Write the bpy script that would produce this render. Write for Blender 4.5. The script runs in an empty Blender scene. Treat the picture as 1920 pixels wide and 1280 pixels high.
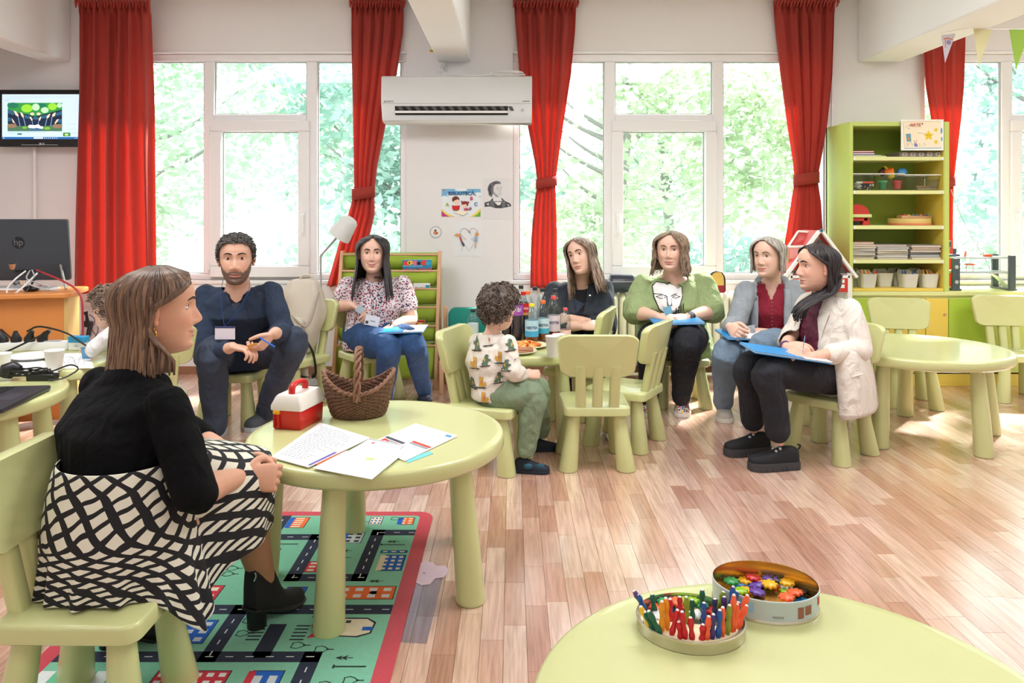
import bpy, bmesh, math, random
import numpy as np
from mathutils import Vector, Matrix, Quaternion, noise
from mathutils.bvhtree import BVHTree
PI = math.pi
random.seed(7)
S = bpy.context.scene
COL = S.collection
F_PX, HOR, CAM_H = 1437.0, 395.0, 1.22          # focal length and horizon measured on the 1920x1280 frame

# ---------------------------------------------------------------- camera, sky, sun, exposure
cd = bpy.data.cameras.new('camera'); cam = bpy.data.objects.new('camera', cd); COL.objects.link(cam)
cd.sensor_width = 36.0; cd.lens = 36.0*F_PX/1920.0; cd.shift_y = -(640.0-HOR)/1920.0
cd.clip_start = 0.05; cd.clip_end = 300
cam.location = (0, 0, CAM_H); cam.rotation_euler = (PI/2, 0, 0)
S.camera = cam
w = bpy.data.worlds.new('sky'); S.world = w; w.use_nodes = True
wn = w.node_tree.nodes; wl = w.node_tree.links
bg = wn['Background']; bg.inputs['Strength'].default_value = 2.4
tc = wn.new('ShaderNodeTexCoord'); gr = wn.new('ShaderNodeSeparateXYZ'); rp = wn.new('ShaderNodeValToRGB')
wl.new(tc.outputs['Generated'], gr.inputs[0]); wl.new(gr.outputs['Z'], rp.inputs[0]); wl.new(rp.outputs[0], bg.inputs[0])
rp.color_ramp.elements[0].color = (0.94, 0.975, 1.0, 1); rp.color_ramp.elements[1].color = (0.80, 0.90, 1.0, 1)
sd = bpy.data.lights.new('sun', 'SUN'); sun = bpy.data.objects.new('sun', sd); COL.objects.link(sun)
sd.energy = 12.0; sd.angle = math.radians(5); sd.color = (1.0, 0.97, 0.92)
sun.rotation_euler = Vector((-0.30, -0.36, -0.44)).to_track_quat('-Z', 'Y').to_euler()
for i, (lx, ly) in enumerate(((-1.9, 3.0), (1.1, 3.0), (4.0, 3.0), (-1.9, 0.4), (1.1, 0.4))):  # unseen area lights added under the ceiling to brighten the room, no fixtures
    ld = bpy.data.lights.new('added_fill_light', 'AREA'); ld.shape = 'RECTANGLE'; ld.size = 1.25; ld.size_y = 1.25; ld.energy = 30 if ly > 1 else 10
    ld.color = (0.95, 0.975, 1.0)
    lo = bpy.data.objects.new('added_fill_light', ld); COL.objects.link(lo); lo.location = (lx, ly, 2.76)
vs = S.view_settings; vs.view_transform = 'Standard'; vs.look = 'None'; vs.gamma = 1.0; vs.exposure = 0.88; vs.use_curve_mapping = False
S.display_settings.display_device = 'sRGB'
S.cycles.transparent_max_bounces = 24

# ---------------------------------------------------------------- helpers
def P(px, py, d): return Vector(((px-960)*d/F_PX, d, CAM_H-(py-HOR)*d/F_PX))
def lin(c):
    c = c/255.0
    return c/12.92 if c <= 0.04045 else ((c+0.055)/1.055)**2.4
def rgb(t): return (lin(t[0]), lin(t[1]), lin(t[2]), 1.0)
MATS = {}
def newmat(name):
    m = bpy.data.materials.new(name); m.use_nodes = True
    return m, m.node_tree.nodes, m.node_tree.links, m.node_tree.nodes['Principled BSDF']
def mat(name, c=None, rough=0.5, metal=0.0, var=0.0, vscale=8.0, bump=0.0, bscale=60.0, spec=None, coat=0.0, sheen=0.0, emit=0.0, trans=0.0, sss=0.0, c2=None):
    """plain procedural material: colour, a little noise variation, optional bump; made once per name"""
    if name in MATS: return MATS[name]
    m, n, l, b = newmat(name)
    b.inputs['Base Color'].default_value = rgb(c); b.inputs['Roughness'].default_value = rough; b.inputs['Metallic'].default_value = metal
    if spec is not None: b.inputs['Specular IOR Level'].default_value = spec
    if coat: b.inputs['Coat Weight'].default_value = coat; b.inputs['Coat Roughness'].default_value = 0.12
    if sheen: b.inputs['Sheen Weight'].default_value = sheen; b.inputs['Sheen Roughness'].default_value = 0.5
    if emit: b.inputs['Emission Color'].default_value = rgb(c); b.inputs['Emission Strength'].default_value = emit
    if sss: b.inputs['Subsurface Weight'].default_value = sss; b.inputs['Subsurface Radius'].default_value = (0.012, 0.005, 0.003)
    t = n.new('ShaderNodeTexCoord')
    if var or c2:
        no = n.new('ShaderNodeTexNoise'); no.inputs['Scale'].default_value = vscale; no.inputs['Detail'].default_value = 4
        l.new(t.outputs['Object'], no.inputs['Vector'])
        mx = n.new('ShaderNodeMix'); mx.data_type = 'RGBA'
        a = rgb(c); bb = rgb(c2) if c2 else tuple(min(1, x*(1+var)) for x in a[:3])+(1,)
        if not c2: a = tuple(x*(1-var) for x in a[:3])+(1,)
        mx.inputs[6].default_value = a; mx.inputs[7].default_value = bb
        l.new(no.outputs['Fac'], mx.inputs[0]); l.new(mx.outputs[2], b.inputs['Base Color'])
    if bump:
        n2 = n.new('ShaderNodeTexNoise'); n2.inputs['Scale'].default_value = bscale; n2.inputs['Detail'].default_value = 3
        bp = n.new('ShaderNodeBump'); bp.inputs['Strength'].default_value = bump; bp.inputs['Distance'].default_value = 0.01
        l.new(t.outputs['Object'], n2.inputs['Vector']); l.new(n2.outputs['Fac'], bp.inputs['Height']); l.new(bp.outputs[0], b.inputs['Normal'])
    if trans:
        tr = n.new('ShaderNodeBsdfTranslucent'); tr.inputs[0].default_value = rgb(c); ms = n.new('ShaderNodeMixShader'); ms.inputs[0].default_value = trans
        l.new(b.outputs[0], ms.inputs[1]); l.new(tr.outputs[0], ms.inputs[2]); l.new(ms.outputs[0], n['Material Output'].inputs[0])
        if var: l.new(mx.outputs[2], tr.inputs[0])
    MATS[name] = m
    return m
def clear(name, c=(255, 255, 255), gloss=0.06, rough=0.03):
    """thin clear sheet: mostly transparent with a weak fresnel reflection"""
    if name in MATS: return MATS[name]
    m, n, l, b = newmat(name); n.remove(b)
    tr = n.new('ShaderNodeBsdfTransparent'); tr.inputs[0].default_value = rgb(c)
    gl = n.new('ShaderNodeBsdfGlossy'); gl.inputs['Roughness'].default_value = rough
    fr = n.new('ShaderNodeLayerWeight'); pw = n.new('ShaderNodeMath'); pw.operation = 'POWER'; pw.inputs[1].default_value = 4.0; l.new(fr.outputs['Facing'], pw.inputs[0])
    ad = n.new('ShaderNodeMath'); ad.operation = 'MULTIPLY_ADD'; ad.inputs[1].default_value = 0.6; ad.inputs[2].default_value = gloss*0.5; ad.use_clamp = True
    ms = n.new('ShaderNodeMixShader'); l.new(pw.outputs[0], ad.inputs[0]); l.new(ad.outputs[0], ms.inputs[0])
    l.new(tr.outputs[0], ms.inputs[1]); l.new(gl.outputs[0], ms.inputs[2]); l.new(ms.outputs[0], n['Material Output'].inputs[0])
    MATS[name] = m
    return m

class MB:
    """collects geometry; build() links it as ONE mesh object"""
    def __init__(s): s.v = []; s.f = []; s.m = []; s.uv = None
    def add(s, vs, fs, mi=0):
        o = len(s.v); s.v.extend([tuple(p) for p in vs]); s.f.extend([tuple(i+o for i in f) for f in fs]); s.m.extend([mi]*len(fs)); return s
    def box(s, x0, x1, y0, y1, z0, z1, mi=0, M=None):
        vs = [(x, y, z) for z in (z0, z1) for y in (y0, y1) for x in (x0, x1)]
        if M is not None: vs = [M @ Vector(p) for p in vs]
        return s.add(vs, [(0, 2, 3, 1), (4, 5, 7, 6), (0, 1, 5, 4), (2, 6, 7, 3), (0, 4, 6, 2), (1, 3, 7, 5)], mi)
    def loft(s, rings, mi=0, caps=True, closed=True, loop=False):
        n = len(rings[0]); vs = [p for r in rings for p in r]; fs = []
        k = len(rings)
        for i in range(k if loop else k-1):
            i2 = (i+1) % k
            for j in range(n if closed else n-1):
                j2 = (j+1) % n
                fs.append((i*n+j, i*n+j2, i2*n+j2, i2*n+j))
        if caps and not loop and closed: fs.append(tuple(range(n))[::-1]); fs.append(tuple(range((k-1)*n, k*n)))
        return s.add(vs, fs, mi)
    def tube(s, pts, r, n=8, mi=0, caps=True, side=None, flat=1.0, loop=False):
        pts = [Vector(p) for p in pts]; k = len(pts)
        if not hasattr(r, '__len__'): r = [r]*k
        rings = []; up = None
        for i in range(k):
            a = pts[(i-1) % k] if loop or i > 0 else pts[i]; b = pts[(i+1) % k] if loop or i < k-1 else pts[i]
            t = (b-a)
            t = t.normalized() if t.length > 1e-9 else Vector((0, 0, 1))
            if up is None:
                up = Vector(side) if side is not None else (Vector((0, 0, 1)) if abs(t.z) < 0.9 else Vector((1, 0, 0)))
            u = up-t*up.dot(t)
            u = u.normalized() if u.length > 1e-6 else t.orthogonal().normalized()
            up = u; v = t.cross(u)
            rr = r[i]; ra, rb = (rr if hasattr(rr, '__len__') else (rr, rr*flat))
            rings.append([pts[i]+u*(ra*math.cos(2*PI*j/n))+v*(rb*math.sin(2*PI*j/n)) for j in range(n)])
        return s.loft(rings, mi, caps, True, loop)
    def lathe(s, prof, n=24, c=(0, 0, 0), mi=0, sx=1.0, sy=1.0, M=None, caps=True):
        rings = [[Vector((c[0]+r*sx*math.cos(2*PI*j/n), c[1]+r*sy*math.sin(2*PI*j/n), c[2]+z)) for j in range(n)] for r, z in prof]
        if M is not None: rings = [[M @ p for p in rg] for rg in rings]
        return s.loft(rings, mi, caps)
    def prism(s, poly, z0, z1, mi=0, M=None):
        r0 = [Vector((x, y, z0)) for x, y in poly]; r1 = [Vector((x, y, z1)) for x, y in poly]
        if M is not None: r0 = [M @ p for p in r0]; r1 = [M @ p for p in r1]
        return s.loft([r0, r1], mi)
    def face(s, poly, M=None, mi=0, z=0.0):
        vs = [Vector((p[0], p[1], p[2] if len(p) > 2 else z)) for p in poly]
        if M is not None: vs = [M @ p for p in vs]
        return s.add(vs, [tuple(range(len(vs)))], mi)
    def ball(s, c, r, n=10, mi=0, M=None):
        rx, ry, rz = r if hasattr(r, '__len__') else (r, r, r)
        k = max(5, n//2+1); rings = []
        for i in range(k):
            th = PI*(0.02+0.96*i/(k-1)); rings.append([Vector((rx*math.sin(th)*math.cos(2*PI*j/n), ry*math.sin(th)*math.sin(2*PI*j/n), -rz*math.cos(th))) for j in range(n)])
        if M is not None: rings = [[M @ p for p in g] for g in rings]
        c = Vector(c)
        return s.loft([[p+c for p in g] for g in rings], mi)
    def grid(s, pts, mi=0, uv=None, wrap=False):
        """pts[i][j] surface"""
        a = len(pts); b = len(pts[0]); fs = []
        for i in range(a-1):
            for j in range(b if wrap else b-1):
                j2 = (j+1) % b; fs.append((i*b+j, i*b+j2, (i+1)*b+j2, (i+1)*b+j))
        return s.add([p for r in pts for p in r], fs, mi)
    def build(s, name, mats, parent=None, loc=None, rz=0.0, bevel=0.0, seg=2, smooth=True, angle=40, solid=0.0, subs=0):
        me = bpy.data.meshes.new(name); me.from_pydata(s.v, [], s.f)
        if not isinstance(mats, (list, tuple)): mats = [mats]
        for m in mats: me.materials.append(m)
        if len(mats) > 1: me.polygons.foreach_set('material_index', s.m)
        bm = bmesh.new(); bm.from_mesh(me); bmesh.ops.recalc_face_normals(bm, faces=bm.faces); bm.to_mesh(me); bm.free()
        return link(name, me, parent, loc, rz, bevel, seg, smooth, angle, solid, subs)
def link(name, me, parent=None, loc=None, rz=0.0, bevel=0.0, seg=2, smooth=True, angle=40, solid=0.0, subs=0):
    if smooth:
        me.shade_smooth()
        if angle < 180: me.set_sharp_from_angle(angle=math.radians(angle))
    me.update()
    o = bpy.data.objects.new(name, me); COL.objects.link(o)
    if parent is not None: o.parent = parent
    if loc is not None: o.location = loc
    o.rotation_euler = (0, 0, rz)
    if solid: md = o.modifiers.new('solid', 'SOLIDIFY'); md.thickness = solid; md.offset = 0
    if bevel:
        md = o.modifiers.new('bevel', 'BEVEL'); md.width = bevel; md.segments = seg; md.limit_method = 'ANGLE'; md.angle_limit = math.radians(35)
        md.harden_normals = False
    if subs: md = o.modifiers.new('subs', 'SUBSURF'); md.levels = subs; md.render_levels = subs
    return o
def thing(name, label, cat, loc=(0, 0, 0), rz=0.0, group=None):
    o = bpy.data.objects.new(name, None); COL.objects.link(o); o.location = loc; o.rotation_euler = (0, 0, rz); o.empty_display_size = 0.05
    return tag(o, label, cat, group)
def tag(o, label=None, cat=None, group=None, kind=None):
    if label: o['label'] = label
    if cat: o['category'] = cat
    if group: o['group'] = group
    if kind: o['kind'] = kind
    return o
def dup(root, loc, rz, label, group=None):
    def cp(o, par):
        c = o.copy(); COL.objects.link(c)
        if par is not None: c.parent = par
        for ch in [x for x in o.children]: cp(ch, c)
        return c
    r = cp(root, None); r.location = loc; r.rotation_euler = (0, 0, rz); r['label'] = label
    if group: r['group'] = group
    return r
def rrect(w, h, r, n=5, x=0.0, y=0.0):
    pts = []
    for cx, cy, a0 in ((w/2-r, h/2-r, 0), (-w/2+r, h/2-r, PI/2), (-w/2+r, -h/2+r, PI), (w/2-r, -h/2+r, 1.5*PI)):
        pts += [(x+cx+r*math.cos(a0+PI/2*i/n), y+cy+r*math.sin(a0+PI/2*i/n)) for i in range(n+1)]
    return pts
def disc(r, n=24, x=0.0, y=0.0, ry=None): return [(x+r*math.cos(2*PI*i/n), y+(ry or r)*math.sin(2*PI*i/n)) for i in range(n)]
def catmull(pts, n=8):
    pts = [Vector(p) for p in pts]; q = [pts[0]*2-pts[1]]+pts+[pts[-1]*2-pts[-2]]; out = []
    for i in range(1, len(q)-2):
        for k in range(n):
            t = k/n; a, b, c, d = q[i-1], q[i], q[i+1], q[i+2]
            out.append(0.5*((2*b)+(c-a)*t+(2*a-5*b+4*c-d)*t*t+(3*b-a-3*c+d)*t**3))
    out.append(pts[-1]); return out
def text(body, size, name, m, parent, M, ext=0.0004, align='CENTER', bold=0.0):
    """lettering turned into a flat mesh; M places its plane"""
    cu = bpy.data.curves.new(name, 'FONT'); cu.body = body; cu.size = size; cu.extrude = ext; cu.align_x = align; cu.align_y = 'CENTER'; cu.offset = bold
    o = bpy.data.objects.new(name, cu); COL.objects.link(o)
    me = bpy.data.meshes.new_from_object(o.evaluated_get(bpy.context.evaluated_depsgraph_get()))
    bpy.data.objects.remove(o); me.transform(M); me.materials.clear(); me.materials.append(m)
    return link(name, me, parent, smooth=False)
def frame(o, x, y):
    """matrix with columns x, y, x cross y at origin o"""
    x = Vector(x).normalized(); z = x.cross(Vector(y)).normalized(); y = z.cross(x)
    return Matrix(((x.x, y.x, z.x, o[0]), (x.y, y.y, z.y, o[1]), (x.z, y.z, z.z, o[2]), (0, 0, 0, 1)))
WALLM = lambda o: frame(o, (1, 0, 0), (0, 0, 1))      # upright sheet that faces the camera side (-Y)

# ---------------------------------------------------------------- shared materials
LIME = mat('lime_plastic', (205, 208, 146), 0.34, coat=0.5, var=0.03, vscale=3, bump=0.05, bscale=400)
WHITE_WALL = mat('white_paint', (238, 236, 236), 0.85, var=0.012, vscale=1.5, bump=0.06, bscale=90)
CEIL = mat('ceiling_paint', (243, 243, 243), 0.9, var=0.01)
PVC = mat('white_window_plastic', (242, 242, 243), 0.3, var=0.01)
GLASS = clear('window_glass', (250, 253, 252), 0.05)
BLACK = mat('black_plastic', (24, 24, 26), 0.4, var=0.05)
WHITE = mat('white_plastic', (240, 240, 238), 0.4, var=0.02)
PAPER = mat('white_paper', (244, 243, 243), 0.7, var=0.015)
BEECH = mat('beech_wood', (222, 178, 136), 0.45, c2=(205, 158, 116), vscale=9, bump=0.05)
CHROME = mat('chrome', (215, 215, 215), 0.15, 1.0, var=0.02)
GREY = mat('grey_plastic', (180, 182, 184), 0.45, var=0.03)

# ---------------------------------------------------------------- room shell
WY = 5.75
WX = lambda px: (px-960)*WY/F_PX
WZ = lambda py: CAM_H-(py-HOR)*WY/F_PX
SILL, LINTEL = WZ(525), WZ(95)
WIN = [(WX(212), WX(762)), (WX(962), WX(1562)), (WX(1727), WX(2320))]
mb = MB(); x = -4.25
for a, b in WIN:
    mb.box(x, a, WY, WY+0.3, 0, 2.8); mb.box(a, b, WY, WY+0.3, 0, SILL); mb.box(a, b, WY, WY+0.3, LINTEL, 2.8); x = b
mb.box(x, 6.2, WY, WY+0.3, 0, 2.8)
tag(mb.build('wall_back', WHITE_WALL, smooth=False), kind='structure')
LWX = -4.05
tag(MB().box(6.2, 6.4, -0.7, WY, 0, 2.8).build('wall_right', WHITE_WALL, smooth=False), kind='structure')
tag(MB().box(-4.25, 6.4, -0.9, -0.7, 0, 2.8).build('wall_front', WHITE_WALL, smooth=False), kind='structure')
tag(MB().box(LWX-0.2, LWX, -0.7, WY, 0, 2.8).build('wall_left', WHITE_WALL, smooth=False), kind='structure')
tag(MB().box(-4.25, 6.4, -0.9, WY+0.3, 2.8, 2.95).build('ceiling', CEIL, smooth=False), kind='structure')
for i, (a, b) in enumerate(((-3.52, -3.31), (WX(821), WX(882)), (WX(1608), WX(1690)))):
    tag(MB().box(a, b, -0.7, WY, 2.335, 2.8).build('ceiling_beam', CEIL, bevel=0.012), 'white painted ceiling beam', kind='structure')
# windows: fixed lights either side of a two-part middle bay (fixed top light, opening sash below)
def window(i, a, b, cuts):
    """cuts: pixel columns of the two mullions on the inner wall plane"""
    root = MB()
    y0, y1 = WY+0.03, WY+0.09; t = 0.035
    root.box(a, b, y0, y1, SILL, SILL+0.045); root.box(a, b, y0, y1, LINTEL-0.075, LINTEL-0.02)
    root.box(a, a+0.045, y0, y1, SILL+0.045, LINTEL-0.075); root.box(b-0.045, b, y0, y1, SILL+0.045, LINTEL-0.075)
    root.box(a, b, WY-0.005, y1, LINTEL-0.02, LINTEL)
    m1, m2 = WX(cuts[0]), WX(cuts[1])
    for m in (m1, m2): root.box(m-0.04, m+0.04, y0-0.004, y1-0.002, SILL+0.045, LINTEL-0.075)
    zt = WZ(221)
    root.box(m1+0.04, m2-0.04, y0-0.003, y1, zt-0.03, zt+0.03)
    wn_ = tag(root.build('window_%d' % (i+1), PVC, bevel=0.006), 'white plastic window frame with two mullions', kind='structure')
    sa = MB(); x0, x1, z0, z1 = m1+0.015, m2-0.015, SILL+0.02, zt-0.015; yy = y0-0.03
    sw = 0.085
    sa.box(x0, x1, yy, y0+0.03, z0, z0+sw); sa.box(x0, x1, yy, y0+0.03, z1-sw, z1); sa.box(x0, x0+sw, yy, y0+0.03, z0+sw, z1-sw); sa.box(x1-sw, x1, yy, y0+0.03, z0+sw, z1-sw)
    so = sa.build('sash', PVC, wn_, bevel=0.008)
    hx = x1-0.042 if i == 0 else x0+0.042
    hm = MB(); hm.box(hx-0.014, hx+0.014, yy-0.012, yy, 1.13, 1.21); hm.tube([(hx, yy-0.01, 1.19), (hx, yy-0.045, 1.19), (hx, yy-0.048, 1.165), (hx, yy-0.046, 1.06)], 0.011, 8)
    hm.build('window_handle', WHITE, wn_)
    for (u0, u1, v0, v1) in ((a+0.045, m1-0.04, SILL+0.045, LINTEL-0.075), (m2+0.04, b-0.045, SILL+0.045, LINTEL-0.075), (m1+0.04, m2-0.04, zt+0.03, LINTEL-0.075), (x0+sw, x1-sw, z0+sw, z1-sw)):
        MB().box(u0-0.01, u1+0.01, y0+0.03, y0+0.036, v0-0.01, v1+0.01).build('pane', GLASS, wn_, smooth=False)
        g = MB(); q = 0.008
        for bx in ((u0, u1, v0, v0+q), (u0, u1, v1-q, v1), (u0, u0+q, v0+q, v1-q), (u1-q, u1, v0+q, v1-q)): g.box(bx[0], bx[1], y0+0.016, y0+0.034, bx[2], bx[3])
        g.build('gasket', GREY, wn_, smooth=False)
    hi = MB(); hxx = x0-0.004 if i == 0 else x1+0.004
    for zz in (z1-0.08, z0+0.09): hi.tube([(hxx, yy-0.008, zz-0.03), (hxx, yy-0.008, zz+0.03)], 0.008, 8)
    hi.build('hinge', WHITE, wn_)
window(0, WIN[0][0], WIN[0][1], (389, 583)); window(1, WIN[1][0], WIN[1][1], (1144, 1348)); window(2, WIN[2][0], WIN[2][1], (1893, 2110))
for i, (a, b) in enumerate(WIN):
    tag(MB().box(a-0.03, b+0.03, WY-0.012, WY+0.03, SILL-0.03, SILL).build('window_sill', WHITE, bevel=0.006), 'white window sill', kind='structure')
bbm = mat('baseboard_wood', (150, 110, 84), 0.5, var=0.06)
tag(MB().box(LWX, 6.2, WY-0.015, WY, 0, 0.055).build('baseboard_back', bbm, bevel=0.003), kind='structure')

# floor: a laminate of narrow strips laid along the depth of the room
def wood_mat(name, attr):
    m, n, l, b = newmat(name)
    t = n.new('ShaderNodeTexCoord'); mp = n.new('ShaderNodeMapping'); mp.inputs['Scale'].default_value = (1, 0.06, 1)
    l.new(t.outputs['Object'], mp.inputs[0])
    no = n.new('ShaderNodeTexNoise'); no.inputs['Scale'].default_value = 90; no.inputs['Detail'].default_value = 5; no.inputs['Distortion'].default_value = 0.6
    l.new(mp.outputs[0], no.inputs['Vector'])
    at = n.new('ShaderNodeAttribute'); at.attribute_name = 'tint'
    mx = n.new('ShaderNodeMix'); mx.data_type = 'RGBA'; mx.blend_type = 'MULTIPLY'; mx.inputs[0].default_value = 1.0
    cr = n.new('ShaderNodeValToRGB'); cr.color_ramp.elements[0].color = (0.74, 0.70, 0.67, 1); cr.color_ramp.elements[0].position = 0.3
    cr.color_ramp.elements[1].color = (1.06, 1.06, 1.06, 1); cr.color_ramp.elements[1].position = 0.62
    l.new(no.outputs['Fac'], cr.inputs[0]); l.new(at.outputs['Color'], mx.inputs[6]); l.new(cr.outputs[0], mx.inputs[7]); l.new(mx.outputs[2], b.inputs['Base Color'])
    b.inputs['Roughness'].default_value = 0.26; b.inputs['Specular IOR Level'].default_value = 0.6; b.inputs['Coat Weight'].default_value = 1.0; b.inputs['Coat IOR'].default_value = 1.8; b.inputs['Coat Roughness'].default_value = 0.2
    bp = n.new('ShaderNodeBump'); bp.inputs['Strength'].default_value = 0.02; bp.inputs['Distance'].default_value = 0.01
    l.new(no.outputs['Fac'], bp.inputs['Height']); l.new(bp.outputs[0], b.inputs['Normal'])
    return m
FLOORM = wood_mat('laminate_strips', 'tint')
fl = tag(MB().box(LWX, 6.2, -0.7, WY, -0.06, -0.004).build('floor', mat('floor_core', (190, 150, 128), 0.6, var=0.05), smooth=False), kind='structure')
tones = [(208, 164, 142), (218, 180, 160), (198, 150, 128), (224, 190, 170), (210, 168, 148), (190, 142, 120), (220, 184, 166), (202, 158, 136)]
rf = random.Random(3); strips = []
sw = 0.066; nx = int((6.2-LWX)/sw)
for i in range(nx):
    x0 = LWX+i*sw; y = 0.9-rf.random()*0.5
    while y < WY:
        L = rf.choice((0.26, 0.34, 0.42, 0.5)); y1 = min(y+L, WY)
        strips.append((x0, y, x0+sw, y1)); y = y1
def area_px(s):
    yc = max(s[1], 1.0); xc = (s[0]+s[2])/2; px = 960+xc*F_PX/yc; py = HOR+CAM_H*F_PX/yc
    return (s[3]-s[1])/yc**3 if -60 < px < 1980 and py < 1330 else 0
strips.sort(key=area_px, reverse=True)
def plank_mesh(name, ss):
    v = []; f = []; cc = []
    for (x0, y0, x1, y1) in ss:
        g = 0.0001; e = 0.0005; o = len(v)
        v += [(x0+g, y0+g, -0.004), (x1-g, y0+g, -0.004), (x1-g, y1-g, -0.004), (x0+g, y1-g, -0.004), (x0+g+e, y0+g+e, 0), (x1-g-e, y0+g+e, 0), (x1-g-e, y1-g-e, 0), (x0+g+e, y1-g-e, 0)]
        f += [(o+4, o+5, o+6, o+7), (o, o+1, o+5, o+4), (o+1, o+2, o+6, o+5), (o+2, o+3, o+7, o+6), (o+3, o, o+4, o+7)]
        t = rf.choice(tones); k = rf.uniform(0.93, 1.05); c = tuple(lin(q)*k for q in t)+(1,)
        cc += list(c)*20
    me = bpy.data.meshes.new(name); me.from_pydata(v, [], f); me.materials.append(FLOORM)
    a = me.color_attributes.new('tint', 'FLOAT_COLOR', 'CORNER'); a.data.foreach_set('color', cc)
    return me
for s_ in strips[:300]: link('plank', plank_mesh('plank', [s_]), fl, smooth=False)
tag(link('plank_rest', plank_mesh('plank_rest', strips[300:]), fl, smooth=False), kind='stuff')
# ---------------------------------------------------------------- outside: pale yard and trees
tag(MB().box(-40, 45, WY+0.4, 60, -0.75, -0.7).build('ground', mat('pale_yard', (176, 180, 172), 0.9, var=0.06, vscale=0.6), smooth=False), kind='structure')
LEAF = [mat('leaf_green_%d' % i, c, 0.6, var=0.2, vscale=2, trans=0.5) for i, c in enumerate(((174, 196, 172), (166, 192, 172), (186, 202, 172), (158, 188, 176)))]
BARK = mat('bark', (140, 138, 134), 0.9, var=0.25, vscale=6, bump=0.4, bscale=25)
def tree(loc, h, cr, seed, label, lm, n=5200, lean=0.0):
    r = random.Random(seed); t = thing('tree', label, 'tree', loc, 0, 'trees outside the windows')
    m = MB(); top = Vector((lean, 0, h*0.62)); pts = catmull([(0, 0, 0), (lean*0.3, 0.05, h*0.25), top, (lean*1.2, 0, h*0.9)], 5)
    m.tube(pts, [0.16*h/6*(1-0.75*i/(len(pts)-1)) for i in range(len(pts))], 8)
    for k in range(7):
        a = r.uniform(0, 2*PI); z = h*r.uniform(0.35, 0.7); L = cr*r.uniform(0.6, 0.95); b = Vector((lean*z/h, 0, z))
        m.tube(catmull([b, b+Vector((math.cos(a)*L*0.5, math.sin(a)*L*0.5, L*0.25)), b+Vector((math.cos(a)*L, math.sin(a)*L, L*0.65))], 4), [0.05, 0.045, 0.04, 0.034, 0.028, 0.022, 0.016, 0.012, 0.008], 6)
    m.build('trunk', BARK, t)
    m = MB(); bl = [(Vector((lean+r.gauss(0, cr*0.5), r.gauss(0, cr*0.4), h*r.uniform(0.30, 1.0))), cr*r.uniform(0.28, 0.5)) for _ in range(34)]
    for _ in range(n):
        c, rad = r.choice(bl); d = Vector((r.gauss(0, 1), r.gauss(0, 1), r.gauss(0, 1))).normalized()*rad*r.random()**0.45
        p = c+d; u = Vector((r.gauss(0, 1), r.gauss(0, 1), r.gauss(0, 0.6))).normalized(); v = u.cross(Vector((r.gauss(0, 1), r.gauss(0, 1), 1)).normalized()).normalized()
        s_ = r.uniform(0.06, 0.12)
        m.add([p-u*s_, p-v*s_*0.5+u*s_*0.1, p+u*s_, p+v*s_*0.5+u*s_*0.1], [(0, 1, 2, 3)])
    tag(m.build('crown', lm, t, smooth=False), kind='stuff')
TREES = [(-5.6, 11.5, 5.0, 2.0, 'bushy tree outside the window behind the untied red curtain', 0, 0), (-3.2, 15.5, 5.6, 2.2, 'tall pale tree outside, seen through the middle of the window behind the bearded man', 1, 0.3),
         (-1.5, 11.5, 4.9, 1.7, 'leafy tree outside, seen beside the tied curtain over the sling bookcase', 3, 0), (1.6, 12, 5.0, 1.9, 'pale tree outside the window with bare lower boughs, behind the dark jacketed woman', 2, 0.2),
         (3.4, 16, 5.8, 2.3, 'broad tree outside, seen behind the window sash over the green shirted woman', 0, -0.3), (4.7, 11.5, 5.0, 1.6, 'slim trunked tree outside close to the curtain behind the dollhouse', 2, 0.25),
         (8.4, 12, 5.0, 2.1, 'leafy tree outside the window behind the toy garage', 3, 0)]
for i, (x, y, h, c, lb, k, ln) in enumerate(TREES): tree((x, y, -0.7), h, c, 40+i, lb, LEAF[k], lean=ln)
# low shrubs along the yard
def shrub(loc, r0, seed, label):
    r = random.Random(seed); t = thing('shrub', label, 'shrub', loc, 0, 'shrubs outside the windows')
    m = MB()
    for k in range(9): a = r.uniform(0, 6.28); m.tube([(0, 0, 0), (math.cos(a)*r0*0.3, math.sin(a)*r0*0.3, r0*0.7), (math.cos(a)*r0*0.6, math.sin(a)*r0*0.6, r0*1.3)], [0.025, 0.018, 0.006], 5)
    m.build('stem', BARK, t)
    m = MB()
    for _ in range(1500):
        d = Vector((r.gauss(0, 1), r.gauss(0, 1), r.gauss(0, 1))).normalized(); rad = r.random()**0.4; p = Vector((d.x*r0*rad, d.y*r0*rad*0.8, r0*0.95+d.z*r0*0.9*rad))
        u = Vector((r.gauss(0, 1), r.gauss(0, 1), r.gauss(0, 1))).normalized(); v = u.orthogonal().normalized(); s_ = r.uniform(0.05, 0.09)
        m.add([p-u*s_, p-v*s_*0.5, p+u*s_, p+v*s_*0.5], [(0, 1, 2, 3)])
    tag(m.build('foliage', LEAF[seed % 4], t, smooth=False), kind='stuff')
for i, (x, y, r0, lb) in enumerate(((-4.7, 8.3, 1.0, 'low shrub outside the window behind the woman in black'), (-1.75, 8.6, 1.1, 'low shrub outside behind the floor lamp'), (0.9, 9.2, 1.0, 'low shrub outside behind the dark jacketed woman'), (2.7, 9.6, 0.9, 'low shrub outside behind the woman in the grey cardigan'), (5.9, 9.0, 1.0, 'low shrub outside behind the toy garage'))):
    shrub((x, y, -0.7), r0, i, lb)

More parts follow.
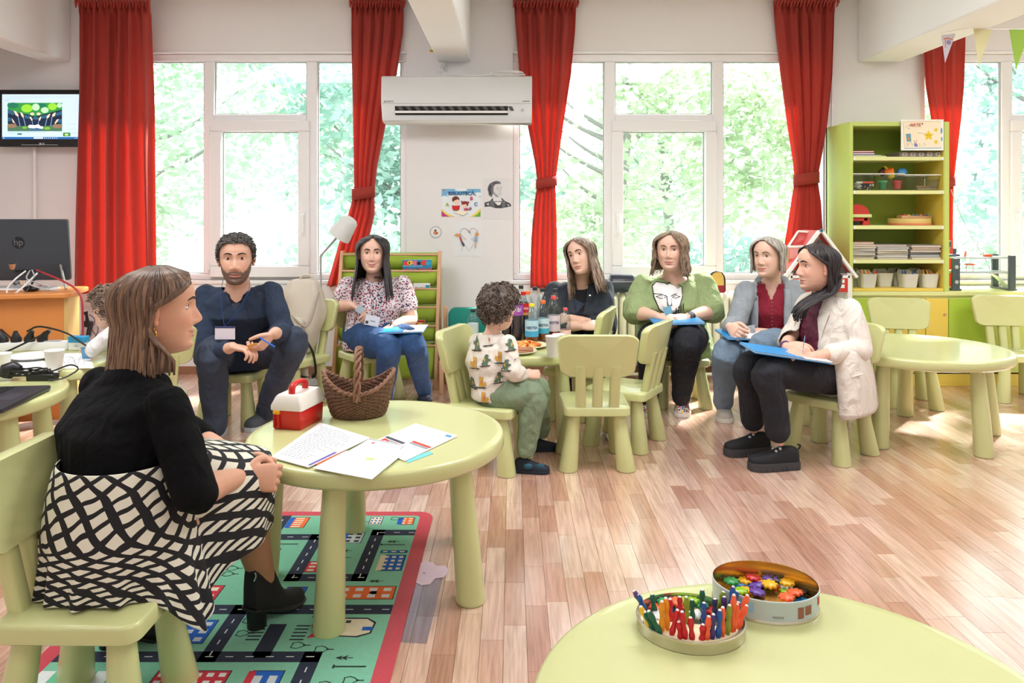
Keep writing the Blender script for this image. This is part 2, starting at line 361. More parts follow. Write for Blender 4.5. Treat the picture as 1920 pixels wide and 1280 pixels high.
# ---------------------------------------------------------------- curtains
def curtain_mat():
    m, n, l, b = newmat('red_curtain')
    t = n.new('ShaderNodeTexCoord'); wv = n.new('ShaderNodeTexNoise'); wv.inputs['Scale'].default_value = 260; l.new(t.outputs['Object'], wv.inputs['Vector'])
    b.inputs['Base Color'].default_value = rgb((188, 70, 60)); b.inputs['Roughness'].default_value = 0.75; b.inputs['Sheen Weight'].default_value = 0.25
    bp = n.new('ShaderNodeBump'); bp.inputs['Strength'].default_value = 0.1; bp.inputs['Distance'].default_value = 0.002; l.new(wv.outputs['Fac'], bp.inputs['Height']); l.new(bp.outputs[0], b.inputs['Normal'])
    tr = n.new('ShaderNodeBsdfTranslucent'); tr.inputs[0].default_value = rgb((222, 100, 80)); ms = n.new('ShaderNodeMixShader'); ms.inputs[0].default_value = 0.42
    l.new(b.outputs[0], ms.inputs[1]); l.new(tr.outputs[0], ms.inputs[2]); l.new(ms.outputs[0], n['Material Output'].inputs[0])
    return m
RED = curtain_mat()
def curtain(d, rows, folds, seed, label, tie=None):
    """rows: (y pixel, left px, right px) of the outline at depth d, top to bottom"""
    r = random.Random(seed); x0 = P((rows[0][1]+rows[0][2])/2, 0, d).x
    t = thing('curtain', label, 'curtain', (x0, d, 0), 0, 'red curtains along the windows')
    ph = [r.uniform(0, 6.28) for _ in range(4)]; NJ = folds*14; NI = 64
    ys = np.array([q[0] for q in rows], float); pl = np.array([q[1] for q in rows], float); pr = np.array([q[2] for q in rows], float)
    pts = []
    yy = np.linspace(ys[0], ys[-1], NI)
    for i in range(NI):
        a = np.interp(yy[i], ys, pl); b = np.interp(yy[i], ys, pr); z = P(0, yy[i], d).z; f = i/(NI-1)
        wd = (b-a)*d/F_PX; row = []
        amp = min(0.045 if d < 5.6 else 0.030, 0.30*wd/folds+0.014)*(0.75+0.25*math.sin(3*f+ph[0]))
        for j in range(NJ+1):
            u = j/NJ; uu = u+0.018*math.sin(2*PI*u*2+ph[1]+1.5*f)+0.01*math.sin(2*PI*u*5+ph[2]-2*f)
            X = P(a+(b-a)*u, 0, d).x-x0
            k = math.sin(2*PI*folds*uu+ph[3]+0.5*math.sin(4*f+ph[1])); Y = amp*(k+0.35*math.sin(2*PI*folds*2*uu+ph[2]))*(0.55+0.45*math.sin(u*7+ph[0])**2)
            if f < 0.035: Y = 0.02*math.sin(2*PI*folds*2*u)+0.4*Y
            row.append((X+0.25*Y*math.cos(2*PI*folds*uu), Y, z+(0.004*math.sin(2*PI*folds*u) if i == NI-1 else 0)))
        pts.append(row)
    MB().grid(pts).build('cloth', RED, t, angle=180, solid=0.003)
    if tie:
        ty, h, a, b = tie; A = P(a, ty, d); B = P(b, ty, d); w_ = (B.x-A.x)/2; m = MB(); rings = []
        for zz in (-h/2, h/2):
            rings.append([Vector(((A.x+B.x)/2-x0+(w_+0.012)*math.cos(2*PI*k/28), (0.055 if d < 5.6 else 0.042)*math.sin(2*PI*k/28), A.z+zz+0.012*math.cos(2*PI*k/28))) for k in range(28)])
        m.loft(rings, caps=False).build('tieback', RED, t, angle=180, solid=0.004)
    m = MB(); A = P(rows[0][1]-4, rows[0][0], d); B = P(rows[0][2]+4, rows[0][0], d); nn = folds*4
    for k in range(nn):
        X = A.x+(B.x-A.x)*(k+0.5)/nn-x0; m.tube([(X, -0.02, A.z+0.015), (X+0.006, -0.035, A.z-0.01), (X-0.002, -0.02, A.z-0.05)], [0.008, 0.011, 0.004], 6)
    m.build('header_pleats', RED, t)
    m = MB().box(A.x-x0-0.05, B.x-x0+0.05, -0.012, 0.012, A.z+0.015, min(A.z+0.035, 2.8)); m.build('rail', WHITE, t)
CUR = [(5.55, [(3, 147, 281), (120, 145, 283), (300, 141, 286), (430, 139, 289), (550, 137, 291)], 6, 1, 'wide untied red curtain hanging beside the television', None),
       (5.70, [(3, 659, 757), (60, 658, 755), (140, 659, 742), (230, 660, 722), (310, 662, 706), (362, 663, 700), (400, 652, 701), (450, 636, 690), (500, 622, 680), (537, 612, 672)], 5, 2, 'tied red curtain hanging beside the wall air conditioner, over the bookcase', (362, 0.085, 663, 700)),
       (5.70, [(3, 964, 1081), (60, 968, 1078), (140, 974, 1070), (230, 988, 1056), (300, 1002, 1046), (342, 1008, 1041), (380, 1002, 1042), (440, 997, 1044), (500, 995, 1044), (540, 995, 1045)], 5, 3, 'tied red curtain right behind the woman in the dark jacket', (342, 0.07, 1008, 1041)),
       (5.69, [(2, 1450, 1566), (60, 1455, 1564), (140, 1464, 1561), (230, 1476, 1552), (300, 1487, 1540), (335, 1491, 1533), (380, 1484, 1540), (430, 1476, 1543), (480, 1468, 1545), (542, 1462, 1546)], 5, 4, 'tied red curtain hanging behind the dollhouse', (335, 0.085, 1491, 1533)),
       (5.69, [(20, 1729, 1809), (90, 1730, 1808), (160, 1734, 1806), (230, 1746, 1800), (300, 1762, 1792), (342, 1768, 1787), (400, 1760, 1786), (470, 1752, 1786), (540, 1750, 1788)], 4, 5, 'tied red curtain half hidden behind the tall shelf unit', (342, 0.07, 1766, 1787))]
for c in CUR: curtain(*c)

# ---------------------------------------------------------------- chairs and tables
def make_chair(label):
    t = thing('childrens_chair', label, 'chair', group='lime plastic childrens chairs')
    m = MB(); rings = []
    for z, k in ((0.258, 0.97), (0.262, 1.0), (0.292, 1.0), (0.299, 0.985), (0.302, 0.95)):
        rings.append([Vector((x*k*(1.0 if y < 0 else 1.03), y*k, z)) for x, y in rrect(0.315, 0.33, 0.035, 4)])
    m.loft(rings).build('seat', LIME, t, angle=50)
    for sx in (-1, 1):
        for sy in (-1, 1):
            a = Vector((sx*0.105, sy*0.105, 0.262)); b = Vector((sx*0.137, sy*0.137, 0.0)); d = (b-a)
            MB().loft([[a+d*f+Vector((r*math.cos(2*PI*j/20), r*math.sin(2*PI*j/20), 0)) for j in range(20)] for f, r in ((0, 0.030), (0.5, 0.0375), (0.97, 0.0455), (0.993, 0.044), (1.0, 0.040))]).build('leg', LIME, t, angle=50)
    by = lambda z: -0.142-(z-0.30)*0.22
    for sx in (-1, 0, 1):
        m = MB(); rings = []
        for z in (0.285, 0.34, 0.40, 0.46, 0.50):
            hw = 0.0235; th = 0.019; c = by(z)
            rings.append([Vector((sx*(0.078+0.02*(z-0.3))+u*hw, c+v*th, z)) for u, v in ((-1, -0.6), (-0.7, -1), (0.7, -1), (1, -0.6), (1, 0.6), (0.7, 1), (-0.7, 1), (-1, 0.6))])
        m.loft(rings).build('back_post', LIME, t, angle=60)
    # backrest: rounded trapezoid bent round the sitter
    out = []
    for x, z in rrect(2, 2, 0.34, 6):
        hw = 0.172+0.023*(z+1)/2; top = 0.545+0.098*z+(0.008*(1-x*x) if z > 0 else 0)
        out.append((x*hw, top))
    m = MB(); rings = []
    for k, off in ((0.965, -0.019), (1.0, -0.012), (1.0, 0.012), (0.965, 0.019)):
        cz = 0.545
        rings.append([Vector((x*k, by(cz+(z-cz)*k)+0.9*(x*k)**2+off, cz+(z-cz)*k)) for x, z in out])
    # face fill as fan grids so that the bend stays smooth
    m.loft(rings, caps=False)
    for rg, flip in ((rings[0], 0), (rings[-1], 1)):
        off = -0.019 if flip == 0 else 0.019
        inner = [[Vector((p.x*q, by(0.545+(p.z-0.545)*q)+0.9*(p.x*q)**2+off, 0.545+(p.z-0.545)*q)) for p in rg] for q in (1.0, 0.75, 0.5, 0.25, 0.02)]
        m.loft(inner, caps=False); m.face([tuple(q) for q in inner[-1]])
    o = m.build('backrest', LIME, t, angle=60)
    return t
chair0 = make_chair('lime plastic childrens chair')
chair_used = []
def chair(x, y, deg, label):
    if not chair_used:
        chair_used.append(1); chair0.location = (x, y, 0); chair0.rotation_euler = (0, 0, math.radians(deg)); chair0['label'] = label; return chair0
    return dup(chair0, (x, y, 0), math.radians(deg), label)
for c in ((-0.995, 1.85, -90, 'lime childrens chair under the woman in the black top'), (-1.60, 4.44, 176, 'lime childrens chair the bearded man sits on'),
          (-1.37, 4.85, 150, 'lime childrens chair with the beige backpack on it'), (-0.93, 5.02, -140, 'lime childrens chair under the woman in the floral blouse'),
          (-0.11, 3.71, -109, 'lime childrens chair the curly haired boy sits on'), (0.40, 3.74, 0, 'empty lime childrens chair turned square away, its back to the viewer'),
          (0.38, 4.56, 72, 'lime childrens chair tucked under the snack table beside the cola bottles'), (0.595, 4.05, 60, 'empty lime childrens chair turned sideways in front of the green shirted woman'),
          (0.5, 5.12, 172, 'lime childrens chair under the woman in the dark jacket'), (1.07, 4.88, 176, 'lime childrens chair under the woman in the green shirt'),
          (1.62, 4.58, 150, 'lime childrens chair under the woman in the grey cardigan'), (1.605, 3.87, 128, 'lime childrens chair under the woman in the cream blazer'),
          (2.5, 4.86, 168, 'empty lime childrens chair between the empty round table and the shelf unit'), (3.28, 5.0, 172, 'empty lime childrens chair before the green cupboard door'),
          (-1.86, 3.93, 35, 'lime childrens chair of the half hidden child, only its backrest showing')): chair(*c)

def round_table(x, y, r, label, a0=-30, n=5):
    t = thing('round_table', label, 'table', (x, y, 0), 0, 'round lime tables')
    m = MB(); m.lathe([(r-0.03, 0.425), (r-0.012, 0.427), (r-0.004, 0.433), (r, 0.44), (r, 0.468), (r-0.004, 0.476), (r-0.012, 0.480), (r-0.03, 0.4805), (r*0.6, 0.4805), (0.02, 0.4805)], 96)
    m.build('tabletop', LIME, t, angle=50)
    for k in range(n):
        a = math.radians(a0+360/n*k); c, s_ = math.cos(a), math.sin(a); A = Vector((c*(r-0.09), s_*(r-0.09), 0.43)); B = Vector((c*(r-0.052), s_*(r-0.052), 0))
        MB().loft([[A+(B-A)*f+Vector((q*math.cos(2*PI*j/24), q*math.sin(2*PI*j/24), 0)) for j in range(24)] for f, q in ((0, 0.033), (0.5, 0.0405), (0.975, 0.0465), (0.994, 0.045), (1, 0.041))]).build('leg', LIME, t, angle=50)
    return t
round_table(-0.452, 2.58, 0.425, 'round lime table with the wicker basket and papers')
round_table(2.22, 4.19, 0.455, 'empty round lime table by the woman in the blazer', -72)
round_table(0.43, 1.13, 0.405, 'round lime table carrying the two oval tins', 18)
round_table(0.05, 4.31, 0.43, 'round lime snack table crowded with drink bottles', 20)
round_table(-2.28, 3.10, 0.425, 'round lime table carrying the laptop', -20)
t = thing('low_table', 'rectangular lime table with cups and the power strip', 'table', (-2.48, 3.93, 0))
m = MB(); m.loft([[Vector((x, y, z)) for x, y in rrect(0.96-2*q, 0.76-2*q, 0.09-q*0.5, 6)] for z, q in ((0.428, 0.008), (0.435, 0), (0.472, 0), (0.4805, 0.008))]).build('tabletop', LIME, t, angle=50)
for sx in (-1, 1):
    for sy in (-1, 1):
        A = Vector((sx*0.36, sy*0.27, 0.43)); B = Vector((sx*0.40, sy*0.31, 0))
        MB().loft([[A+(B-A)*f+Vector((q*math.cos(2*PI*j/24), q*math.sin(2*PI*j/24), 0)) for j in range(24)] for f, q in ((0, 0.035), (0.5, 0.042), (0.98, 0.047), (1, 0.042))]).build('leg', LIME, t, angle=50)
# ---------------------------------------------------------------- flat print helpers
def ink(c, rough=0.7): return mat('ink_%d_%d_%d' % tuple(c), c, rough, var=0.01)
def glow(c): return mat('screen_%d_%d_%d' % tuple(c), c, 0.4, emit=0.42)
def prints(name, parent, M, items, mk=ink, dz=0.00025, z0=0.0004):
    """items: (colour, polygon or list of polygons) laid one over the other on the sheet plane"""
    m = MB(); ms = []
    for k, (c, polys) in enumerate(items):
        mm = mk(c)
        if mm not in ms: ms.append(mm)
        if not isinstance(polys[0][0], (tuple, list)): polys = [polys]
        for p in polys: m.face(p, M, ms.index(mm), z0+dz*k)
    o = m.build(name, ms, parent, smooth=False)
    return o
def stroke(pts, w_):
    out = []
    for (x0, y0), (x1, y1) in zip(pts, pts[1:]):
        L = math.hypot(x1-x0, y1-y0) or 1; nx, ny = -(y1-y0)/L*w_/2, (x1-x0)/L*w_/2; ex, ey = (x1-x0)/L*w_*0.3, (y1-y0)/L*w_*0.3
        out.append([(x0+nx-ex, y0+ny-ey), (x1+nx+ex, y1+ny+ey), (x1-nx+ex, y1-ny+ey), (x0-nx-ex, y0-ny-ey)])
    return out
def rct(x0, x1, y0, y1): return [(x0, y0), (x1, y0), (x1, y1), (x0, y1)]
def star(r, x, y, k=0.5, n=5, a=0.0): return [(x+(r if i % 2 == 0 else r*k)*math.sin(PI*i/n+a), y+(r if i % 2 == 0 else r*k)*math.cos(PI*i/n+a)) for i in range(2*n)]
def FP(px, py, z=0.0):
    d = (CAM_H-z)*F_PX/(py-HOR); return Vector(((px-960)*d/F_PX, d, z))
TZ = 0.4805
# ---------------------------------------------------------------- wall air conditioner, socket, cable, wall prints
t = thing('air_conditioner', 'white wall air conditioner between the two windows', 'air conditioner', (P(856, 0, 5.41).x, WY-0.095, -0.012))
hw = 283*5.41/F_PX/2
prof = [(0, 2.19), (-0.20, 2.19), (-0.222, 2.182), (-0.232, 2.165), (-0.245, 2.02), (-0.245, 1.985), (-0.238, 1.975), (-0.21, 1.905), (-0.19, 1.875), (-0.15, 1.862), (0, 1.862)]
MB().loft([[Vector((x*hw*(1 if 0 < i < 3 else 1), y, z)) for y, z in prof] for i, x in enumerate((-1, -0.995, 0.995, 1))]).build('body', WHITE, t, bevel=0.006, angle=30)
MB().box(-0.6*hw, 0.6*hw, -0.01, 0.095, 1.90, 2.15).build('mounting_plate', WHITE, t)
vl = lambda f: (-0.238+0.028*f, 1.975-0.07*f)
m = MB()
for f0, f1, mi in ((0.05, 0.92, 0),):
    a, b = vl(f0), vl(f1); m.add([(-0.82*hw, a[0]-0.002, a[1]), (0.68*hw, a[0]-0.002, a[1]), (0.68*hw, b[0]-0.002, b[1]), (-0.82*hw, b[0]-0.002, b[1])], [(0, 1, 2, 3)])
m.build('air_outlet', BLACK, t, smooth=False)
m = MB(); a, b = vl(0.52), vl(0.74)
m.box(-0.82*hw, 0.68*hw, a[0]-0.016, a[0]-0.004, b[1], a[1]); m.build('flap', WHITE, t, bevel=0.002)
m = MB()
for k in range(14):
    x = -0.79*hw+k*0.113*hw; a, b = vl(0.08), vl(0.5); m.add([(x, a[0]-0.003, a[1]), (x+0.03, a[0]-0.004, a[1]), (x+0.045, b[0]-0.004, b[1]), (x+0.02, b[0]-0.003, b[1])], [(0, 1, 2, 3)])
m.build('louvre', mat('dark_grey_plastic', (92, 92, 94), 0.5, var=0.05), t, smooth=False)
MB().box(-hw*0.99, hw*0.99, -0.2465, -0.243, 1.988, 1.991).build('seam', GREY, t)
MB().box(0.86*hw, 0.89*hw, -0.232, -0.226, 1.94, 1.955).build('sensor', GREY, t, bevel=0.001)
gk = mat('grey_ink', (120, 122, 126), 0.6, var=0.02)
text('\u25E2DAIKIN', 0.018, 'lettering', gk, t, WALLM((-0.9*hw, -0.2475, 2.003)))
text('INVERTER', 0.012, 'lettering', gk, t, WALLM((0.92*hw, -0.2475, 2.004)))
t = thing('wall_socket', 'white wall socket with a plug, above the air conditioner', 'socket', (WX(829), WY, WZ(126)))
MB().prism(rrect(0.06, 0.075, 0.01), 0, 0.018, M=WALLM((0, 0, 0))).build('plate', WHITE, t, bevel=0.003)
MB().tube([(0, -0.016, 0), (0, -0.05, -0.004), (0, -0.058, -0.012)], [0.02, 0.019, 0.012], 12).build('plug', WHITE, t)
pts = [P(828, 128, 5.68), P(832, 136, 5.66), P(845, 139, 5.62), P(870, 141.5, 5.58), P(905, 141.5, 5.57), P(925, 140, 5.58)]
for k in range(3):
    for a in range(10): pts.append(P(945+28*math.cos(2.6+a*0.63)+4*k, 138.5+4.5*math.sin(2.6+a*0.63)-0.6*k, 5.6+0.02*math.sin(a)))
pts += [P(965, 141, 5.58), P(985, 140, 5.58)]
tag(MB().tube(catmull(pts, 4), 0.005, 6).build('power_cable', WHITE), 'white cable coiled on top of the air conditioner', 'cable')
t = thing('warning_sticker', 'small yellow warning sticker high on the wall beside the beam', 'sticker', (WX(811), WY-0.001, WZ(95.5)))
MB().prism(rct(-0.022, 0.022, -0.009, 0.009), 0, 0.0008, M=WALLM((0, 0, 0))).build('label_sheet', ink((244, 200, 40)), t, smooth=False)
text('ATEN\u021AIE', 0.011, 'lettering', BLACK, t, WALLM((0, -0.0012, 0)))

def sheet(label, cat, name, px0, px1, py0, py1, m, d=WY, th=0.001, off=0.001):
    x0, x1 = P(px0, 0, d).x, P(px1, 0, d).x; z1, z0 = P(0, py0, d).z, P(0, py1, d).z
    t = thing(name, label, cat, ((x0+x1)/2, d-off, (z0+z1)/2)); w_, h_ = x1-x0, z1-z0
    MB().prism(rct(-w_/2, w_/2, -h_/2, h_/2), 0, th, M=WALLM((0, 0, 0))).build('paper', m, t, smooth=False)
    return t, w_, h_, WALLM((0, -th, 0))
t, w_, h_, M = sheet('library poster with two drawn children reading a book', 'poster', 'poster', 828, 901, 354, 406, ink((238, 242, 246)))
def pq(x, y): return ((x-560)/550*w_, -(y-447)/390*h_)          # positions read off the enlarged poster
q = lambda *a: [pq(*p) for p in a]
def pe(x, y, rx, ry=None, n=18): return [pq(x+rx*math.cos(2*PI*i/n), y+(ry or rx)*math.sin(2*PI*i/n)) for i in range(n)]
prints('print', t, M, [((128, 190, 226), q((285, 252), (835, 252), (835, 370), (700, 330), (440, 330), (285, 400))), ((238, 244, 248), [pe(330, 380, 55, 30), pe(420, 335, 60, 28), pe(700, 340, 70, 26), pe(800, 330, 50, 30), pe(560, 265, 90, 20)]),
    ((196, 60, 130), q((285, 560), (340, 610), (400, 642), (285, 642))), ((244, 214, 90), q((285, 535), (370, 600), (470, 642), (400, 642), (340, 610), (285, 560))), ((110, 176, 60), q((835, 560), (790, 610), (735, 642), (835, 642))), ((240, 220, 90), q((835, 520), (770, 590), (690, 642), (735, 642), (790, 610), (835, 560))),
    ((110, 52, 40), [pe(485, 400, 52, 44)]), ((246, 216, 196), [pe(495, 430, 42, 38)]), ((110, 52, 40), q((434, 405), (455, 372), (500, 362), (535, 395), (500, 402), (460, 420), (445, 440))), ((214, 40, 40), q((430, 482), (490, 490), (548, 482), (536, 545), (490, 552), (440, 545))), ((120, 112, 104), q((445, 545), (490, 552), (532, 545), (520, 562), (460, 562))), ((246, 216, 196), q((470, 462), (510, 462), (505, 488), (475, 488))),
    ((150, 48, 52), [pe(615, 465, 50, 42), pe(570, 432, 12), pe(664, 440, 12)]), ((246, 216, 196), [pe(605, 490, 38, 34)]), ((150, 48, 52), q((566, 460), (600, 432), (660, 455), (655, 490), (630, 465), (580, 475))), ((206, 60, 100), q((600, 530), (650, 522), (680, 545), (640, 562), (605, 555))), ((130, 134, 140), q((665, 530), (690, 505), (712, 520), (705, 548), (675, 556))),
    ((250, 244, 220), q((460, 590), (545, 545), (590, 575), (640, 555), (660, 590), (590, 628))), ((90, 90, 90), stroke(q((460, 590), (590, 628), (660, 590)), 0.002)), ((214, 90, 60), [pe(320, 270, 14, 8)])])
text('BIBLIOTEC\u0102', 0.036, 'lettering', ink((16, 84, 140)), t, M @ Matrix.Translation((0.002, h_*0.33, 0.006)), bold=0.0009)
for ch, c, x, y in (('A', (150, 196, 60), 368, 475), ('B', (210, 50, 120), 708, 390), ('C', (30, 130, 190), 770, 470)): text(ch, 0.036, 'lettering', ink(c), t, M @ Matrix.Translation(pq(x, y)+(0.006,)), bold=0.001)
t, w_, h_, M = sheet('engraved portrait of a man in a bow tie, on white paper', 'poster', 'portrait_print', 905, 962, 334, 410, ink((232, 230, 232)))
def pq(x, y): return ((x-1074)/430*w_, -(y-392)/572*h_)
G1, G2, G3, G4 = (70, 70, 74), (112, 112, 116), (160, 160, 164), (206, 204, 206)
prints('print', t, M, [(G1, q((885, 450), (960, 430), (1000, 385), (1130, 385), (1180, 430), (1250, 462), (1265, 500), (1200, 515), (1130, 530), (1040, 528), (960, 505), (885, 510))), (G2, [q((960, 435), (1010, 400), (1035, 520), (965, 505)), q((1130, 400), (1185, 435), (1180, 515), (1130, 525))]), ((236, 236, 238), q((1005, 385), (1120, 385), (1130, 420), (1110, 480), (1075, 490), (1040, 460), (1010, 420))), (G2, q((1030, 428), (1072, 432), (1120, 425), (1118, 442), (1072, 440), (1030, 445))),
    (G2, q((935, 225), (955, 185), (1000, 158), (1050, 142), (1105, 155), (1120, 190), (1100, 185), (1040, 190), (1012, 230), (1010, 300), (1000, 340), (985, 375), (945, 345), (940, 300), (928, 262))), (G1, [q((940, 260), (965, 200), (985, 205), (970, 270), (985, 330), (960, 340)), q((985, 190), (1040, 165), (1090, 175), (1030, 185))]), ((226, 224, 226), q((1015, 230), (1040, 190), (1100, 186), (1124, 210), (1136, 240), (1128, 300), (1118, 350), (1085, 378), (1040, 365), (1008, 320))), (G3, q((1010, 320), (1040, 362), (1085, 378), (1075, 350), (1035, 320), (1015, 290))),
    (G1, stroke(q((1050, 243), (1085, 238)), 0.0022)+stroke(q((1105, 238), (1130, 240)), 0.0022)+stroke(q((1060, 262), (1084, 262)), 0.002)+stroke(q((1108, 262), (1126, 260)), 0.002)+stroke(q((1096, 262), (1108, 302), (1092, 308)), 0.0012)+stroke(q((1080, 330), (1120, 328)), 0.002)), (G3, stroke(q((1000, 300), (1010, 330), (1002, 300)), 0.003)), (G4, [q((905, 470), (950, 450), (945, 495)), q((1200, 470), (1240, 480), (1225, 505))])])
t = thing('round_badge', 'round badge with a small drawing and ring lettering on the wall', 'badge', (WX(817), WY-0.001, WZ(435)))
MB().prism(disc(0.046, 32), 0, 0.0008, M=WALLM((0, 0, 0))).build('paper', ink((236, 234, 236)), t, smooth=False)
ring = [rct(-0.0012, 0.0012, -0.0025, 0.0025) for _ in range(44)]; rr_ = []
for i, p in enumerate(ring):
    a = 2*PI*i/44; rr_.append([(0.039*math.cos(a)+x*math.cos(a)*1-y*math.sin(a)*0.6, 0.039*math.sin(a)+x*math.sin(a)+y*math.cos(a)*0.6) for x, y in p])
prints('print', t, WALLM((0, -0.0008, 0)), [((90, 90, 96), rr_+stroke([(0.044*math.cos(i*0.2), 0.044*math.sin(i*0.2)) for i in range(33)], 0.0014)), ((224, 150, 70), disc(0.012, 12, -0.003, 0.0)), ((40, 36, 40), disc(0.007, 10, -0.002, 0.013)), ((206, 70, 50), [disc(0.008, 10, 0.010, -0.008), rct(-0.018, -0.008, -0.01, -0.004)]), ((60, 90, 60), rct(-0.01, 0.004, -0.018, -0.013))])
t, w_, h_, M = sheet('children drawing of two figures around a leaf heart', 'drawing', 'heart_drawing', 849, 904, 415, 480, ink((236, 238, 240)))
def pq(x, y): return ((x-655)/415*w_, -(y-960)/490*h_)
lv = []; rr2 = random.Random(4)
for i in range(46):
    a = 2*PI*i/46; X = 16*math.sin(a)**3; Y = 13*math.cos(a)-5*math.cos(2*a)-2*math.cos(3*a)-math.cos(4*a)
    if Y > -11: lv.append((rr2.choice([(206, 70, 60), (90, 150, 90), (60, 110, 150), (224, 170, 70), (150, 60, 60)]), [pq(675+X*7.6+u*9*math.cos(a*3)-v*5*math.sin(a*3), 900-Y*7.2+u*9*math.sin(a*3)+v*5*math.cos(a*3)) for u, v in ((-1, 0), (0, 1), (1, 0), (0, -1))]))
prints('print', t, M, lv+[((226, 160, 90), [pe(520, 905, 45, 20), pe(790, 895, 26, 26)]), ((180, 60, 60), q((540, 930), (565, 935), (585, 1000), (560, 1000))), ((70, 80, 90), q((565, 1000), (590, 1000), (622, 1050), (590, 1065))), ((150, 180, 210), q((770, 930), (800, 940), (800, 1000), (740, 985))), ((224, 170, 140), q((765, 995), (785, 995), (770, 1105), (760, 1080))), ((120, 120, 124), stroke(q((600, 1060), (565, 1130)), 0.0015)+stroke(q((620, 1050), (680, 1130), (750, 1020)), 0.0015)), ((60, 150, 180), [pe(690, 868, 9, 14)])])

# ---------------------------------------------------------------- television in the corner
DK = mat('glossy_black', (18, 18, 22), 0.18, var=0.05)
x0, x1 = P(-2, 0, 5.64).x, P(158, 0, 5.64).x; z1, z0 = P(0, 168, 5.64).z, P(0, 275, 5.64).z
t = thing('television', 'small black television showing a water picture, on the wall beside the curtain', 'television', ((x0+x1)/2, 5.64, (z0+z1)/2)); w_, h_ = x1-x0, z1-z0
MB().prism(rrect(w_, h_, 0.008, 3), -0.05, 0.0, M=WALLM((0, 0, 0))).build('casing', DK, t, bevel=0.004)
MB().box(-0.08, 0.08, 0.045, 0.109, -0.08, 0.08).build('bracket', BLACK, t)
tag(MB().tube([P(65, 276, 5.72), P(65, 640, 5.72)], 0.014, 10).build('heating_pipe', WHITE), 'white vertical pipe on the wall under the television', 'pipe')
def pq(x, y): return (((x-30)/1270-0.5)*w_*0.95+0.008, (0.5-(y-160)/975)*h_)
A_ = [((204, 228, 246), q((30, 240), (1300, 240), (1300, 1005), (30, 1005))), ((52, 150, 70), q((120, 385), (970, 385), (970, 870), (120, 870)))]
A_ += [((30, 120, 90), [pe(200, 430, 90, 50), pe(640, 430, 80, 40)]), ((150, 220, 60), [pe(420, 480, 90, 70), pe(820, 450, 70, 60)]), ((190, 240, 190), [pe(560, 460, 60, 60), pe(700, 510, 60, 50), pe(930, 430, 40, 40)]), ((24, 40, 66), q((120, 500), (300, 560), (420, 580), (540, 620), (650, 590), (800, 550), (970, 500), (970, 740), (640, 800), (300, 800), (120, 740)))]
A_ += [((44, 100, 130), [q((120, 490), (230, 540), (210, 600), (120, 560)), q((120, 630), (180, 650), (170, 700), (120, 700)), q((970, 520), (880, 560), (870, 610), (970, 590)), q((970, 660), (910, 670), (900, 720), (970, 730)), q((380, 590), (480, 620), (480, 660), (390, 650)), q((640, 610), (750, 590), (740, 640), (650, 660)), pe(560, 650, 50, 24)])]
A_ += [((236, 214, 190), [q((215, 520), (250, 530), (290, 590), (285, 630), (240, 590)), q((315, 545), (350, 560), (375, 610), (365, 650), (330, 600)), q((465, 620), (490, 630), (510, 670), (500, 700), (470, 650)), q((650, 620), (630, 680), (610, 700), (605, 660), (630, 625)), q((790, 575), (770, 630), (735, 660), (730, 620), (760, 580)), q((875, 550), (860, 610), (820, 630), (815, 590), (850, 555)), q((925, 665), (890, 720), (855, 760), (860, 720), (890, 670)), q((180, 645), (215, 690), (240, 740), (200, 720)), pe(505, 575, 32, 24), pe(605, 575, 32, 24)])]
A_ += [((150, 190, 236), stroke(q((285, 630), (315, 790)), 0.004)+stroke(q((370, 650), (400, 780)), 0.004)+stroke(q((505, 700), (515, 780)), 0.003)+stroke(q((605, 700), (595, 780)), 0.003)+stroke(q((735, 660), (710, 780)), 0.004)+stroke(q((815, 630), (790, 800)), 0.004)+stroke(q((240, 740), (270, 800)), 0.003)), ((76, 120, 90), q((120, 780), (970, 780), (970, 870), (120, 870))), ((150, 120, 96), [pe(190, 780, 75, 35), pe(900, 785, 80, 35)]), ((236, 240, 246), [pe(480, 790, 40, 30), pe(530, 795, 40, 30), pe(590, 785, 40, 30), pe(640, 810, 40, 24)]), ((70, 110, 150), [pe(560, 840, 110, 20)]), ((120, 190, 50), [pe(390, 810, 40, 20), pe(740, 820, 50, 24)])]
A_ += [((20, 100, 170), q((30, 970), (1300, 970), (1300, 1005), (30, 1005))), ((236, 242, 248), [q((530, 976), (675, 976), (675, 998), (530, 998))]+[pe(700+32*k, 988, 8, 7) for k in range(7)]+[pe(60, 988, 10, 7)]+[pe(1180+24*k, 990, 6, 5) for k in range(4)]), ((20, 90, 90), q((275, 908), (345, 908), (345, 930), (275, 930))), ((60, 130, 60), q((990, 895), (1105, 895), (1105, 958), (990, 958))), ((200, 230, 140), [pe(1045, 930, 30, 18)]), ((150, 168, 184), stroke(q((130, 888), (730, 890)), 0.002)+stroke(q((150, 285), (1170, 288)), 0.0016)+stroke(q((80, 346), (145, 346)), 0.003)+stroke(q((520, 305), (690, 305)), 0.0014)+stroke(q((1050, 750), (1200, 750)), 0.0016)+stroke(q((1060, 835), (1190, 835)), 0.0016)+stroke(q((1130, 905), (1230, 905)), 0.0016)+stroke(q((80, 315), (400, 318)), 0.0014)+stroke(q((140, 915), (250, 915)), 0.0016))]
prints('screen', t, WALLM((0, -0.0005, 0)), A_, glow)
lgm = mat('silver_ink', (206, 206, 208), 0.4, var=0.02)
text('LG', 0.016, 'lettering', lgm, t, WALLM((0.012, -0.0012, -h_/2+0.022)), bold=0.0005); prints('emblem', t, WALLM((-0.01, -0.0008, -h_/2+0.022)), [((206, 206, 208), disc(0.008, 18)), ((60, 60, 64), disc(0.0025, 8, -0.003, 0.002))])
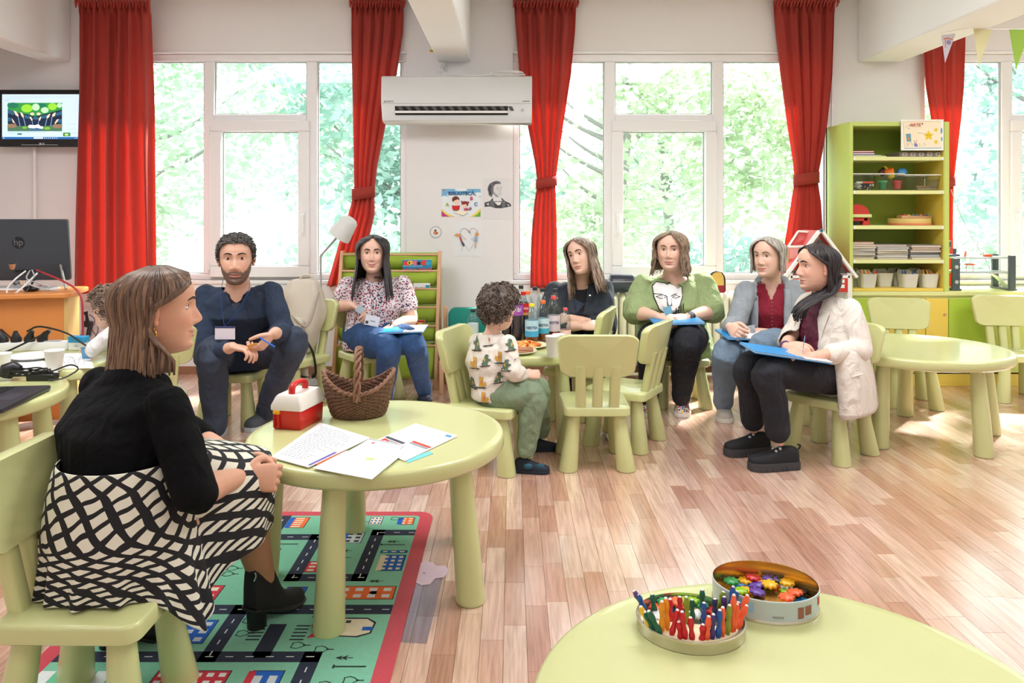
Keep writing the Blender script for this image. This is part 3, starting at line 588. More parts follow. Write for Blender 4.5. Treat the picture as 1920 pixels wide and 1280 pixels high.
MB().box(-0.15, 0.12, -0.0012, 0, -h_/2+0.012, -h_/2+0.015).build('trim_line', lgm, t, smooth=False)

# ---------------------------------------------------------------- desk with the monitor and its cables
DW = mat('desk_wood', (226, 150, 84), 0.4, c2=(206, 126, 62), vscale=4, bump=0.04)
t = thing('desk', 'orange wooden desk carrying the dark monitor', 'desk', (-3.05, 4.285, 0), math.radians(15))
m = MB(); m.prism(rrect(1.06, 0.44, 0.05, 5, 0, 0.17), 0.722, 0.75); m.build('desktop', DW, t, bevel=0.006)
MB().box(-0.52, 0.49, 0.0, 0.02, 0.02, 0.722).build('front_panel', DW, t, bevel=0.002)
for s_ in (-1, 1): MB().box(s_*0.5-0.012, s_*0.5+0.012, -0.005, 0.22, 0, 0.722).build('side_panel', mat('desk_edge', (214, 176, 110), 0.45, var=0.06), t, bevel=0.002)
MON = mat('monitor_back', (66, 72, 80), 0.28, var=0.08, metal=0.3)
c = P(20, 478, 4.62); t = thing('monitor', 'dark all-in-one monitor seen from behind with a round badge', 'monitor', (c.x, 4.62, 0.752), math.radians(4))
Mx = Matrix.Translation((0, 0, 0.235)) @ Matrix.Rotation(math.radians(6), 4, 'X')
m = MB(); m.prism(rrect(0.70, 0.37, 0.012, 4), 0, 0.03, M=Mx @ WALLM((0, 0, 0))); m.build('casing', MON, t, bevel=0.008, seg=3)
m = MB(); m.tube([(0.02, 0.0, 0.16), (0.02, 0.04, 0.06), (0.02, 0.05, 0.012)], [0.035, 0.035, 0.04], 10); m.prism(rrect(0.22, 0.18, 0.03, 4, 0.02, 0.03), 0, 0.012); m.build('stand', CHROME, t)
for sx in (-0.06, 0.3): MB().tube([(sx, -0.02, 0.14), (sx+(-0.1 if sx < 0 else 0.08), -0.12, 0.006)], 0.008, 8).build('prop_leg', CHROME, t)
lg = Mx @ WALLM((0.065, -0.031, 0.045))
prints('emblem', t, lg, [((22, 24, 28), disc(0.036, 28))]); text('hp', 0.056, 'lettering', mat('badge_grey', (96, 102, 110), 0.4, var=0.02), t, lg @ Matrix.Translation((0, 0.002, 0.002)) @ Matrix.Shear('XZ', 4, (0.0, 0.0)), bold=0.0008)
pm = MB()
for k in range(7): a = Mx @ Vector((0.04+k*0.017, -0.034, -0.125)); pm.box(a.x-0.006, a.x+0.006, a.y-0.008, a.y+0.004, a.z-0.006, a.z+0.005)
pm.build('ports', BLACK, t)
RC = mat('red_cable', (176, 50, 56), 0.5, var=0.1)
CABS = [('black cable from the monitor drooping down the desk front to the strip', BLACK, [(75, 508, 4.52), (40, 560, 4.40), (8, 590, 4.36), (-2, 610, 4.35), (10, 625, 4.3), (25, 636, 4.2)], 0.006),
        ('red and black cable hanging over the corner of the desk', RC, [(68, 506, 4.54), (85, 513, 4.50), (112, 524, 4.45), (140, 540, 4.38), (153, 560, 4.36), (155, 600, 4.36), (156, 640, 4.36), (158, 700, 4.36)], 0.006),
        ('grey cable looped on the desk under the monitor', GREY, [(60, 506, 4.52), (64, 518, 4.47), (55, 532, 4.43), (80, 541, 4.44), (110, 545, 4.46)], 0.004),
        ('white cable running over the desk edge below the monitor', WHITE, [(48, 508, 4.52), (30, 522, 4.44), (14, 540, 4.415), (16, 553, 4.405), (35, 545, 4.41), (70, 512, 4.50)], 0.005),
        ('grey thin cable crossing behind the white one on the desk', GREY, [(56, 507, 4.53), (50, 522, 4.47), (70, 530, 4.46), (90, 536, 4.47), (92, 540, 4.46)], 0.004)]
for lb, m_, pts, r in CABS: tag(MB().tube(catmull([P(*p) for p in pts], 5), r, 6).build('cable', m_), lb, 'cable', 'cables of the monitor')
a = P(58, 542, 4.47); t = thing('computer_mouse', 'black computer mouse on the desk below the monitor', 'mouse', (a.x, 4.47, 0.75)); MB().ball((0, 0, 0.016), (0.045, 0.03, 0.017), 16).build('body', BLACK, t); MB().box(-0.02, 0.0, -0.004, 0.004, 0.028, 0.036).build('wheel', GREY, t)
t = thing('keyboard', 'pale keyboard lying under the monitor', 'keyboard', (P(35, 535, 4.52).x, 4.55, 0.75))
MB().prism(rrect(0.40, 0.12, 0.012), 0.001, 0.014).build('base', WHITE, t, bevel=0.003)
m = MB()
for i in range(15):
    for j in range(5): m.box(-0.19+i*0.0255, -0.19+i*0.0255+0.021, -0.052+j*0.021, -0.052+j*0.021+0.017, 0.014, 0.019)
tag(m.build('keys', GREY, t, smooth=False), kind='stuff')

# ---------------------------------------------------------------- things on the low table at the side
z = 0.4812
c = FP(62, 655, z); t = thing('power_strip', 'white power strip with four black plugs on the low table', 'power strip', (c.x, c.y, z), math.radians(6))
MB().loft([[Vector((x, y, zz)) for x, y in rrect(0.40*k, 0.07*k, 0.034*k, 6)] for zz, k in ((0, 0.97), (0.006, 1), (0.034, 1), (0.042, 0.95))]).build('body', WHITE, t, angle=50)
for k in range(4):
    x = -0.15+k*0.066; MB().tube([(x, 0, 0.03), (x, 0, 0.06), (x-0.012+0.01*k, -0.004, 0.085), (x-0.02+0.02*k, -0.006, 0.1)], [0.026, 0.026, 0.015, 0.009], 12).build('plug', BLACK, t)
MB().box(0.06, 0.14, -0.02, 0.02, 0.04, 0.047).build('switch_row', GREY, t, bevel=0.002)
tag(MB().tube(catmull([c+Vector((-0.02, -0.02, 0.10)), c+Vector((0.05, -0.02, 0.125)), c+Vector((0.2, -0.03, 0.09)), c+Vector((0.32, -0.04, 0.02)), c+Vector((0.42, -0.04, 0.006))], 5), 0.005, 6).build('cable', BLACK), 'black cable arching from the power strip towards the blue box', 'cable')
tag(MB().tube(catmull([c+Vector((0.06, -0.03, 0.08)), c+Vector((-0.03, -0.08, 0.03)), c+Vector((-0.06, -0.12, 0.012)), c+Vector((-0.07, -0.2, 0.008)), c+Vector((-0.16, -0.26, 0.007))], 5), 0.005, 6).build('cable', BLACK), 'black cable trailing off the front of the power strip', 'cable')
c = FP(148, 655, z); t = thing('blue_white_box', 'small blue and white cardboard box standing on the low table', 'box', (c.x, c.y, z), math.radians(-4))
MB().box(-0.045, 0.045, -0.022, 0.022, 0, 0.04).build('base', mat('box_white', (232, 236, 230), 0.6, var=0.02), t, bevel=0.002); MB().box(-0.046, 0.046, -0.023, 0.023, 0.04, 0.072).build('top', mat('box_blue', (52, 160, 214), 0.5, var=0.03), t, bevel=0.002)
prints('print', t, WALLM((0, -0.0225, 0.022)), [((150, 160, 170), [rct(-0.012, 0.012, -0.002, 0.001), rct(-0.008, 0.008, 0.004, 0.006)])])
def cup(x, y, z, label, h=0.085, r=0.037, m=None):
    t = thing('paper_cup', label, 'cup', (x, y, z), 0, 'white paper cups')
    MB().lathe([(r*0.72, 0), (r*0.74, 0.002), (r, h-0.003), (r+0.002, h), (r+0.001, h+0.002), (r-0.002, h), (r*0.71, 0.006), (0.004, 0.005)], 28).build('body', m or mat('cup_white', (240, 238, 232), 0.6, var=0.01), t, angle=60)
    return t
c = FP(102, 694, z); cup(c.x, c.y, z, 'white paper cup standing on the drawing paper of the low table', 0.092, 0.042)
c = FP(4, 697, z); cup(c.x, c.y, z, 'white paper cup next to the laptop cables')
c = FP(62, 672, z); t = thing('paper_plate', 'white paper plate beside the paper cup on the low table', 'plate', (c.x, c.y, z+0.002))
PLATE = [(0.07, 0.0), (0.085, 0.004), (0.108, 0.014), (0.112, 0.015), (0.110, 0.017), (0.085, 0.007), (0.06, 0.003), (0.004, 0.003)]
MB().lathe(PLATE, 40).build('dish', mat('plate_white', (238, 236, 234), 0.55, var=0.01), t, angle=60)
def paper(label, pix, z, m=PAPER, th=0.0006, cat='paper', name='paper_sheet', marks=None):
    c = [FP(px, py, z) for px, py in pix]; o = sum(c, Vector())/len(c)
    t = thing(name, label, cat, o, 0, 'loose papers'); L = [(p-o).xy for p in c]
    MB().prism([tuple(p) for p in L], 0, th).build('sheet', m, t, smooth=False)
    if marks:
        A, B, D = Vector(L[0]), Vector(L[1]), Vector(L[3])
        C_ = Vector(L[2]); tr_ = lambda u, v: tuple(A*(1-u)*(1-v)+B*u*(1-v)+C_*u*v+D*(1-u)*v)
        prints('print', t, Matrix.Translation((0, 0, th)), [(cc, [[tr_(*p) for p in pl] for pl in pls]) for cc, pls in marks(random.Random(len(label)))], z0=0.0003, dz=0.0002)
    return t
def scribble(n, c=(112, 118, 134)):
    def f(r):
        out = []
        for k in range(n):
            v = 0.08+0.84*k/n; u0 = 0.08+0.05*r.random(); u1 = r.uniform(0.5, 0.92); uu = u0
            while uu < u1:
                L = r.uniform(0.03, 0.10); out.append([(uu, v), (uu+L, v+0.004), (uu+L, v+0.012), (uu, v+0.009)]); uu += L+0.018
        return [(c, out)]
    return f
paper('white drawing paper under the cup on the low table', [(10, 678), (70, 668), (110, 698), (20, 704)], z+0.0002)
paper('paper with a faint pencil drawing on the low table, its corner curling over the edge', [(108, 662), (168, 662), (176, 690), (104, 692)], z+0.0006, marks=lambda r: [((160, 166, 176), stroke([(0.2+0.6*i/14, 0.5+0.28*math.sin(i*0.9)) for i in range(15)], 0.012)+stroke([(0.3+0.2*math.cos(i*0.5), 0.45+0.2*math.sin(i*0.5)) for i in range(13)], 0.012)+stroke([(0.65+0.15*math.cos(i*0.5), 0.6+0.2*math.sin(i*0.5)) for i in range(13)], 0.012))])

# laptop with its charger on the round table
LT = mat('laptop_shell', (44, 45, 54), 0.35, var=0.06)
A, B = FP(97, 722, TZ+0.02), FP(0, 768, TZ+0.02); ux = (A-B).normalized(); c = A-ux*0.19+ux.cross(Vector((0, 0, -1)))*0.13
t = thing('laptop', 'open black laptop lying on the round table by the window desk', 'laptop', (c.x, c.y, TZ), math.atan2(ux.y, ux.x))
MB().loft([[Vector((x, y, zz)) for x, y in rrect(0.38*k, 0.26*k, 0.012, 4)] for zz, k in ((0.0005, 0.97), (0.006, 1), (0.018, 1), (0.021, 0.99))]).build('base', LT, t, angle=50)
m = MB()
for i in range(14):
    for j in range(5): m.box(-0.165+i*0.0236, -0.165+i*0.0236+0.0195, 0.0+j*0.021, j*0.021+0.017, 0.021, 0.0235)
tag(m.build('keys', BLACK, t, smooth=False), kind='stuff')
MB().prism(rrect(0.11, 0.065, 0.004, 3, 0.0, -0.065), 0.021, 0.0214).build('touchpad', mat('touchpad', (58, 60, 70), 0.3, var=0.03), t, smooth=False)
MB().prism(rrect(0.38, 0.25, 0.012, 4), -0.004, 0.004, M=Matrix.Translation((0, 0.13, 0.145)) @ Matrix.Rotation(math.radians(100), 4, 'X')).build('lid', LT, t, bevel=0.002)
c0 = FP(60, 712, TZ); t = thing('laptop_charger', 'black laptop charger with its cable bundled on the round table', 'charger', (c0.x, c0.y, TZ))
MB().box(-0.01, 0.11, -0.03, 0.02, 0.0, 0.03).build('brick', BLACK, t, bevel=0.006)
MB().tube([(-0.11, -0.01, 0.02), (-0.10, -0.01, 0.045), (-0.075, 0.0, 0.055), (-0.05, 0.0, 0.05)], [0.03, 0.034, 0.03, 0.014], 12).build('plug', BLACK, t)
pts = []
for k in range(5):
    for a in range(12): pts.append((-0.05+(0.10+0.012*k)*math.cos(a*0.524), 0.005+0.035*math.sin(a*0.524), 0.035+0.012*math.sin(a*0.9+k)))
pts += [(0.08, 0.02, 0.035), (0.15, 0.03, 0.06), (0.185, 0.03, 0.04), (0.15, -0.03, 0.012), (0.10, -0.05, 0.01)]
MB().tube(catmull(pts, 3), 0.0035, 6).build('cable', BLACK, t)

t = thing('power_adapter', 'black power adapter with tangled thin wires hanging on the wall beside the red cable', 'adapter', P(165, 612, 5.70))
MB().box(-0.03, 0.02, -0.03, 0.03, -0.085, 0.04, M=Matrix.Rotation(0.2, 4, 'Y')).build('body', BLACK, t, bevel=0.006); MB().tube([(-0.005, 0, 0.04), (-0.01, 0, 0.08), (-0.02, 0, 0.11)], [0.014, 0.010, 0.018], 8).build('plug', BLACK, t); MB().box(-0.024, 0.012, -0.032, -0.029, -0.06, 0.0, M=Matrix.Rotation(0.2, 4, 'Y')).build('rating_plate', GREY, t)
MB().tube(catmull([(0.01, 0, 0.09), (0.05, 0, 0.05), (0.03, 0, -0.02), (0.06, 0, -0.07), (0.04, 0, -0.1), (0.075, 0, -0.03), (0.06, 0, 0.04)], 5), 0.004, 6).build('wire', mat('brown_wire', (120, 84, 84), 0.6, var=0.05), t)
t = thing('small_toy_figure', 'small dark toy lying on the floor at the base of the floor lamp', 'toy', P(607, 700, 5.30)-Vector((0, 0, 0.055))); t.location.z = 0.0245
MB().ball((0, 0, 0.028), (0.04, 0.028, 0.028), 12).build('body', mat('toy_brown', (96, 80, 70), 0.8, var=0.1), t); MB().ball((-0.035, -0.01, 0.05), (0.022, 0.02, 0.02), 10).build('head', mat('toy_grey', (130, 122, 118), 0.8, var=0.1), t)

# ---------------------------------------------------------------- sling bookcase
SLG = mat('lime_canvas', (162, 190, 62), 0.75, var=0.05, vscale=20, bump=0.12, bscale=300)
x0, x1 = P(624, 0, 5.30).x, P(822, 0, 5.30).x; W2 = (x1-x0)/2
t = thing('sling_bookcase', 'leaning beech bookcase with six lime canvas slings behind the floral blouse woman', 'bookcase', ((x0+x1)/2, 5.27, 0))
for s_ in (-1, 1):
    xx = s_*(W2-0.014)
    MB().loft([[Vector((xx+u*0.012, y-0.03+v*0.026, zz)) for u, v in ((-1, -1), (1, -1), (1, 1), (-1, 1))] for y, zz in ((0, 0), (0.30, 0.93))]).build('side_rail', BEECH, t, bevel=0.004)
    MB().box(xx-0.012, xx+0.012, 0.28, 0.315, 0, 0.80).build('back_leg', BEECH, t, bevel=0.003)
tops = [0.905, 0.79, 0.665, 0.54, 0.415, 0.285]; bots = [0.80, 0.68, 0.555, 0.43, 0.305, 0.06]
yy = lambda zz: 0.30*zz/0.93
for k, (zt, zb) in enumerate(zip(tops, bots)):
    pts = []
    for i in range(9):
        f = i/8; zz = zt+(zb-zt)*f; row = []; yo = -0.05+0.065*f**0.7
        for j in range(13):
            u = j/12; sag = 0.010*math.sin(PI*u)*(1-f); row.append((-W2+0.027+(2*W2-0.054)*u, yy(zz)+yo-0.022*math.sin(PI*f)+0.004*math.sin(9*u+k+3*f), zz-sag))
        pts.append(row)
    MB().grid(pts).build('sling', SLG, t, angle=180, solid=0.003)
    MB().tube([(-W2+0.02, yy(zt)-0.05, zt), (W2-0.02, yy(zt)-0.05, zt)], 0.008, 8).build('dowel', BEECH, t)
    MB().add([(-W2+0.027, yy(zt)+0.03, zt+0.01), (W2-0.027, yy(zt)+0.03, zt+0.01), (W2-0.027, yy(zb)+0.02, zb), (-W2+0.027, yy(zb)+0.02, zb)], [(0, 1, 2, 3)]).build('back_cloth', SLG, t, solid=0.002)
def cover(label, px0, px1, py0, py1, d, m, name='picture_book', th=0.012):
    x0, x1 = P(px0, 0, d).x, P(px1, 0, d).x; z1, z0 = P(0, py0, d).z, P(0, py1, d).z; w_, h_ = x1-x0, z1-z0
    t = thing(name, label, 'book', ((x0+x1)/2, d, z0)); MB().box(-w_/2, w_/2, 0, th, 0, h_).build('cover', m, t, bevel=0.0015); MB().box(-w_/2+0.003, w_/2+0.001, 0.002, th-0.002, 0.002, h_+0.001).build('pages', PAPER, t, smooth=False)
    return t, w_, h_
t, w_, h_ = cover('blue picture book with coloured blobs along its top, in the highest sling', 755, 809, 487, 514, 5.500, mat('book_blue', (32, 140, 186), 0.4, var=0.04))
def pq(x, y): return ((x-648)/205*w_, (300-y)/85*h_+h_/2)
prints('print', t, WALLM((0, -0.0006, 0)), [((226, 70, 60), [pe(575, 278, 26, 14), pe(700, 275, 26, 15)]), ((240, 196, 60), [pe(600, 274, 22, 13)]), ((226, 120, 150), [pe(635, 275, 20, 13)]), ((30, 40, 60), [pe(660, 278, 15, 10), pe(593, 275, 6)]), ((60, 170, 200), [pe(728, 278, 18, 14)])])
text('INVATA', 0.036, 'lettering', ink((214, 60, 60)), t, WALLM((-0.05, -0.002, h_*0.26)), bold=0.001); text('ROMA', 0.04, 'lettering', ink((214, 60, 60)), t, WALLM((0.055, -0.002, h_*0.28)), bold=0.001); text('Joci si descopera lumea', 0.015, 'lettering', ink((220, 240, 250)), t, WALLM((-0.03, -0.002, h_*0.58)))
t, w_, h_ = cover('white music book in the second sling', 775, 806, 531, 547, 5.462, PAPER); text('muzio', 0.03, 'lettering', BLACK, t, WALLM((-0.01, -0.001, h_*0.45))); prints('print', t, WALLM((0.04, -0.0006, h_*0.6)), [((60, 160, 180), rct(-0.012, 0.018, -0.012, 0.012))])
t, w_, h_ = cover('small red and yellow book in the fourth sling', 779, 796, 600, 614, 5.385, mat('book_red', (206, 60, 50), 0.4, var=0.05)); prints('print', t, WALLM((0, -0.0006, h_*0.5)), [((240, 200, 60), [rct(-0.02, -0.005, -0.012, 0.012), rct(0.012, 0.026, -0.012, 0.012)]), ((250, 230, 190), rct(-0.004, 0.01, -0.006, 0.01))])

# floor lamp
t = thing('floor_lamp', 'slim floor lamp with a white cone shade beside the tied curtain', 'lamp', (P(602, 0, 5.42).x, 5.42, 0)); xl = P(602, 0, 5.42).x
MB().lathe([(0.125, 0), (0.127, 0.004), (0.125, 0.014), (0.05, 0.022), (0.012, 0.024)], 32).build('base', GREY, t)
a = P(601, 480, 5.42)-Vector((xl, 5.42, 0)); b = P(634, 442, 5.35)-Vector((xl, 5.42, 0)); e = P(660, 412, 5.30)-Vector((xl, 5.42, 0))
MB().tube([(0, 0, 0.02), (0, 0, 0.5), tuple(a), tuple(a*0.9+b*0.1), tuple(b)], 0.008, 10).build('pole', GREY, t)
ax = (Vector((b.x-0.01, b.y-0.03, b.z-0.05))-e).normalized(); Rm = Matrix.Translation((e+b)/2) @ ax.to_track_quat('Z', 'Y').to_matrix().to_4x4()
MB().lathe([(0.012, -0.085), (0.04, -0.08), (0.058, -0.06), (0.078, 0.05), (0.08, 0.075), (0.077, 0.075), (0.055, -0.055), (0.01, -0.075)], 28, M=Rm).build('lamp_shade', mat('shade_white', (244, 244, 242), 0.5, var=0.01, trans=0.4), t, angle=70)
MB().ball(Rm @ Vector((0, 0, 0.0)), 0.026, 12).build('bulb', WHITE, t)

# teal cushioned little armchair
c = P(876, 0, 5.32); t = thing('cushioned_armchair', 'low beech armchair with a teal back cushion behind the boy', 'armchair', (c.x, 5.36, 0))
TEAL = mat('teal_fabric', (0, 128, 112), 0.7, var=0.06, bump=0.08, bscale=250)
MB().loft([[Vector((x, yv, zz)) for x, zz in rrect(0.27*k, 0.24*k, 0.05*k, 6, 0, 0.42)] for yv, k in ((-0.01, 0.93), (0.0, 1), (0.05, 1), (0.06, 0.93))]).build('back_cushion', TEAL, t, angle=60)
MB().loft([[Vector((x, y, zz)) for x, y in rrect(0.27*k, 0.24*k, 0.04, 5, 0, -0.11)] for zz, k in ((0.205, 0.95), (0.215, 1), (0.27, 1), (0.285, 0.94))]).build('seat_cushion', TEAL, t, angle=60)
for sx in (-1, 1):
    MB().box(sx*0.16-0.014, sx*0.16+0.014, -0.27, -0.24, 0, 0.22).build('leg', BEECH, t, bevel=0.004); MB().box(sx*0.16-0.014, sx*0.16+0.014, 0.05, 0.08, 0, 0.545).build('leg', BEECH, t, bevel=0.004)
MB().box(-0.16, 0.16, -0.265, 0.06, 0.17, 0.204).build('seat_frame', BEECH, t, bevel=0.004)

# ---------------------------------------------------------------- radiators and what lies on them
RADM = mat('radiator_cream', (236, 232, 216), 0.45, var=0.03)
def radiator(xa, xb, label):
    n = int((xb-xa)/0.062); t = thing('radiator', label, 'radiator', (xa, 5.62, 0)); 
    for k in range(n):
        m = MB(); x = 0.031+k*0.062; rg = []
        for zz, k2 in ((0.10, 0.5), (0.115, 0.85), (0.15, 1), (0.56, 1), (0.61, 0.85), (0.63, 0.45)): rg.append([Vector((x+0.029*min(1, k2+0.1)*math.cos(2*PI*j/14), 0.075*k2*math.sin(2*PI*j/14), zz)) for j in range(14)])
        m.loft(rg).build('column', RADM, t, angle=60)
    for zz in (0.17, 0.55): MB().tube([(0, 0.02, zz), (n*0.062, 0.02, zz)], 0.02, 10).build('header_pipe', RADM, t)
    for x in (0.09, n*0.062-0.09): MB().tube([(x, 0, 0), (x, 0, 0.12)], 0.016, 8).build('foot', RADM, t)
    MB().tube([(-0.1, -0.06, 0.035), (n*0.062+0.05, -0.06, 0.035)], 0.012, 8).build('floor_pipe', RADM, t)
radiator(P(1128, 0, 5.6).x, P(1388, 0, 5.6).x, 'cream column radiator below the window behind the green shirted woman'); radiator(P(410, 0, 5.6).x, P(560, 0, 5.6).x, 'cream column radiator below the window behind the bearded man')
NAVY = mat('navy_leather', (40, 46, 60), 0.32, var=0.08, bump=0.1, bscale=40)
t = thing('handbag', 'dark navy handbag on the radiator beside the dark jacketed woman', 'handbag', (P(1166, 0, 5.56).x, 5.57, 0.632), math.radians(4))
MB().loft([[Vector((x, y, zz)) for x, y in rrect(0.19*k, 0.12*k2, 0.03*k2, 4)] for zz, k, k2 in ((0, 0.96, 0.9), (0.02, 1.02, 1), (0.08, 0.98, 0.8), (0.12, 0.9, 0.45), (0.125, 0.88, 0.3))]).build('body', NAVY, t, angle=60)
MB().tube(catmull([(-0.07, -0.04, 0.05), (-0.03, -0.062, 0.03), (0.05, -0.06, 0.03), (0.085, -0.03, 0.06)], 5), [0.006]*16, 6).build('strap', NAVY, t); MB().box(-0.08, 0.08, -0.052, -0.045, 0.075, 0.079).build('zip', GREY, t)
tag(MB().tube(catmull([P(1150, 548, 5.52), P(1147, 580, 5.5), P(1148, 620, 5.5), P(1150, 660, 5.52)], 6), (0.012), 8, flat=0.4).build('bag_strap', NAVY), 'navy strap hanging from the handbag down the radiator', 'strap')
t = thing('toddler_backpack', 'mustard and crimson striped bag propped on the radiator', 'bag', (P(1342, 0, 5.53).x, 5.54, 0.632))
m = MB(); rg = []
for yv, k in ((-0.05, 0.9), (-0.04, 1), (0.04, 1), (0.05, 0.9)): rg.append([Vector((0.055*k*u, yv, 0.075+0.075*k*v)) for u, v in [(-1, -1), (1, -1), (1, 0.2), (0.9, 0.55), (0.6, 0.88), (0.2, 1), (-0.2, 1), (-0.6, 0.88), (-0.9, 0.55), (-1, 0.2)]])
m.loft(rg).build('body', mat('mustard_fabric', (226, 184, 96), 0.8, var=0.06), t, bevel=0.006)
MB().box(-0.056, 0.056, -0.052, 0.052, 0.0, 0.055).build('lower_band', mat('crimson_fabric', (150, 36, 52), 0.8, var=0.06), t, bevel=0.006)
MB().tube([(0.056*u, -0.048, 0.075+0.076*v) for u, v in [(-1, -0.9), (-1, 0.2), (-0.9, 0.57), (-0.6, 0.9), (-0.2, 1.02), (0.2, 1.02), (0.6, 0.9), (0.9, 0.57), (1, 0.2), (1, -0.9)]], 0.005, 6).build('piping', BLACK, t)
m = MB()
for k in range(5): m.ball((-0.075+0.012*k, -0.01, 0.13+0.012*math.sin(k*2)), 0.013, 8, k % 3)
m.build('pompom', [mat('blue_wool', (70, 130, 190), 0.9, var=0.1), WHITE, mat('red_wool', (190, 60, 60), 0.9, var=0.1)], t)
# ---------------------------------------------------------------- backpack on the chair
CANV = mat('beige_canvas', (206, 196, 180), 0.85, var=0.05, bump=0.12, bscale=300)
def noisy(pts_fn, NI, NJ, wrap=True): return [[pts_fn(i/(NI-1), j/NJ) for j in range(NJ if wrap else NJ+1)] for i in range(NI)]
b0 = P(552, 0, 4.92); t = thing('backpack', 'beige canvas backpack slumped on the chair beside the bearded man', 'backpack', (b0.x, 4.92, 0.303), math.radians(-14))
def bp(f, u):
    a = 2*PI*u; z = 0.0+0.48*f; wd = 0.165*(math.sin(PI*(0.12+0.80*f))**0.45); dp = 0.10*(math.sin(PI*(0.14+0.78*f))**0.5)
    c_, s_ = math.cos(a), math.sin(a); k = 1/((abs(c_)**3+abs(s_)**3)**(1/3)); n = 0.012*noise.noise(Vector((c_*2, s_*2, z*9)))+0.008*math.sin(14*z+5*c_)
    return Vector((wd*c_*k+n+0.10*f*f*0.5, dp*s_*k+n+0.05*f, z))
m = MB(); m.loft(noisy(bp, 22, 48)); m.build('body', CANV, t, angle=180, subs=1)
m = MB(); m.loft([[Vector((0.01+0.115*k*u, -0.10-0.035*k2+0.03*(zz-0.16), zz)) for u in (-1, -0.8, 0, 0.8, 1)]+[Vector((0.01+0.115*k*u, -0.075+0.05*(zz-0.1), zz)) for u in (1, 0.8, 0, -0.8, -1)] for zz, k, k2 in ((0.03, 0.85, 0), (0.05, 1, 0.8), (0.13, 1, 1), (0.22, 0.95, 0.7), (0.25, 0.85, 0))]); m.build('front_pocket', CANV, t, angle=70, subs=2)
m = MB(); m.tube(catmull([(-0.13, -0.06, 0.40), (-0.04, -0.13, 0.33), (0.06, -0.135, 0.26), (0.15, -0.10, 0.20), (0.19, -0.03, 0.40)], 8), 0.006, 6); m.build('zip_seam', mat('canvas_dark', (170, 160, 144), 0.8, var=0.05), t)
for pts in ([(0.12, -0.09, 0.12), (0.20, -0.13, 0.04), (0.215, -0.12, -0.08), (0.18, -0.10, -0.12)], [(0.02, -0.11, 0.06), (0.06, -0.15, -0.03), (0.12, -0.15, -0.1), (0.17, -0.12, -0.12)]):
    MB().tube(catmull(pts, 8), [(0.012, 0.004)]*25, 8).build('strap', BLACK, t)
MB().tube(catmull([(0.10, -0.09, 0.10), (0.13, -0.12, 0.0), (0.15, -0.13, -0.12), (0.15, -0.13, -0.27)], 8), [(0.022, 0.004)]*25, 8).build('hip_belt', CANV, t)
MB().tube(catmull([(0.02, 0.02, 0.46), (0.05, 0.02, 0.50), (0.10, 0.03, 0.50), (0.12, 0.04, 0.45)], 6), 0.008, 8).build('grab_handle', CANV, t)

# ---------------------------------------------------------------- dollhouse
c = P(1536, 0, 5.3); t = thing('dollhouse', 'white and red gabled dollhouse standing between the tied curtain and the shelf unit', 'dollhouse', (c.x, 5.28, 0))
HW, EV, AP = 0.205, 0.79, 1.075
WP = mat('dollhouse_white', (240, 238, 232), 0.5, var=0.02); RP = mat('dollhouse_red', (206, 54, 44), 0.45, var=0.05); DP = mat('chalkboard_grey', (62, 66, 68), 0.7, var=0.08)
for s_ in (-1, 1):
    MB().box(s_*HW-0.015, s_*HW+0.015, 0, 0.30, 0, EV).build('side_wall', WP, t, bevel=0.002)
    d = Vector((-s_*(HW+0.03), 0, AP-EV+0.03)).normalized(); nrm = Vector((d.z*s_, 0, -d.x*s_)); A = Vector((s_*(HW+0.035), 0, EV-0.035)); B = Vector((0, 0, AP))
    m = MB(); m.loft([[p+nrm*q for p, q in ((Vector((A.x, y0, A.z)), 0), (Vector((B.x, y0, B.z)), 0), (Vector((B.x, y0, B.z)), 0.02), (Vector((A.x, y0, A.z)), 0.02))] for y0 in (-0.02, 0.015)]); m.build('bargeboard', WP, t, bevel=0.002)
    m = MB(); m.loft([[p+nrm*q for p, q in ((Vector((A.x, y0, A.z)), 0.004), (Vector((B.x, y0, B.z)), 0.004), (Vector((B.x, y0, B.z)), 0.014), (Vector((A.x, y0, A.z)), 0.014))] for y0 in (0.015, 0.30)]); m.build('roof_panel', RP, t)
MB().prism([(-HW+0.02, EV), (HW-0.02, EV), (0, AP-0.05)], -0.012, -0.004, M=WALLM((0, 0, 0))).build('gable_board', DP, t, smooth=False)
MB().box(-HW, HW, 0.0, 0.30, EV-0.035, EV-0.015).build('loft_floor', WP, t, bevel=0.002); MB().box(-HW, HW, 0.28, 0.295, 0, EV).build('back_wall', WP, t); MB().box(-HW, HW, 0, 0.29, 0.02, 0.05).build('ground_floor', WP, t); MB().box(-HW, HW, 0, 0.29, 0.40, 0.42).build('storey_floor', WP, t)
for s_ in (-1, 1):
    x0 = s_*0.13; m = MB().box(x0-0.06, x0+0.06, 0.0, 0.012, 0.66, EV-0.036); m.build('red_shutter', RP, t, bevel=0.002)
    m = MB()
    for u in (-0.022, 0.022):
        for v in (0.70, 0.735): m.box(x0+u-0.014, x0+u+0.014, -0.003, 0.0, v-0.012, v+0.012)
    m.build('window_panes', WP, t)
MB().ball((0.0, -0.02, AP+0.01), 0.012, 10).build('ridge_knob', mat('knob_teal', (40, 120, 130), 0.5, var=0.05), t)
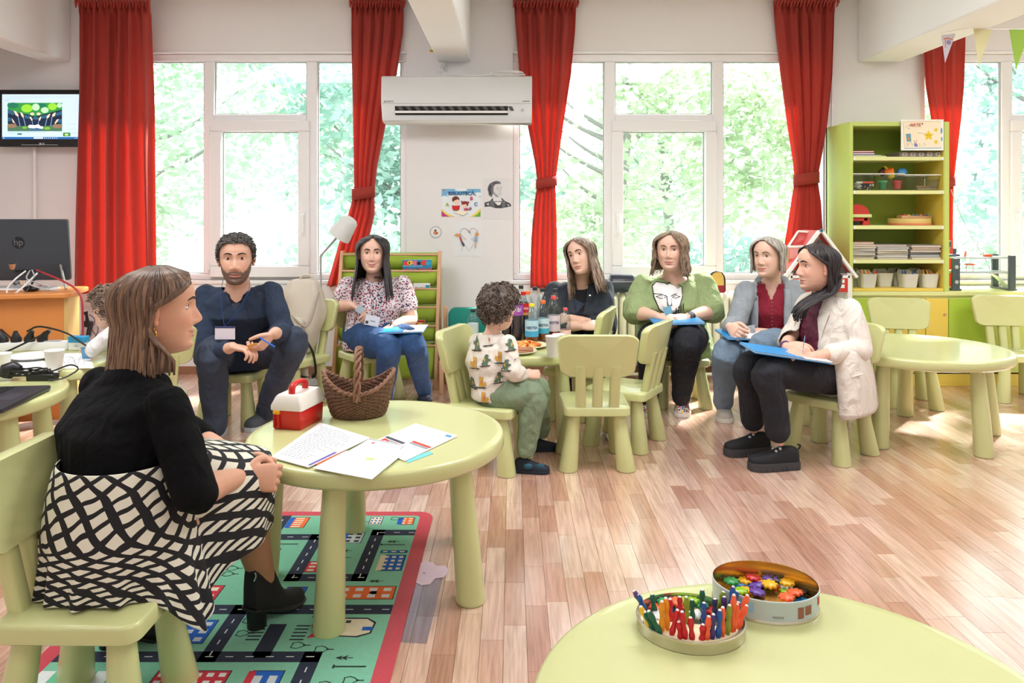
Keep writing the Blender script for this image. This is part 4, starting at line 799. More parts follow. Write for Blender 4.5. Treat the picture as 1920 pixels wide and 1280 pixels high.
# sloping side dormer with a red panel to the left of the gable
m = MB(); a, b, cc, d = P(1478, 463, 5.40), P(1497, 434, 5.48), P(1540, 437, 5.40), P(1524, 462, 5.32); o = Vector((c.x, 5.28, 0))
for p, q_ in ((a, b), (b, cc), (cc, d), (d, a)): m.tube([p-o, q_-o], 0.010, 6)
m.build('dormer_frame', WP, t); m = MB(); m.add([a-o, b-o, cc-o, d-o], [(0, 1, 2, 3)]); m.build('dormer_panel', RP, t, solid=0.006)
MB().tube([a-o, Vector((a.x, a.y, EV))-o], 0.011, 6).build('dormer_post', BEECH, t)

# ---------------------------------------------------------------- shelf unit and low cupboard
GRN = mat('shelf_green', (196, 214, 112), 0.4, var=0.03); GBK = mat('shelf_back_green', (166, 190, 76), 0.5, var=0.04); YEL = mat('shelf_yellow', (236, 208, 92), 0.4, var=0.03); PALE = mat('shelf_edge_pale', (226, 230, 160), 0.4, var=0.02); LGRN = mat('door_green', (176, 206, 70), 0.4, var=0.03)
SD = 5.33; sx0, sx1 = P(1593, 0, SD).x, P(1780, 0, SD).x; CZ = 0.66
t = thing('shelf_unit', 'tall lime shelf unit with five open shelves', 'shelf unit', ((sx0+sx1)/2, SD, 0)); W2 = (sx1-sx0)/2; top = P(0, 228, SD).z
MB().box(-W2, -W2+0.025, 0, 0.40, CZ, top).build('side_panel', GRN, t, bevel=0.002); MB().box(W2-0.035, W2, 0, 0.40, CZ, top).build('side_panel', GRN, t, bevel=0.002)
MB().box(W2-0.039, W2-0.035, 0.004, 0.39, CZ+0.02, top-0.02).build('inner_lining', YEL, t, smooth=False)
MB().box(-W2, W2, 0.38, 0.40, CZ, top).build('back_panel', GBK, t, smooth=False); MB().box(-W2+0.025, W2-0.035, 0.002, 0.38, top-0.03, top).build('top_panel', GRN, t, bevel=0.002)
SHZ = [P(0, y, SD).z for y in (298, 361, 427, 491)]
for zz in SHZ: MB().box(-W2+0.025, W2-0.039, 0.0, 0.38, zz-0.010, zz+0.016).build('shelf', PALE, t, bevel=0.002)
MB().box(-W2+0.025, W2-0.039, 0.0, 0.38, CZ, CZ+0.02).build('shelf', YEL, t, bevel=0.002)
m = MB()
for zz in SHZ:
    for s_ in (-W2+0.032, W2-0.046): m.box(s_-0.006, s_+0.006, -0.004, 0.0, zz-0.008, zz+0.013)
m.build('corner_cap', WHITE, t)
SHZ = [zz+0.0165 for zz in SHZ]+[CZ+0.0205]
t = thing('low_cupboard', 'long low cupboard with yellow and green doors under the shelf unit', 'cupboard', (sx0, SD+0.01, 0)); L_ = 2.3
MB().box(-0.02, L_, 0.0, 0.38, 0.10, CZ-0.03).build('carcass', PALE, t, smooth=False); MB().box(-0.03, L_+0.01, -0.02, 0.40, CZ-0.03, CZ-0.001).build('countertop', PALE, t, bevel=0.003); MB().box(-0.02, L_, -0.012, 0.0, 0.0, 0.085).build('plinth', YEL, t, bevel=0.002)
xs = [P(q_, 0, SD).x-sx0 for q_ in (1590, 1660, 1735, 1778, 1850)]+[1.25, 1.55, 1.85, 2.28]
for k in range(len(xs)-1):
    MB().box(xs[k]+0.003, xs[k+1]-0.003, -0.016, 0.0, 0.095, CZ-0.05).build('door', (LGRN, YEL, YEL, LGRN, mat('door_pale_green', (206, 220, 120), 0.4, var=0.03), YEL, LGRN, YEL)[k], t, bevel=0.003)
    MB().tube([(xs[k+1]-0.03, -0.016, 0.5), (xs[k+1]-0.03, -0.03, 0.5)], 0.008, 8).build('knob', BEECH, [q for q in t.children if q.name.startswith('door')][-1])

# things on the shelves: positions are metres along the unit from its front left corner
def sx(px, d=SD+0.1): return P(px, 0, d).x
t, w_, h_, M = sheet('hand drawn art corner sign with yellow stars, clipped to the shelf top', 'sign', 'art_sign', 1689, 1769, 224, 282, ink((244, 244, 236)), d=SD-0.006, th=0.002, off=0.0)
def pq(x, y): return ((x-1056)/576*w_, -(y-235)/415*h_)
brd = [(800, 60), (1300, 55), (1310, 410), (815, 415)]
prints('print', t, M, [((248, 236, 208), q(*brd)), ((236, 190, 90), stroke(q((800, 60), (1300, 55)), 0.003)+stroke(q((800, 60), (815, 415)), 0.003)), ((90, 170, 210), stroke(q((815, 415), (1310, 410)), 0.004)+[pe(1315, 180, 12, 40), pe(1318, 290, 10, 30)]), ((236, 206, 40), [[pq(1140+a*1.0, 245-b) for a, b in star(72, 0, 0)], [pq(1240+a, 168-b) for a, b in star(34, 0, 0, a=0.3)], [pq(1240+a, 328-b) for a, b in star(36, 0, 0, a=0.1)]]), ((110, 160, 176), q((832, 220), (900, 218), (905, 320), (845, 325))), ((206, 140, 90), [pe(868, 285, 16, 20)]), ((70, 80, 84), stroke(q((850, 325), (842, 395)), 0.0016)+stroke(q((880, 325), (862, 385)), 0.0016)+stroke(q((895, 315), (925, 380)), 0.0016)+stroke(q((990, 205), (1075, 218)), 0.0014)+[pe(1118, 240, 4, 8), pe(1152, 240, 4, 8)]), ((120, 130, 190), q((945, 350), (985, 350), (992, 392), (950, 392))), ((206, 70, 70), stroke(q((965, 350), (980, 300)), 0.0025)), ((60, 110, 90), stroke(q((958, 350), (945, 310)), 0.0025)), ((90, 90, 90), [pe(1080, 350, 5), pe(1065, 375, 4), pe(1095, 365, 4), pe(870, 150, 6), pe(845, 125, 5), pe(880, 105, 5), pe(1055, 85, 10, 10)]+stroke(q((1015, 350), (1020, 385)), 0.0014))])
text('ARTE', 0.032, 'lettering', ink((206, 96, 80)), t, M @ Matrix.Translation(pq(960, 105)+(0.006,)), bold=0.0004)
y = SD+0.14
for k, (lb, c_, wd, zz) in enumerate((('lime green folder at the bottom of the top shelf stack', (190, 214, 40), 0.235, 0.0), ('grey folder lying on the lime folder of the top shelf', (150, 146, 142), 0.20, 0.008), ('dark plum folder in the top shelf stack', (84, 44, 70), 0.155, 0.014), ('crimson folder on top of the top shelf stack', (176, 24, 60), 0.15, 0.030))):
    t = thing('folder', lb, 'folder', (sx0+0.03+wd/2, y, SHZ[0]+zz), 0, 'folders stacked on the top shelf'); th = (0.0075, 0.0055, 0.0155, 0.012)[k]
    MB().box(-wd/2, wd/2, -0.12, 0.12, 0, th).build('cover', mat('folder_%d' % k, c_, 0.45, var=0.05), t, bevel=0.001); MB().box(-wd/2+0.004, wd/2-0.003, -0.1205, 0.1, th*0.3, th*0.7).build('pages', PAPER, t, smooth=False)
t = thing('printed_tray', 'flat patterned paper box lying under the art sign', 'box', (sx(1722), SD+0.12, SHZ[0])); MB().box(-0.17, 0.17, -0.09, 0.12, 0, 0.036).build('box', mat('patterned_card', (156, 140, 128), 0.6, c2=(96, 90, 80), vscale=40), t, bevel=0.002)
prints('print', t, WALLM((0, -0.0902, 0.018)), [((196, 180, 170), [rct(-0.15+0.058*k, -0.115+0.058*k, -0.012, 0.013) for k in range(5)]), ((90, 100, 70), [rct(-0.14+0.058*k, -0.125+0.058*k, -0.004, 0.004) for k in range(5)]), ((226, 210, 60), rct(0.10, 0.13, -0.016, -0.008))])
BOXC = clear('clear_tub', (238, 240, 236), 0.10, 0.1)
def tub(label, px0, px1, h, fill):
    x0, x1 = P(px0, 0, SD+0.03).x, P(px1, 0, SD+0.03).x; w_ = x1-x0; t = thing('clear_tub', label, 'storage tub', ((x0+x1)/2, SD+0.13, SHZ[1]), 0, 'clear plastic tubs on the second shelf')
    o = [[Vector((x, y, zz)) for x, y in rrect(w_*k, 0.20*k, 0.02, 4)] for zz, k in ((0.001, 0.05), (0.001, 0.88), (h, 1.0))]
    MB().loft(o, caps=False).build('shell', BOXC, t, angle=60); MB().tube([(x, y, h) for x, y in rrect(w_+0.006, 0.206, 0.023, 4)], 0.004, 6, loop=True).build('rim', mat('tub_rim', (232, 234, 230), 0.4, var=0.01), t)
    return t, (x0+x1)/2, w_
tub('clear tub holding felt pens, at the end of the second shelf', 1594, 1641, 0.115, 0)
tub('clear tub holding pots of modelling dough', 1641, 1697, 0.115, 0); tub('low wide clear tub with wooden strips', 1697, 1766, 0.108, 0)
zz = SHZ[1]+0.006
for k, (c_, lb, a) in enumerate((((232, 96, 60), 'orange felt pen lying in the clear tub', 0.05), ((40, 96, 140), 'blue felt pen lying in the clear tub', -0.06), ((96, 60, 110), 'purple felt pen lying in the clear tub', 0.02), ((226, 190, 60), 'yellow felt pen lying in the clear tub', 0.15))):
    x = P(1618, 0, SD+0.1).x; t = thing('felt_pen', lb, 'pen', (x, SD+0.07+0.02*k, zz+0.014+0.012*(3-k)), a); MB().tube([(-0.062, 0, 0), (0.035, 0, 0)], 0.0075, 10).build('barrel', WHITE, t); MB().tube([(-0.02, 0, 0), (0.062, 0, 0)], 0.0085, 10).build('cap', mat('pen_%d' % k, c_, 0.4, var=0.03), t)
m = MB(); r = random.Random(2)
for _ in range(90): m.ball((r.uniform(-0.065, 0.065), r.uniform(-0.07, 0.07), r.uniform(0.006, 0.05)), r.uniform(0.005, 0.009), 6, r.randrange(4))
tag(m.build('craft_beads', [ink((228, 226, 214)), ink((110, 120, 90)), ink((206, 150, 60)), ink((70, 80, 84))], loc=(P(1617, 0, SD+0.1).x, SD+0.13, SHZ[1]+0.002)), 'mixed beads and scraps at the bottom of the felt pen tub', 'beads', kind='stuff')
def pot(lb, px, py, d, c_, cl, tilt=(0, 0, 0)):
    p = P(px, py, d); t = thing('dough_pot', lb, 'pot', p, 0, 'pots of modelling dough'); R = Matrix.Rotation(tilt[0], 4, 'X') @ Matrix.Rotation(tilt[1], 4, 'Y')
    MB().lathe([(0.024, 0), (0.028, 0.05)], 20, M=R).build('body', mat('dough_%d_%d_%d' % c_, c_, 0.5, var=0.04), t, angle=50); MB().lathe([(0.031, 0.046), (0.031, 0.058), (0.028, 0.061), (0.004, 0.061)], 20, M=R).build('lid', mat('dough_%d_%d_%d' % cl, cl, 0.45, var=0.03), t, angle=50)
pot('green pot with a green lid inside the clear tub', 1655, 354.5, SD+0.10, (60, 140, 90), (90, 170, 110)); pot('red pot inside the clear tub', 1682, 354.5, SD+0.10, (206, 80, 76), (206, 64, 60))
pot('yellow pot with an orange lid tipped on the tub', 1671, 331, SD+0.13, (240, 210, 70), (244, 120, 50), (0.5, -0.5, 0)); pot('pot with a round blue lid facing out of the tub', 1685, 326, SD+0.16, (90, 150, 190), (50, 130, 190), (1.35, 0, 0)); pot('pot with a yellow lid lying behind the orange one', 1650, 326, SD+0.16, (90, 50, 40), (236, 216, 50), (0.3, 0.9, 0))
for k in range(4):
    t = thing('wooden_strip', ('lowest pale wooden strip lying in the low wide tub', 'green strip lying in the low wide tub', 'pink strip lying in the low wide tub', 'uppermost pale wooden strip in the low wide tub')[k], 'strip', (P(1736, 0, SD+0.1).x+0.01*k, SD+0.07+0.03*k, SHZ[1]+0.008+0.007*k), 0.04*k-0.05, 'wooden strips in the low tub'); MB().box(-0.075, 0.075, -0.008, 0.008, 0, 0.006).build('strip_body', (BEECH, mat('strip_green', (96, 150, 100), 0.5, var=0.05), mat('strip_pink', (196, 130, 120), 0.5, var=0.05), BEECH)[k], t, bevel=0.001)
# third shelf: red toy drum set and wooden instruments
z3 = SHZ[2]; x = P(1613, 0, SD+0.12).x
t = thing('toy_accordion', 'red and white rounded toy on the third shelf', 'toy', (x, SD+0.14, z3)); MB().box(-0.075, 0.07, -0.05, 0.05, 0.055, 0.078).build('white_band', PALE, t, bevel=0.004)
MB().prism([(-0.075, 0.0)]+[(-0.075+0.125*math.cos(a) if False else -0.03+0.085*math.cos(a), 0.07*math.sin(a)) for a in np.linspace(0, PI, 14)], -0.04, 0.04, M=WALLM((0, 0, 0.078))).build('dome', RP, t, angle=50); MB().box(-0.075, 0.05, -0.03, 0.05, 0.028, 0.055).build('lower_body', RP, t, bevel=0.004)
MB().loft([[Vector((0.04+u*k, v*0.03, zz)) for u, v in ((-0.02, -1), (0.02, -1), (0.02, 1), (-0.02, 1))] for zz, k in ((0, 1.4), (0.05, 0.8))]).build('foot', RP, t, bevel=0.002); MB().box(-0.075, 0.0, -0.02, 0.05, 0, 0.03).build('dark_base', BLACK, t)
x = P(1709, 0, SD+0.14).x; t = thing('toy_drum', 'flat wooden hand drum with a coral rim on the third shelf', 'drum', (x, SD+0.17, z3)); MB().lathe([(0.138, 0), (0.142, 0.002), (0.142, 0.014)], 40).build('coral_rim', mat('coral', (232, 130, 90), 0.5, var=0.04), t, angle=50); MB().lathe([(0.140, 0.014), (0.141, 0.044), (0.138, 0.048), (0.01, 0.048)], 40).build('shell', mat('pale_wood', (230, 200, 120), 0.5, c2=(216, 184, 104), vscale=8), t, angle=50)
t = thing('toy_xylophone', 'small wooden xylophone with coloured bars lying on the drum', 'xylophone', (x+0.02, SD+0.15, z3+0.049), math.radians(-4)); m = MB(); m.add([(-0.10, -0.045, 0), (0.11, -0.03, 0), (0.11, 0.03, 0), (-0.10, 0.045, 0), (-0.10, -0.045, 0.02), (0.11, -0.03, 0.02), (0.11, 0.03, 0.02), (-0.10, 0.045, 0.02)], [(3, 2, 1, 0), (4, 5, 6, 7), (0, 1, 5, 4), (1, 2, 6, 5), (2, 3, 7, 6), (3, 0, 4, 7)]); m.build('frame', BEECH, t, bevel=0.002)
for k in range(7): MB().box(-0.085+k*0.027, -0.066+k*0.027, -0.045, 0.045, 0.02, 0.025).build('bar', (ink((220, 60, 50)), ink((236, 190, 60)), ink((60, 140, 70)), ink((60, 120, 190)), ink((240, 150, 60)), ink((90, 60, 140)), ink((60, 140, 70)))[k], t, bevel=0.001); MB().ball((-0.075+k*0.027, -0.035, 0.028), 0.0035, 6).build('pin', GREY, t)
# fourth shelf: three stacks of exercise books
r = random.Random(9); z4 = SHZ[3]; PGS = [mat('pages_%d' % k, c_, 0.8, var=0.05) for k, c_ in enumerate(((226, 220, 206), (206, 196, 176), (196, 198, 196), (222, 204, 186)))]; CB = [(186, 180, 168), (206, 190, 150), (150, 152, 150), (190, 166, 136), (120, 128, 130), (196, 190, 184), (186, 130, 96)]
ORD = ['first', 'second', 'third', 'fourth', 'fifth', 'sixth', 'seventh', 'eighth']; STK = ['stack by the outer side', 'middle stack', 'stack by the yellow lining']
for st, (px0, px1, n) in enumerate(((1594, 1643, 8), (1644, 1705, 7), (1707, 1764, 6))):
    x0, x1 = P(px0, 0, SD+0.03).x, P(px1, 0, SD+0.03).x; zz = z4; H = (0.118, 0.105, 0.098)[st]
    for k in range(n):
        th = H/n*r.uniform(0.85, 1.12); w_ = (x1-x0)*r.uniform(0.93, 1.0); c_ = r.choice(CB); t = thing('exercise_book', '%s exercise book from the bottom of the %s' % (ORD[k], STK[st]), 'book', ((x0+x1)/2+r.uniform(-0.004, 0.004), SD+0.14+r.uniform(-0.014, 0.014), zz), r.uniform(-0.05, 0.05), 'exercise books stacked on the fourth shelf')
        MB().box(-w_/2, w_/2, -0.11, 0.11, 0, th*0.16).build('cover', mat('cover_%d_%d_%d' % c_, c_, 0.6, var=0.05), t); MB().box(-w_/2+0.003, w_/2-0.003, -0.106, 0.106, th*0.16, th*0.84).build('pages', r.choice(PGS), t); MB().box(-w_/2, w_/2, -0.11, 0.11, th*0.84, th*0.98).build('cover', mat('cover_%d_%d_%d' % c_, c_, 0.6, var=0.05), t); zz += th
# fifth shelf: two rows of pale pots with high rounded backs
POTM = mat('pale_pot', (222, 224, 216), 0.45, var=0.02); z5 = SHZ[4]
def hpot(px, d, lb):
    x = P(px, 0, d).x; t = thing('storage_pot', lb, 'storage pot', (x, d+0.05, z5), 0, 'pale storage pots on the bottom shelf'); NB = 32
    def ring(zf, k, inner=0):
        out = []
        for x_, y_ in rrect(0.118*k-inner, 0.10*k-inner, 0.02, 7):
            hh = 0.098+(0.05*max(0, math.cos(min(1, abs(x_)/0.06)*PI/2))*max(0, min(1, (y_+0.01)/0.03)))
            out.append(Vector((x_, y_, zf*hh)))
        return out
    MB().loft([ring(0.004, 0.80), ring(0.03, 0.82), ring(0.97, 1.0), ring(1.0, 1.06), ring(1.0, 1.03), ring(0.97, 0.97), ring(0.1, 0.78), ring(0.08, 0.1)]).build('body', POTM, t, angle=60); return t, x
POTS = [(1608, SD+0.15, 'second row pot nearest the outer side panel'), (1631, SD+0.015, 'front pot nearest the white dollhouse'), (1662, SD+0.10, 'front row pot half behind the one with the red pen'), (1690, SD+0.15, 'rear pot in the middle of the row'), (1709, SD+0.015, 'front pot holding blues'), (1728, SD+0.17, 'rear pot beside the yellow lining'), (1747, SD+0.02, 'front pot crammed with yellow and orange ones')]
CNM = {(176, 40, 50): 'red pen', (236, 130, 50): 'orange crayon', (240, 150, 90): 'peach crayon', (214, 90, 40): 'rust crayon', (240, 190, 60): 'golden crayon', (40, 40, 40): 'black pen', (226, 200, 60): 'yellow crayon', (36, 36, 38): 'black pen', (50, 46, 40): 'dark brown pen', (230, 200, 50): 'yellow crayon', (40, 90, 150): 'blue crayon', (60, 60, 110): 'indigo crayon', (60, 120, 170): 'light blue crayon', (30, 30, 30): 'black pen', (244, 190, 50): 'yellow crayon', (244, 196, 50): 'lemon crayon', (240, 170, 40): 'amber crayon', (240, 120, 60): 'orange crayon', (236, 150, 40): 'ochre crayon', (60, 50, 50): 'dark crayon', (240, 110, 60): 'coral crayon'}
CRN = {1: [(176, 40, 50), (236, 130, 50), (240, 150, 90), (214, 90, 40), (240, 190, 60)], 0: [(40, 40, 40), (226, 200, 60)], 3: [(36, 36, 38), (50, 46, 40), (230, 200, 50)], 4: [(40, 90, 150), (60, 60, 110), (60, 120, 170)], 5: [(30, 30, 30)], 6: [(244, 190, 50), (244, 196, 50), (240, 170, 40), (240, 120, 60), (236, 150, 40), (60, 50, 50), (240, 110, 60)], 2: []}
r = random.Random(5)
for i, (px, d, lb) in enumerate(POTS):
    t0, x = hpot(px, d, 'pale '+lb)
    for k, c_ in enumerate(CRN[i]):
        a = r.uniform(-0.035, 0.035); t = thing('crayon', CNM[c_]+' in the pale '+lb, 'crayon', (x+a+0.01, d+0.045+r.uniform(-0.015, 0.02), z5+0.02), 0, 'crayons in the pots'); cm = mat('crayon_%d_%d_%d' % c_, c_, 0.5, var=0.03)
        tl = r.uniform(-0.3, 0.4); e = Vector((math.sin(tl)*0.11, 0.01, math.cos(tl)*0.10+r.uniform(0, 0.012))); MB().tube([(0, 0, 0), e*0.88], 0.0055, 8).build('shaft', cm, t); MB().tube([e*0.88, e], [0.0055, 0.0012], 8).build('tip', cm, t)
# toy garage on the counter
DG = mat('garage_dark', (78, 88, 92), 0.4, var=0.05); LG_ = mat('garage_light', (190, 200, 196), 0.4, var=0.03); ORG = mat('garage_orange', (236, 100, 60), 0.4, var=0.04)
gx0, gx1 = P(1778, 0, SD+0.12).x, P(1893, 0, SD+0.12).x; t = thing('toy_garage', 'grey two-deck toy parking garage on the cupboard top', 'toy garage', ((gx0+gx1)/2, SD+0.16, CZ)); W2 = (gx1-gx0)/2
for zz, lab in ((0.118, 0), (0.222, 1)):
    m = MB(); n = 24; m.loft([[Vector((-W2+2*W2*u, s_*(0.10)+0.012*math.sin(u*9), zz+q_)) for s_, q_ in ((-1, 0), (1, 0), (1, 0.012), (-1, 0.012))] for u in np.linspace(0, 1, n)]); m.build('deck', LG_, t, angle=50)
for x, wd in ((-W2+0.02, 0.026), (W2-0.02, 0.022)):
    for s_ in (-1, 1):
        MB().box(x-wd, x+wd, s_*0.095-0.012, s_*0.095+0.012, 0.001, 0.245 if x > 0 else 0.225).build('pillar', DG, t, bevel=0.003)
    MB().box(x-wd-0.008, x+wd+0.008, -0.11, 0.11, 0, 0.012).build('pillar_foot', DG, t, bevel=0.002)
MB().lathe([(0.013, 0), (0.013, 0.004)], 16, M=WALLM((-W2+0.02, -0.108, 0.165))).build('round_window', LG_, t); MB().lathe([(0.013, 0), (0.013, 0.004)], 16, M=WALLM((-W2+0.02, -0.108, 0.06))).build('round_window', LG_, t)
MB().box(-W2, -W2+0.05, -0.05, 0.05, 0.234, 0.25).build('lift_base', DG, t); MB().tube([(-W2+0.012, 0, 0.25), (-W2+0.02, 0, 0.30)], [0.014, 0.018], 10).build('lift_tower', mat('garage_teal', (90, 160, 150), 0.4, var=0.05), t); MB().box(-W2+0.006, -W2+0.04, -0.012, 0.012, 0.30, 0.345).build('lift_head', DG, t, bevel=0.006)
MB().box(-W2+0.06, -W2+0.075, -0.008, 0.008, 0.234, 0.29).build('sign_post', mat('garage_purple', (70, 64, 100), 0.4, var=0.05), t); MB().box(-W2+0.045, -W2+0.10, -0.012, 0.012, 0.234, 0.25).build('kiosk', mat('garage_purple', (70, 64, 100)), t)
MB().tube([(-0.105, -0.05, 0.234), (-0.10, -0.05, 0.275)], [0.009, 0.006], 8).build('bollard', ORG, t); MB().box(0.03, 0.085, -0.06, -0.03, 0.234, 0.252).build('barrier', ORG, t, bevel=0.004)
m = MB(); m.loft([[Vector((-0.072+0.03*math.cos(a), y_, 0.175+0.012*math.sin(a))) for a in np.linspace(0, PI, 8)] for y_ in (-0.07, -0.03)]); m.build('canopy', ORG, t)
for s_ in (-1, 1): MB().tube([(-0.072+s_*0.024, -0.05, 0.13), (-0.072+s_*0.024, -0.05, 0.178)], 0.002, 6).build('canopy_post', ORG, t)
MB().loft([[Vector((0.02+0.16*u, -0.06+0.03*s_, 0.125-0.11*u*u+q_)) for s_, q_ in ((-1, 0), (1, 0), (1, 0.006), (-1, 0.006))] for u in np.linspace(0, 1, 12)]).build('ramp', LG_, t)
tag(MB().tube(catmull([P(1783, 355, 5.6), P(1800, 400, 5.6), P(1820, 440, 5.6), P(1850, 490, 5.58)], 6), 0.003, 6).build('cord', GREY), 'thin grey cord hanging slanted before the window over the garage', 'cord')
# stickers of flying birds on the window pane, pennants on a string
for k, (px, py, s_, a) in enumerate(((1855, 157, 0.075, 0.2), (1852, 212, 0.05, -0.1), (1840, 270, 0.05, 0.3), (1830, 330, 0.05, -0.3))):
    o = P(px, py, WY+0.055); Mb = WALLM(o) @ Matrix.Rotation(a, 4, 'Z')
    bpo = [(-1.0, 0.15), (-0.5, 0.12), (0.1, 0.7), (0.25, 0.65), (0.05, 0.05), (0.9, 0.1), (1.0, -0.1), (0.2, -0.18), (0.1, -0.8), (-0.1, -0.75), (-0.25, -0.15), (-0.8, 0.0)]
    tag(MB().prism([(x*s_, y*s_) for x, y in bpo], 0, 0.0006, M=Mb).build('window_sticker', clear('frosted_film', (206, 214, 216), 0.3, 0.6), smooth=False), ('large bird shaped film sticker high on the window pane over the garage', 'bird shaped film sticker just below the large bird', 'bird shaped film sticker halfway down the pane', 'lowest bird shaped film sticker on the pane')[k], 'sticker')
t = thing('bunting', 'string of paper pennants hung from the ceiling beam', 'bunting', P(1815, 53, 4.69)); o = P(1815, 53, 4.69)
MB().tube([P(1762, 62, 4.69)-o, P(1815, 53, 4.69)-o, P(1860, 54.5, 4.69)-o, P(1960, 55, 4.69)-o], 0.003, 6).build('string', WHITE, t)
for poly, c_ in (([(1765, 66), (1792, 63), (1772, 118)], (226, 222, 232)), ([(1825, 54), (1861, 54), (1835, 126)], (236, 232, 190)), ([(1892, 55), (1932, 55), (1905, 132)], (176, 214, 90))):
    MB().loft([[P(x, y, 4.69+q_)-o for x, y in poly] for q_ in (-0.001, 0.0)]).build('pennant', mat('pennant_%d' % c_[2], c_, 0.7, var=0.03, trans=0.3), t, smooth=False)
prints('pennant_print', t, WALLM(P(1777, 82, 4.688)-o), [((214, 110, 60), [disc(0.005, 8, -0.02+0.011*k, 0.03+0.004*math.sin(k)) for k in range(5)]+[disc(0.004, 8, -0.014, 0.018-0.012*k) for k in range(4)]), ((150, 140, 190), disc(0.014, 12, 0.006, 0.008))])

# ---------------------------------------------------------------- toolbox, basket and papers on the round table
RPL = mat('red_plastic', (206, 34, 32), 0.35, var=0.04); OFW = mat('offwhite_plastic', (234, 228, 218), 0.4, var=0.02)
t = thing('toy_toolbox', 'red toy toolbox with a white lid and red handle', 'toolbox', (-0.742, 2.665, TZ), math.radians(-14))
MB().loft([[Vector((x, y, zz)) for x, y in rrect(0.108*k, 0.165*k, 0.008, 3)] for zz, k in ((0.0005, 0.94), (0.003, 0.96), (0.068, 1.0))]).build('body', RPL, t, angle=50)
MB().loft([[Vector((x, y, zz)) for x, y in rrect(0.118-q1, 0.175-q2, 0.01, 3)] for zz, q1, q2 in ((0.066, 0.0, 0.0), (0.08, 0.0, 0.0), (0.108, 0.024, 0.02), (0.114, 0.034, 0.03))]).build('lid', OFW, t, angle=40)
MB().tube(catmull([(0, -0.045, 0.112), (0, -0.042, 0.135), (0, -0.02, 0.145), (0, 0.02, 0.145), (0, 0.042, 0.135), (0, 0.045, 0.112)], 5), [(0.008, 0.012)]*26, 10, side=(0, 1, 0)).build('handle', RPL, t)
MB().box(-0.047, -0.022, -0.090, -0.080, 0.052, 0.066).build('catch', mat('catch_yellow', (240, 180, 30), 0.4, var=0.03), t, bevel=0.003); MB().box(-0.047, -0.042, -0.086, -0.080, 0.006, 0.055).build('rib', RPL, t); MB().box(-0.029, -0.024, -0.086, -0.080, 0.006, 0.055).build('rib', RPL, t)
WK = mat('wicker', (88, 60, 44), 0.6, c2=(132, 96, 72), vscale=30, bump=0.2, bscale=120); WK2 = mat('wicker_pale', (150, 108, 82), 0.55, c2=(116, 80, 58), vscale=30, bump=0.2, bscale=120)
t = thing('wicker_basket', 'brown wicker basket with a tall hoop handle', 'basket', (-0.555, 2.775, TZ), math.radians(8))
BA = lambda f: 0.086+0.036*f**0.7; BB = lambda f: 0.066+0.040*f**0.7
rimz = lambda a: 0.095+0.062*abs(math.cos(a))**2.2
m = MB(); NR = 17; NS = 30
for i in range(NR):
    pts = []
    for j in range(NS*4):
        a = 2*PI*j/(NS*4); z_ = (0.006+(rimz(a)-0.006)*(i+0.5)/NR) if i > 4 else 0.006+(rimz(a)*0.75+0.025-0.006)*(i+0.5)/NR*((i+0.5)/5*0.15+0.85)
        f = min(1, z_/0.13); k = (-1)**i*math.cos(NS*a/1.0)*0.0042; pts.append(((BA(f)+k)*math.cos(a), (BB(f)+k)*math.sin(a), z_))
    m.tube(pts, 0.0044, 6, loop=True)
tag(m.build('weave', WK, t), kind='stuff')
m = MB()
for j in range(NS):
    a = 2*PI*(j+0.5)/NS; pts = []
    for i in range(8): z_ = 0.003+rimz(a)*i/7; f = min(1, z_/0.13); pts.append((BA(f)*math.cos(a), BB(f)*math.sin(a), z_))
    m.tube(pts, 0.0030, 5)
tag(m.build('stakes', WK2, t), kind='stuff')
m = MB()
for q_ in (0, 1):
    pts = []
    for j in range(120): a = 2*PI*j/120; f = 1; pts.append(((BA(1)+0.003+0.004*math.cos(20*a+q_*PI))*math.cos(a), (BB(1)+0.003+0.004*math.cos(20*a+q_*PI))*math.sin(a), rimz(a)+0.004+0.004*math.sin(20*a+q_*PI)))
    m.tube(pts, 0.005, 6, loop=True)
m.build('rim', WK2, t); MB().lathe([(0.09, 0.001), (0.092, 0.006), (0.01, 0.007)], 32, sy=0.75).build('bottom', WK, t)
m = MB()
for q_ in range(3):
    pts = []
    for i in range(60):
        a = PI*i/59; s_ = i*0.42+q_*2*PI/3; c_ = Vector((0.004*math.cos(s_), 0.112*math.cos(a)*(1-0.06*math.sin(a)), 0.075+0.165*math.sin(a)**0.8)); n_ = Vector((0, math.cos(a), math.sin(a))); pts.append(c_+Vector((0.0055*math.cos(s_), 0, 0))+n_*0.0055*math.sin(s_))
    m.tube(pts, 0.0052, 6)
m.build('handle', WK2, t)
ZP = TZ+0.0006
paper('teal card peeping out under the papers', [(760, 860), (806, 846), (813, 850), (764, 868)], ZP, ink((120, 204, 206)))
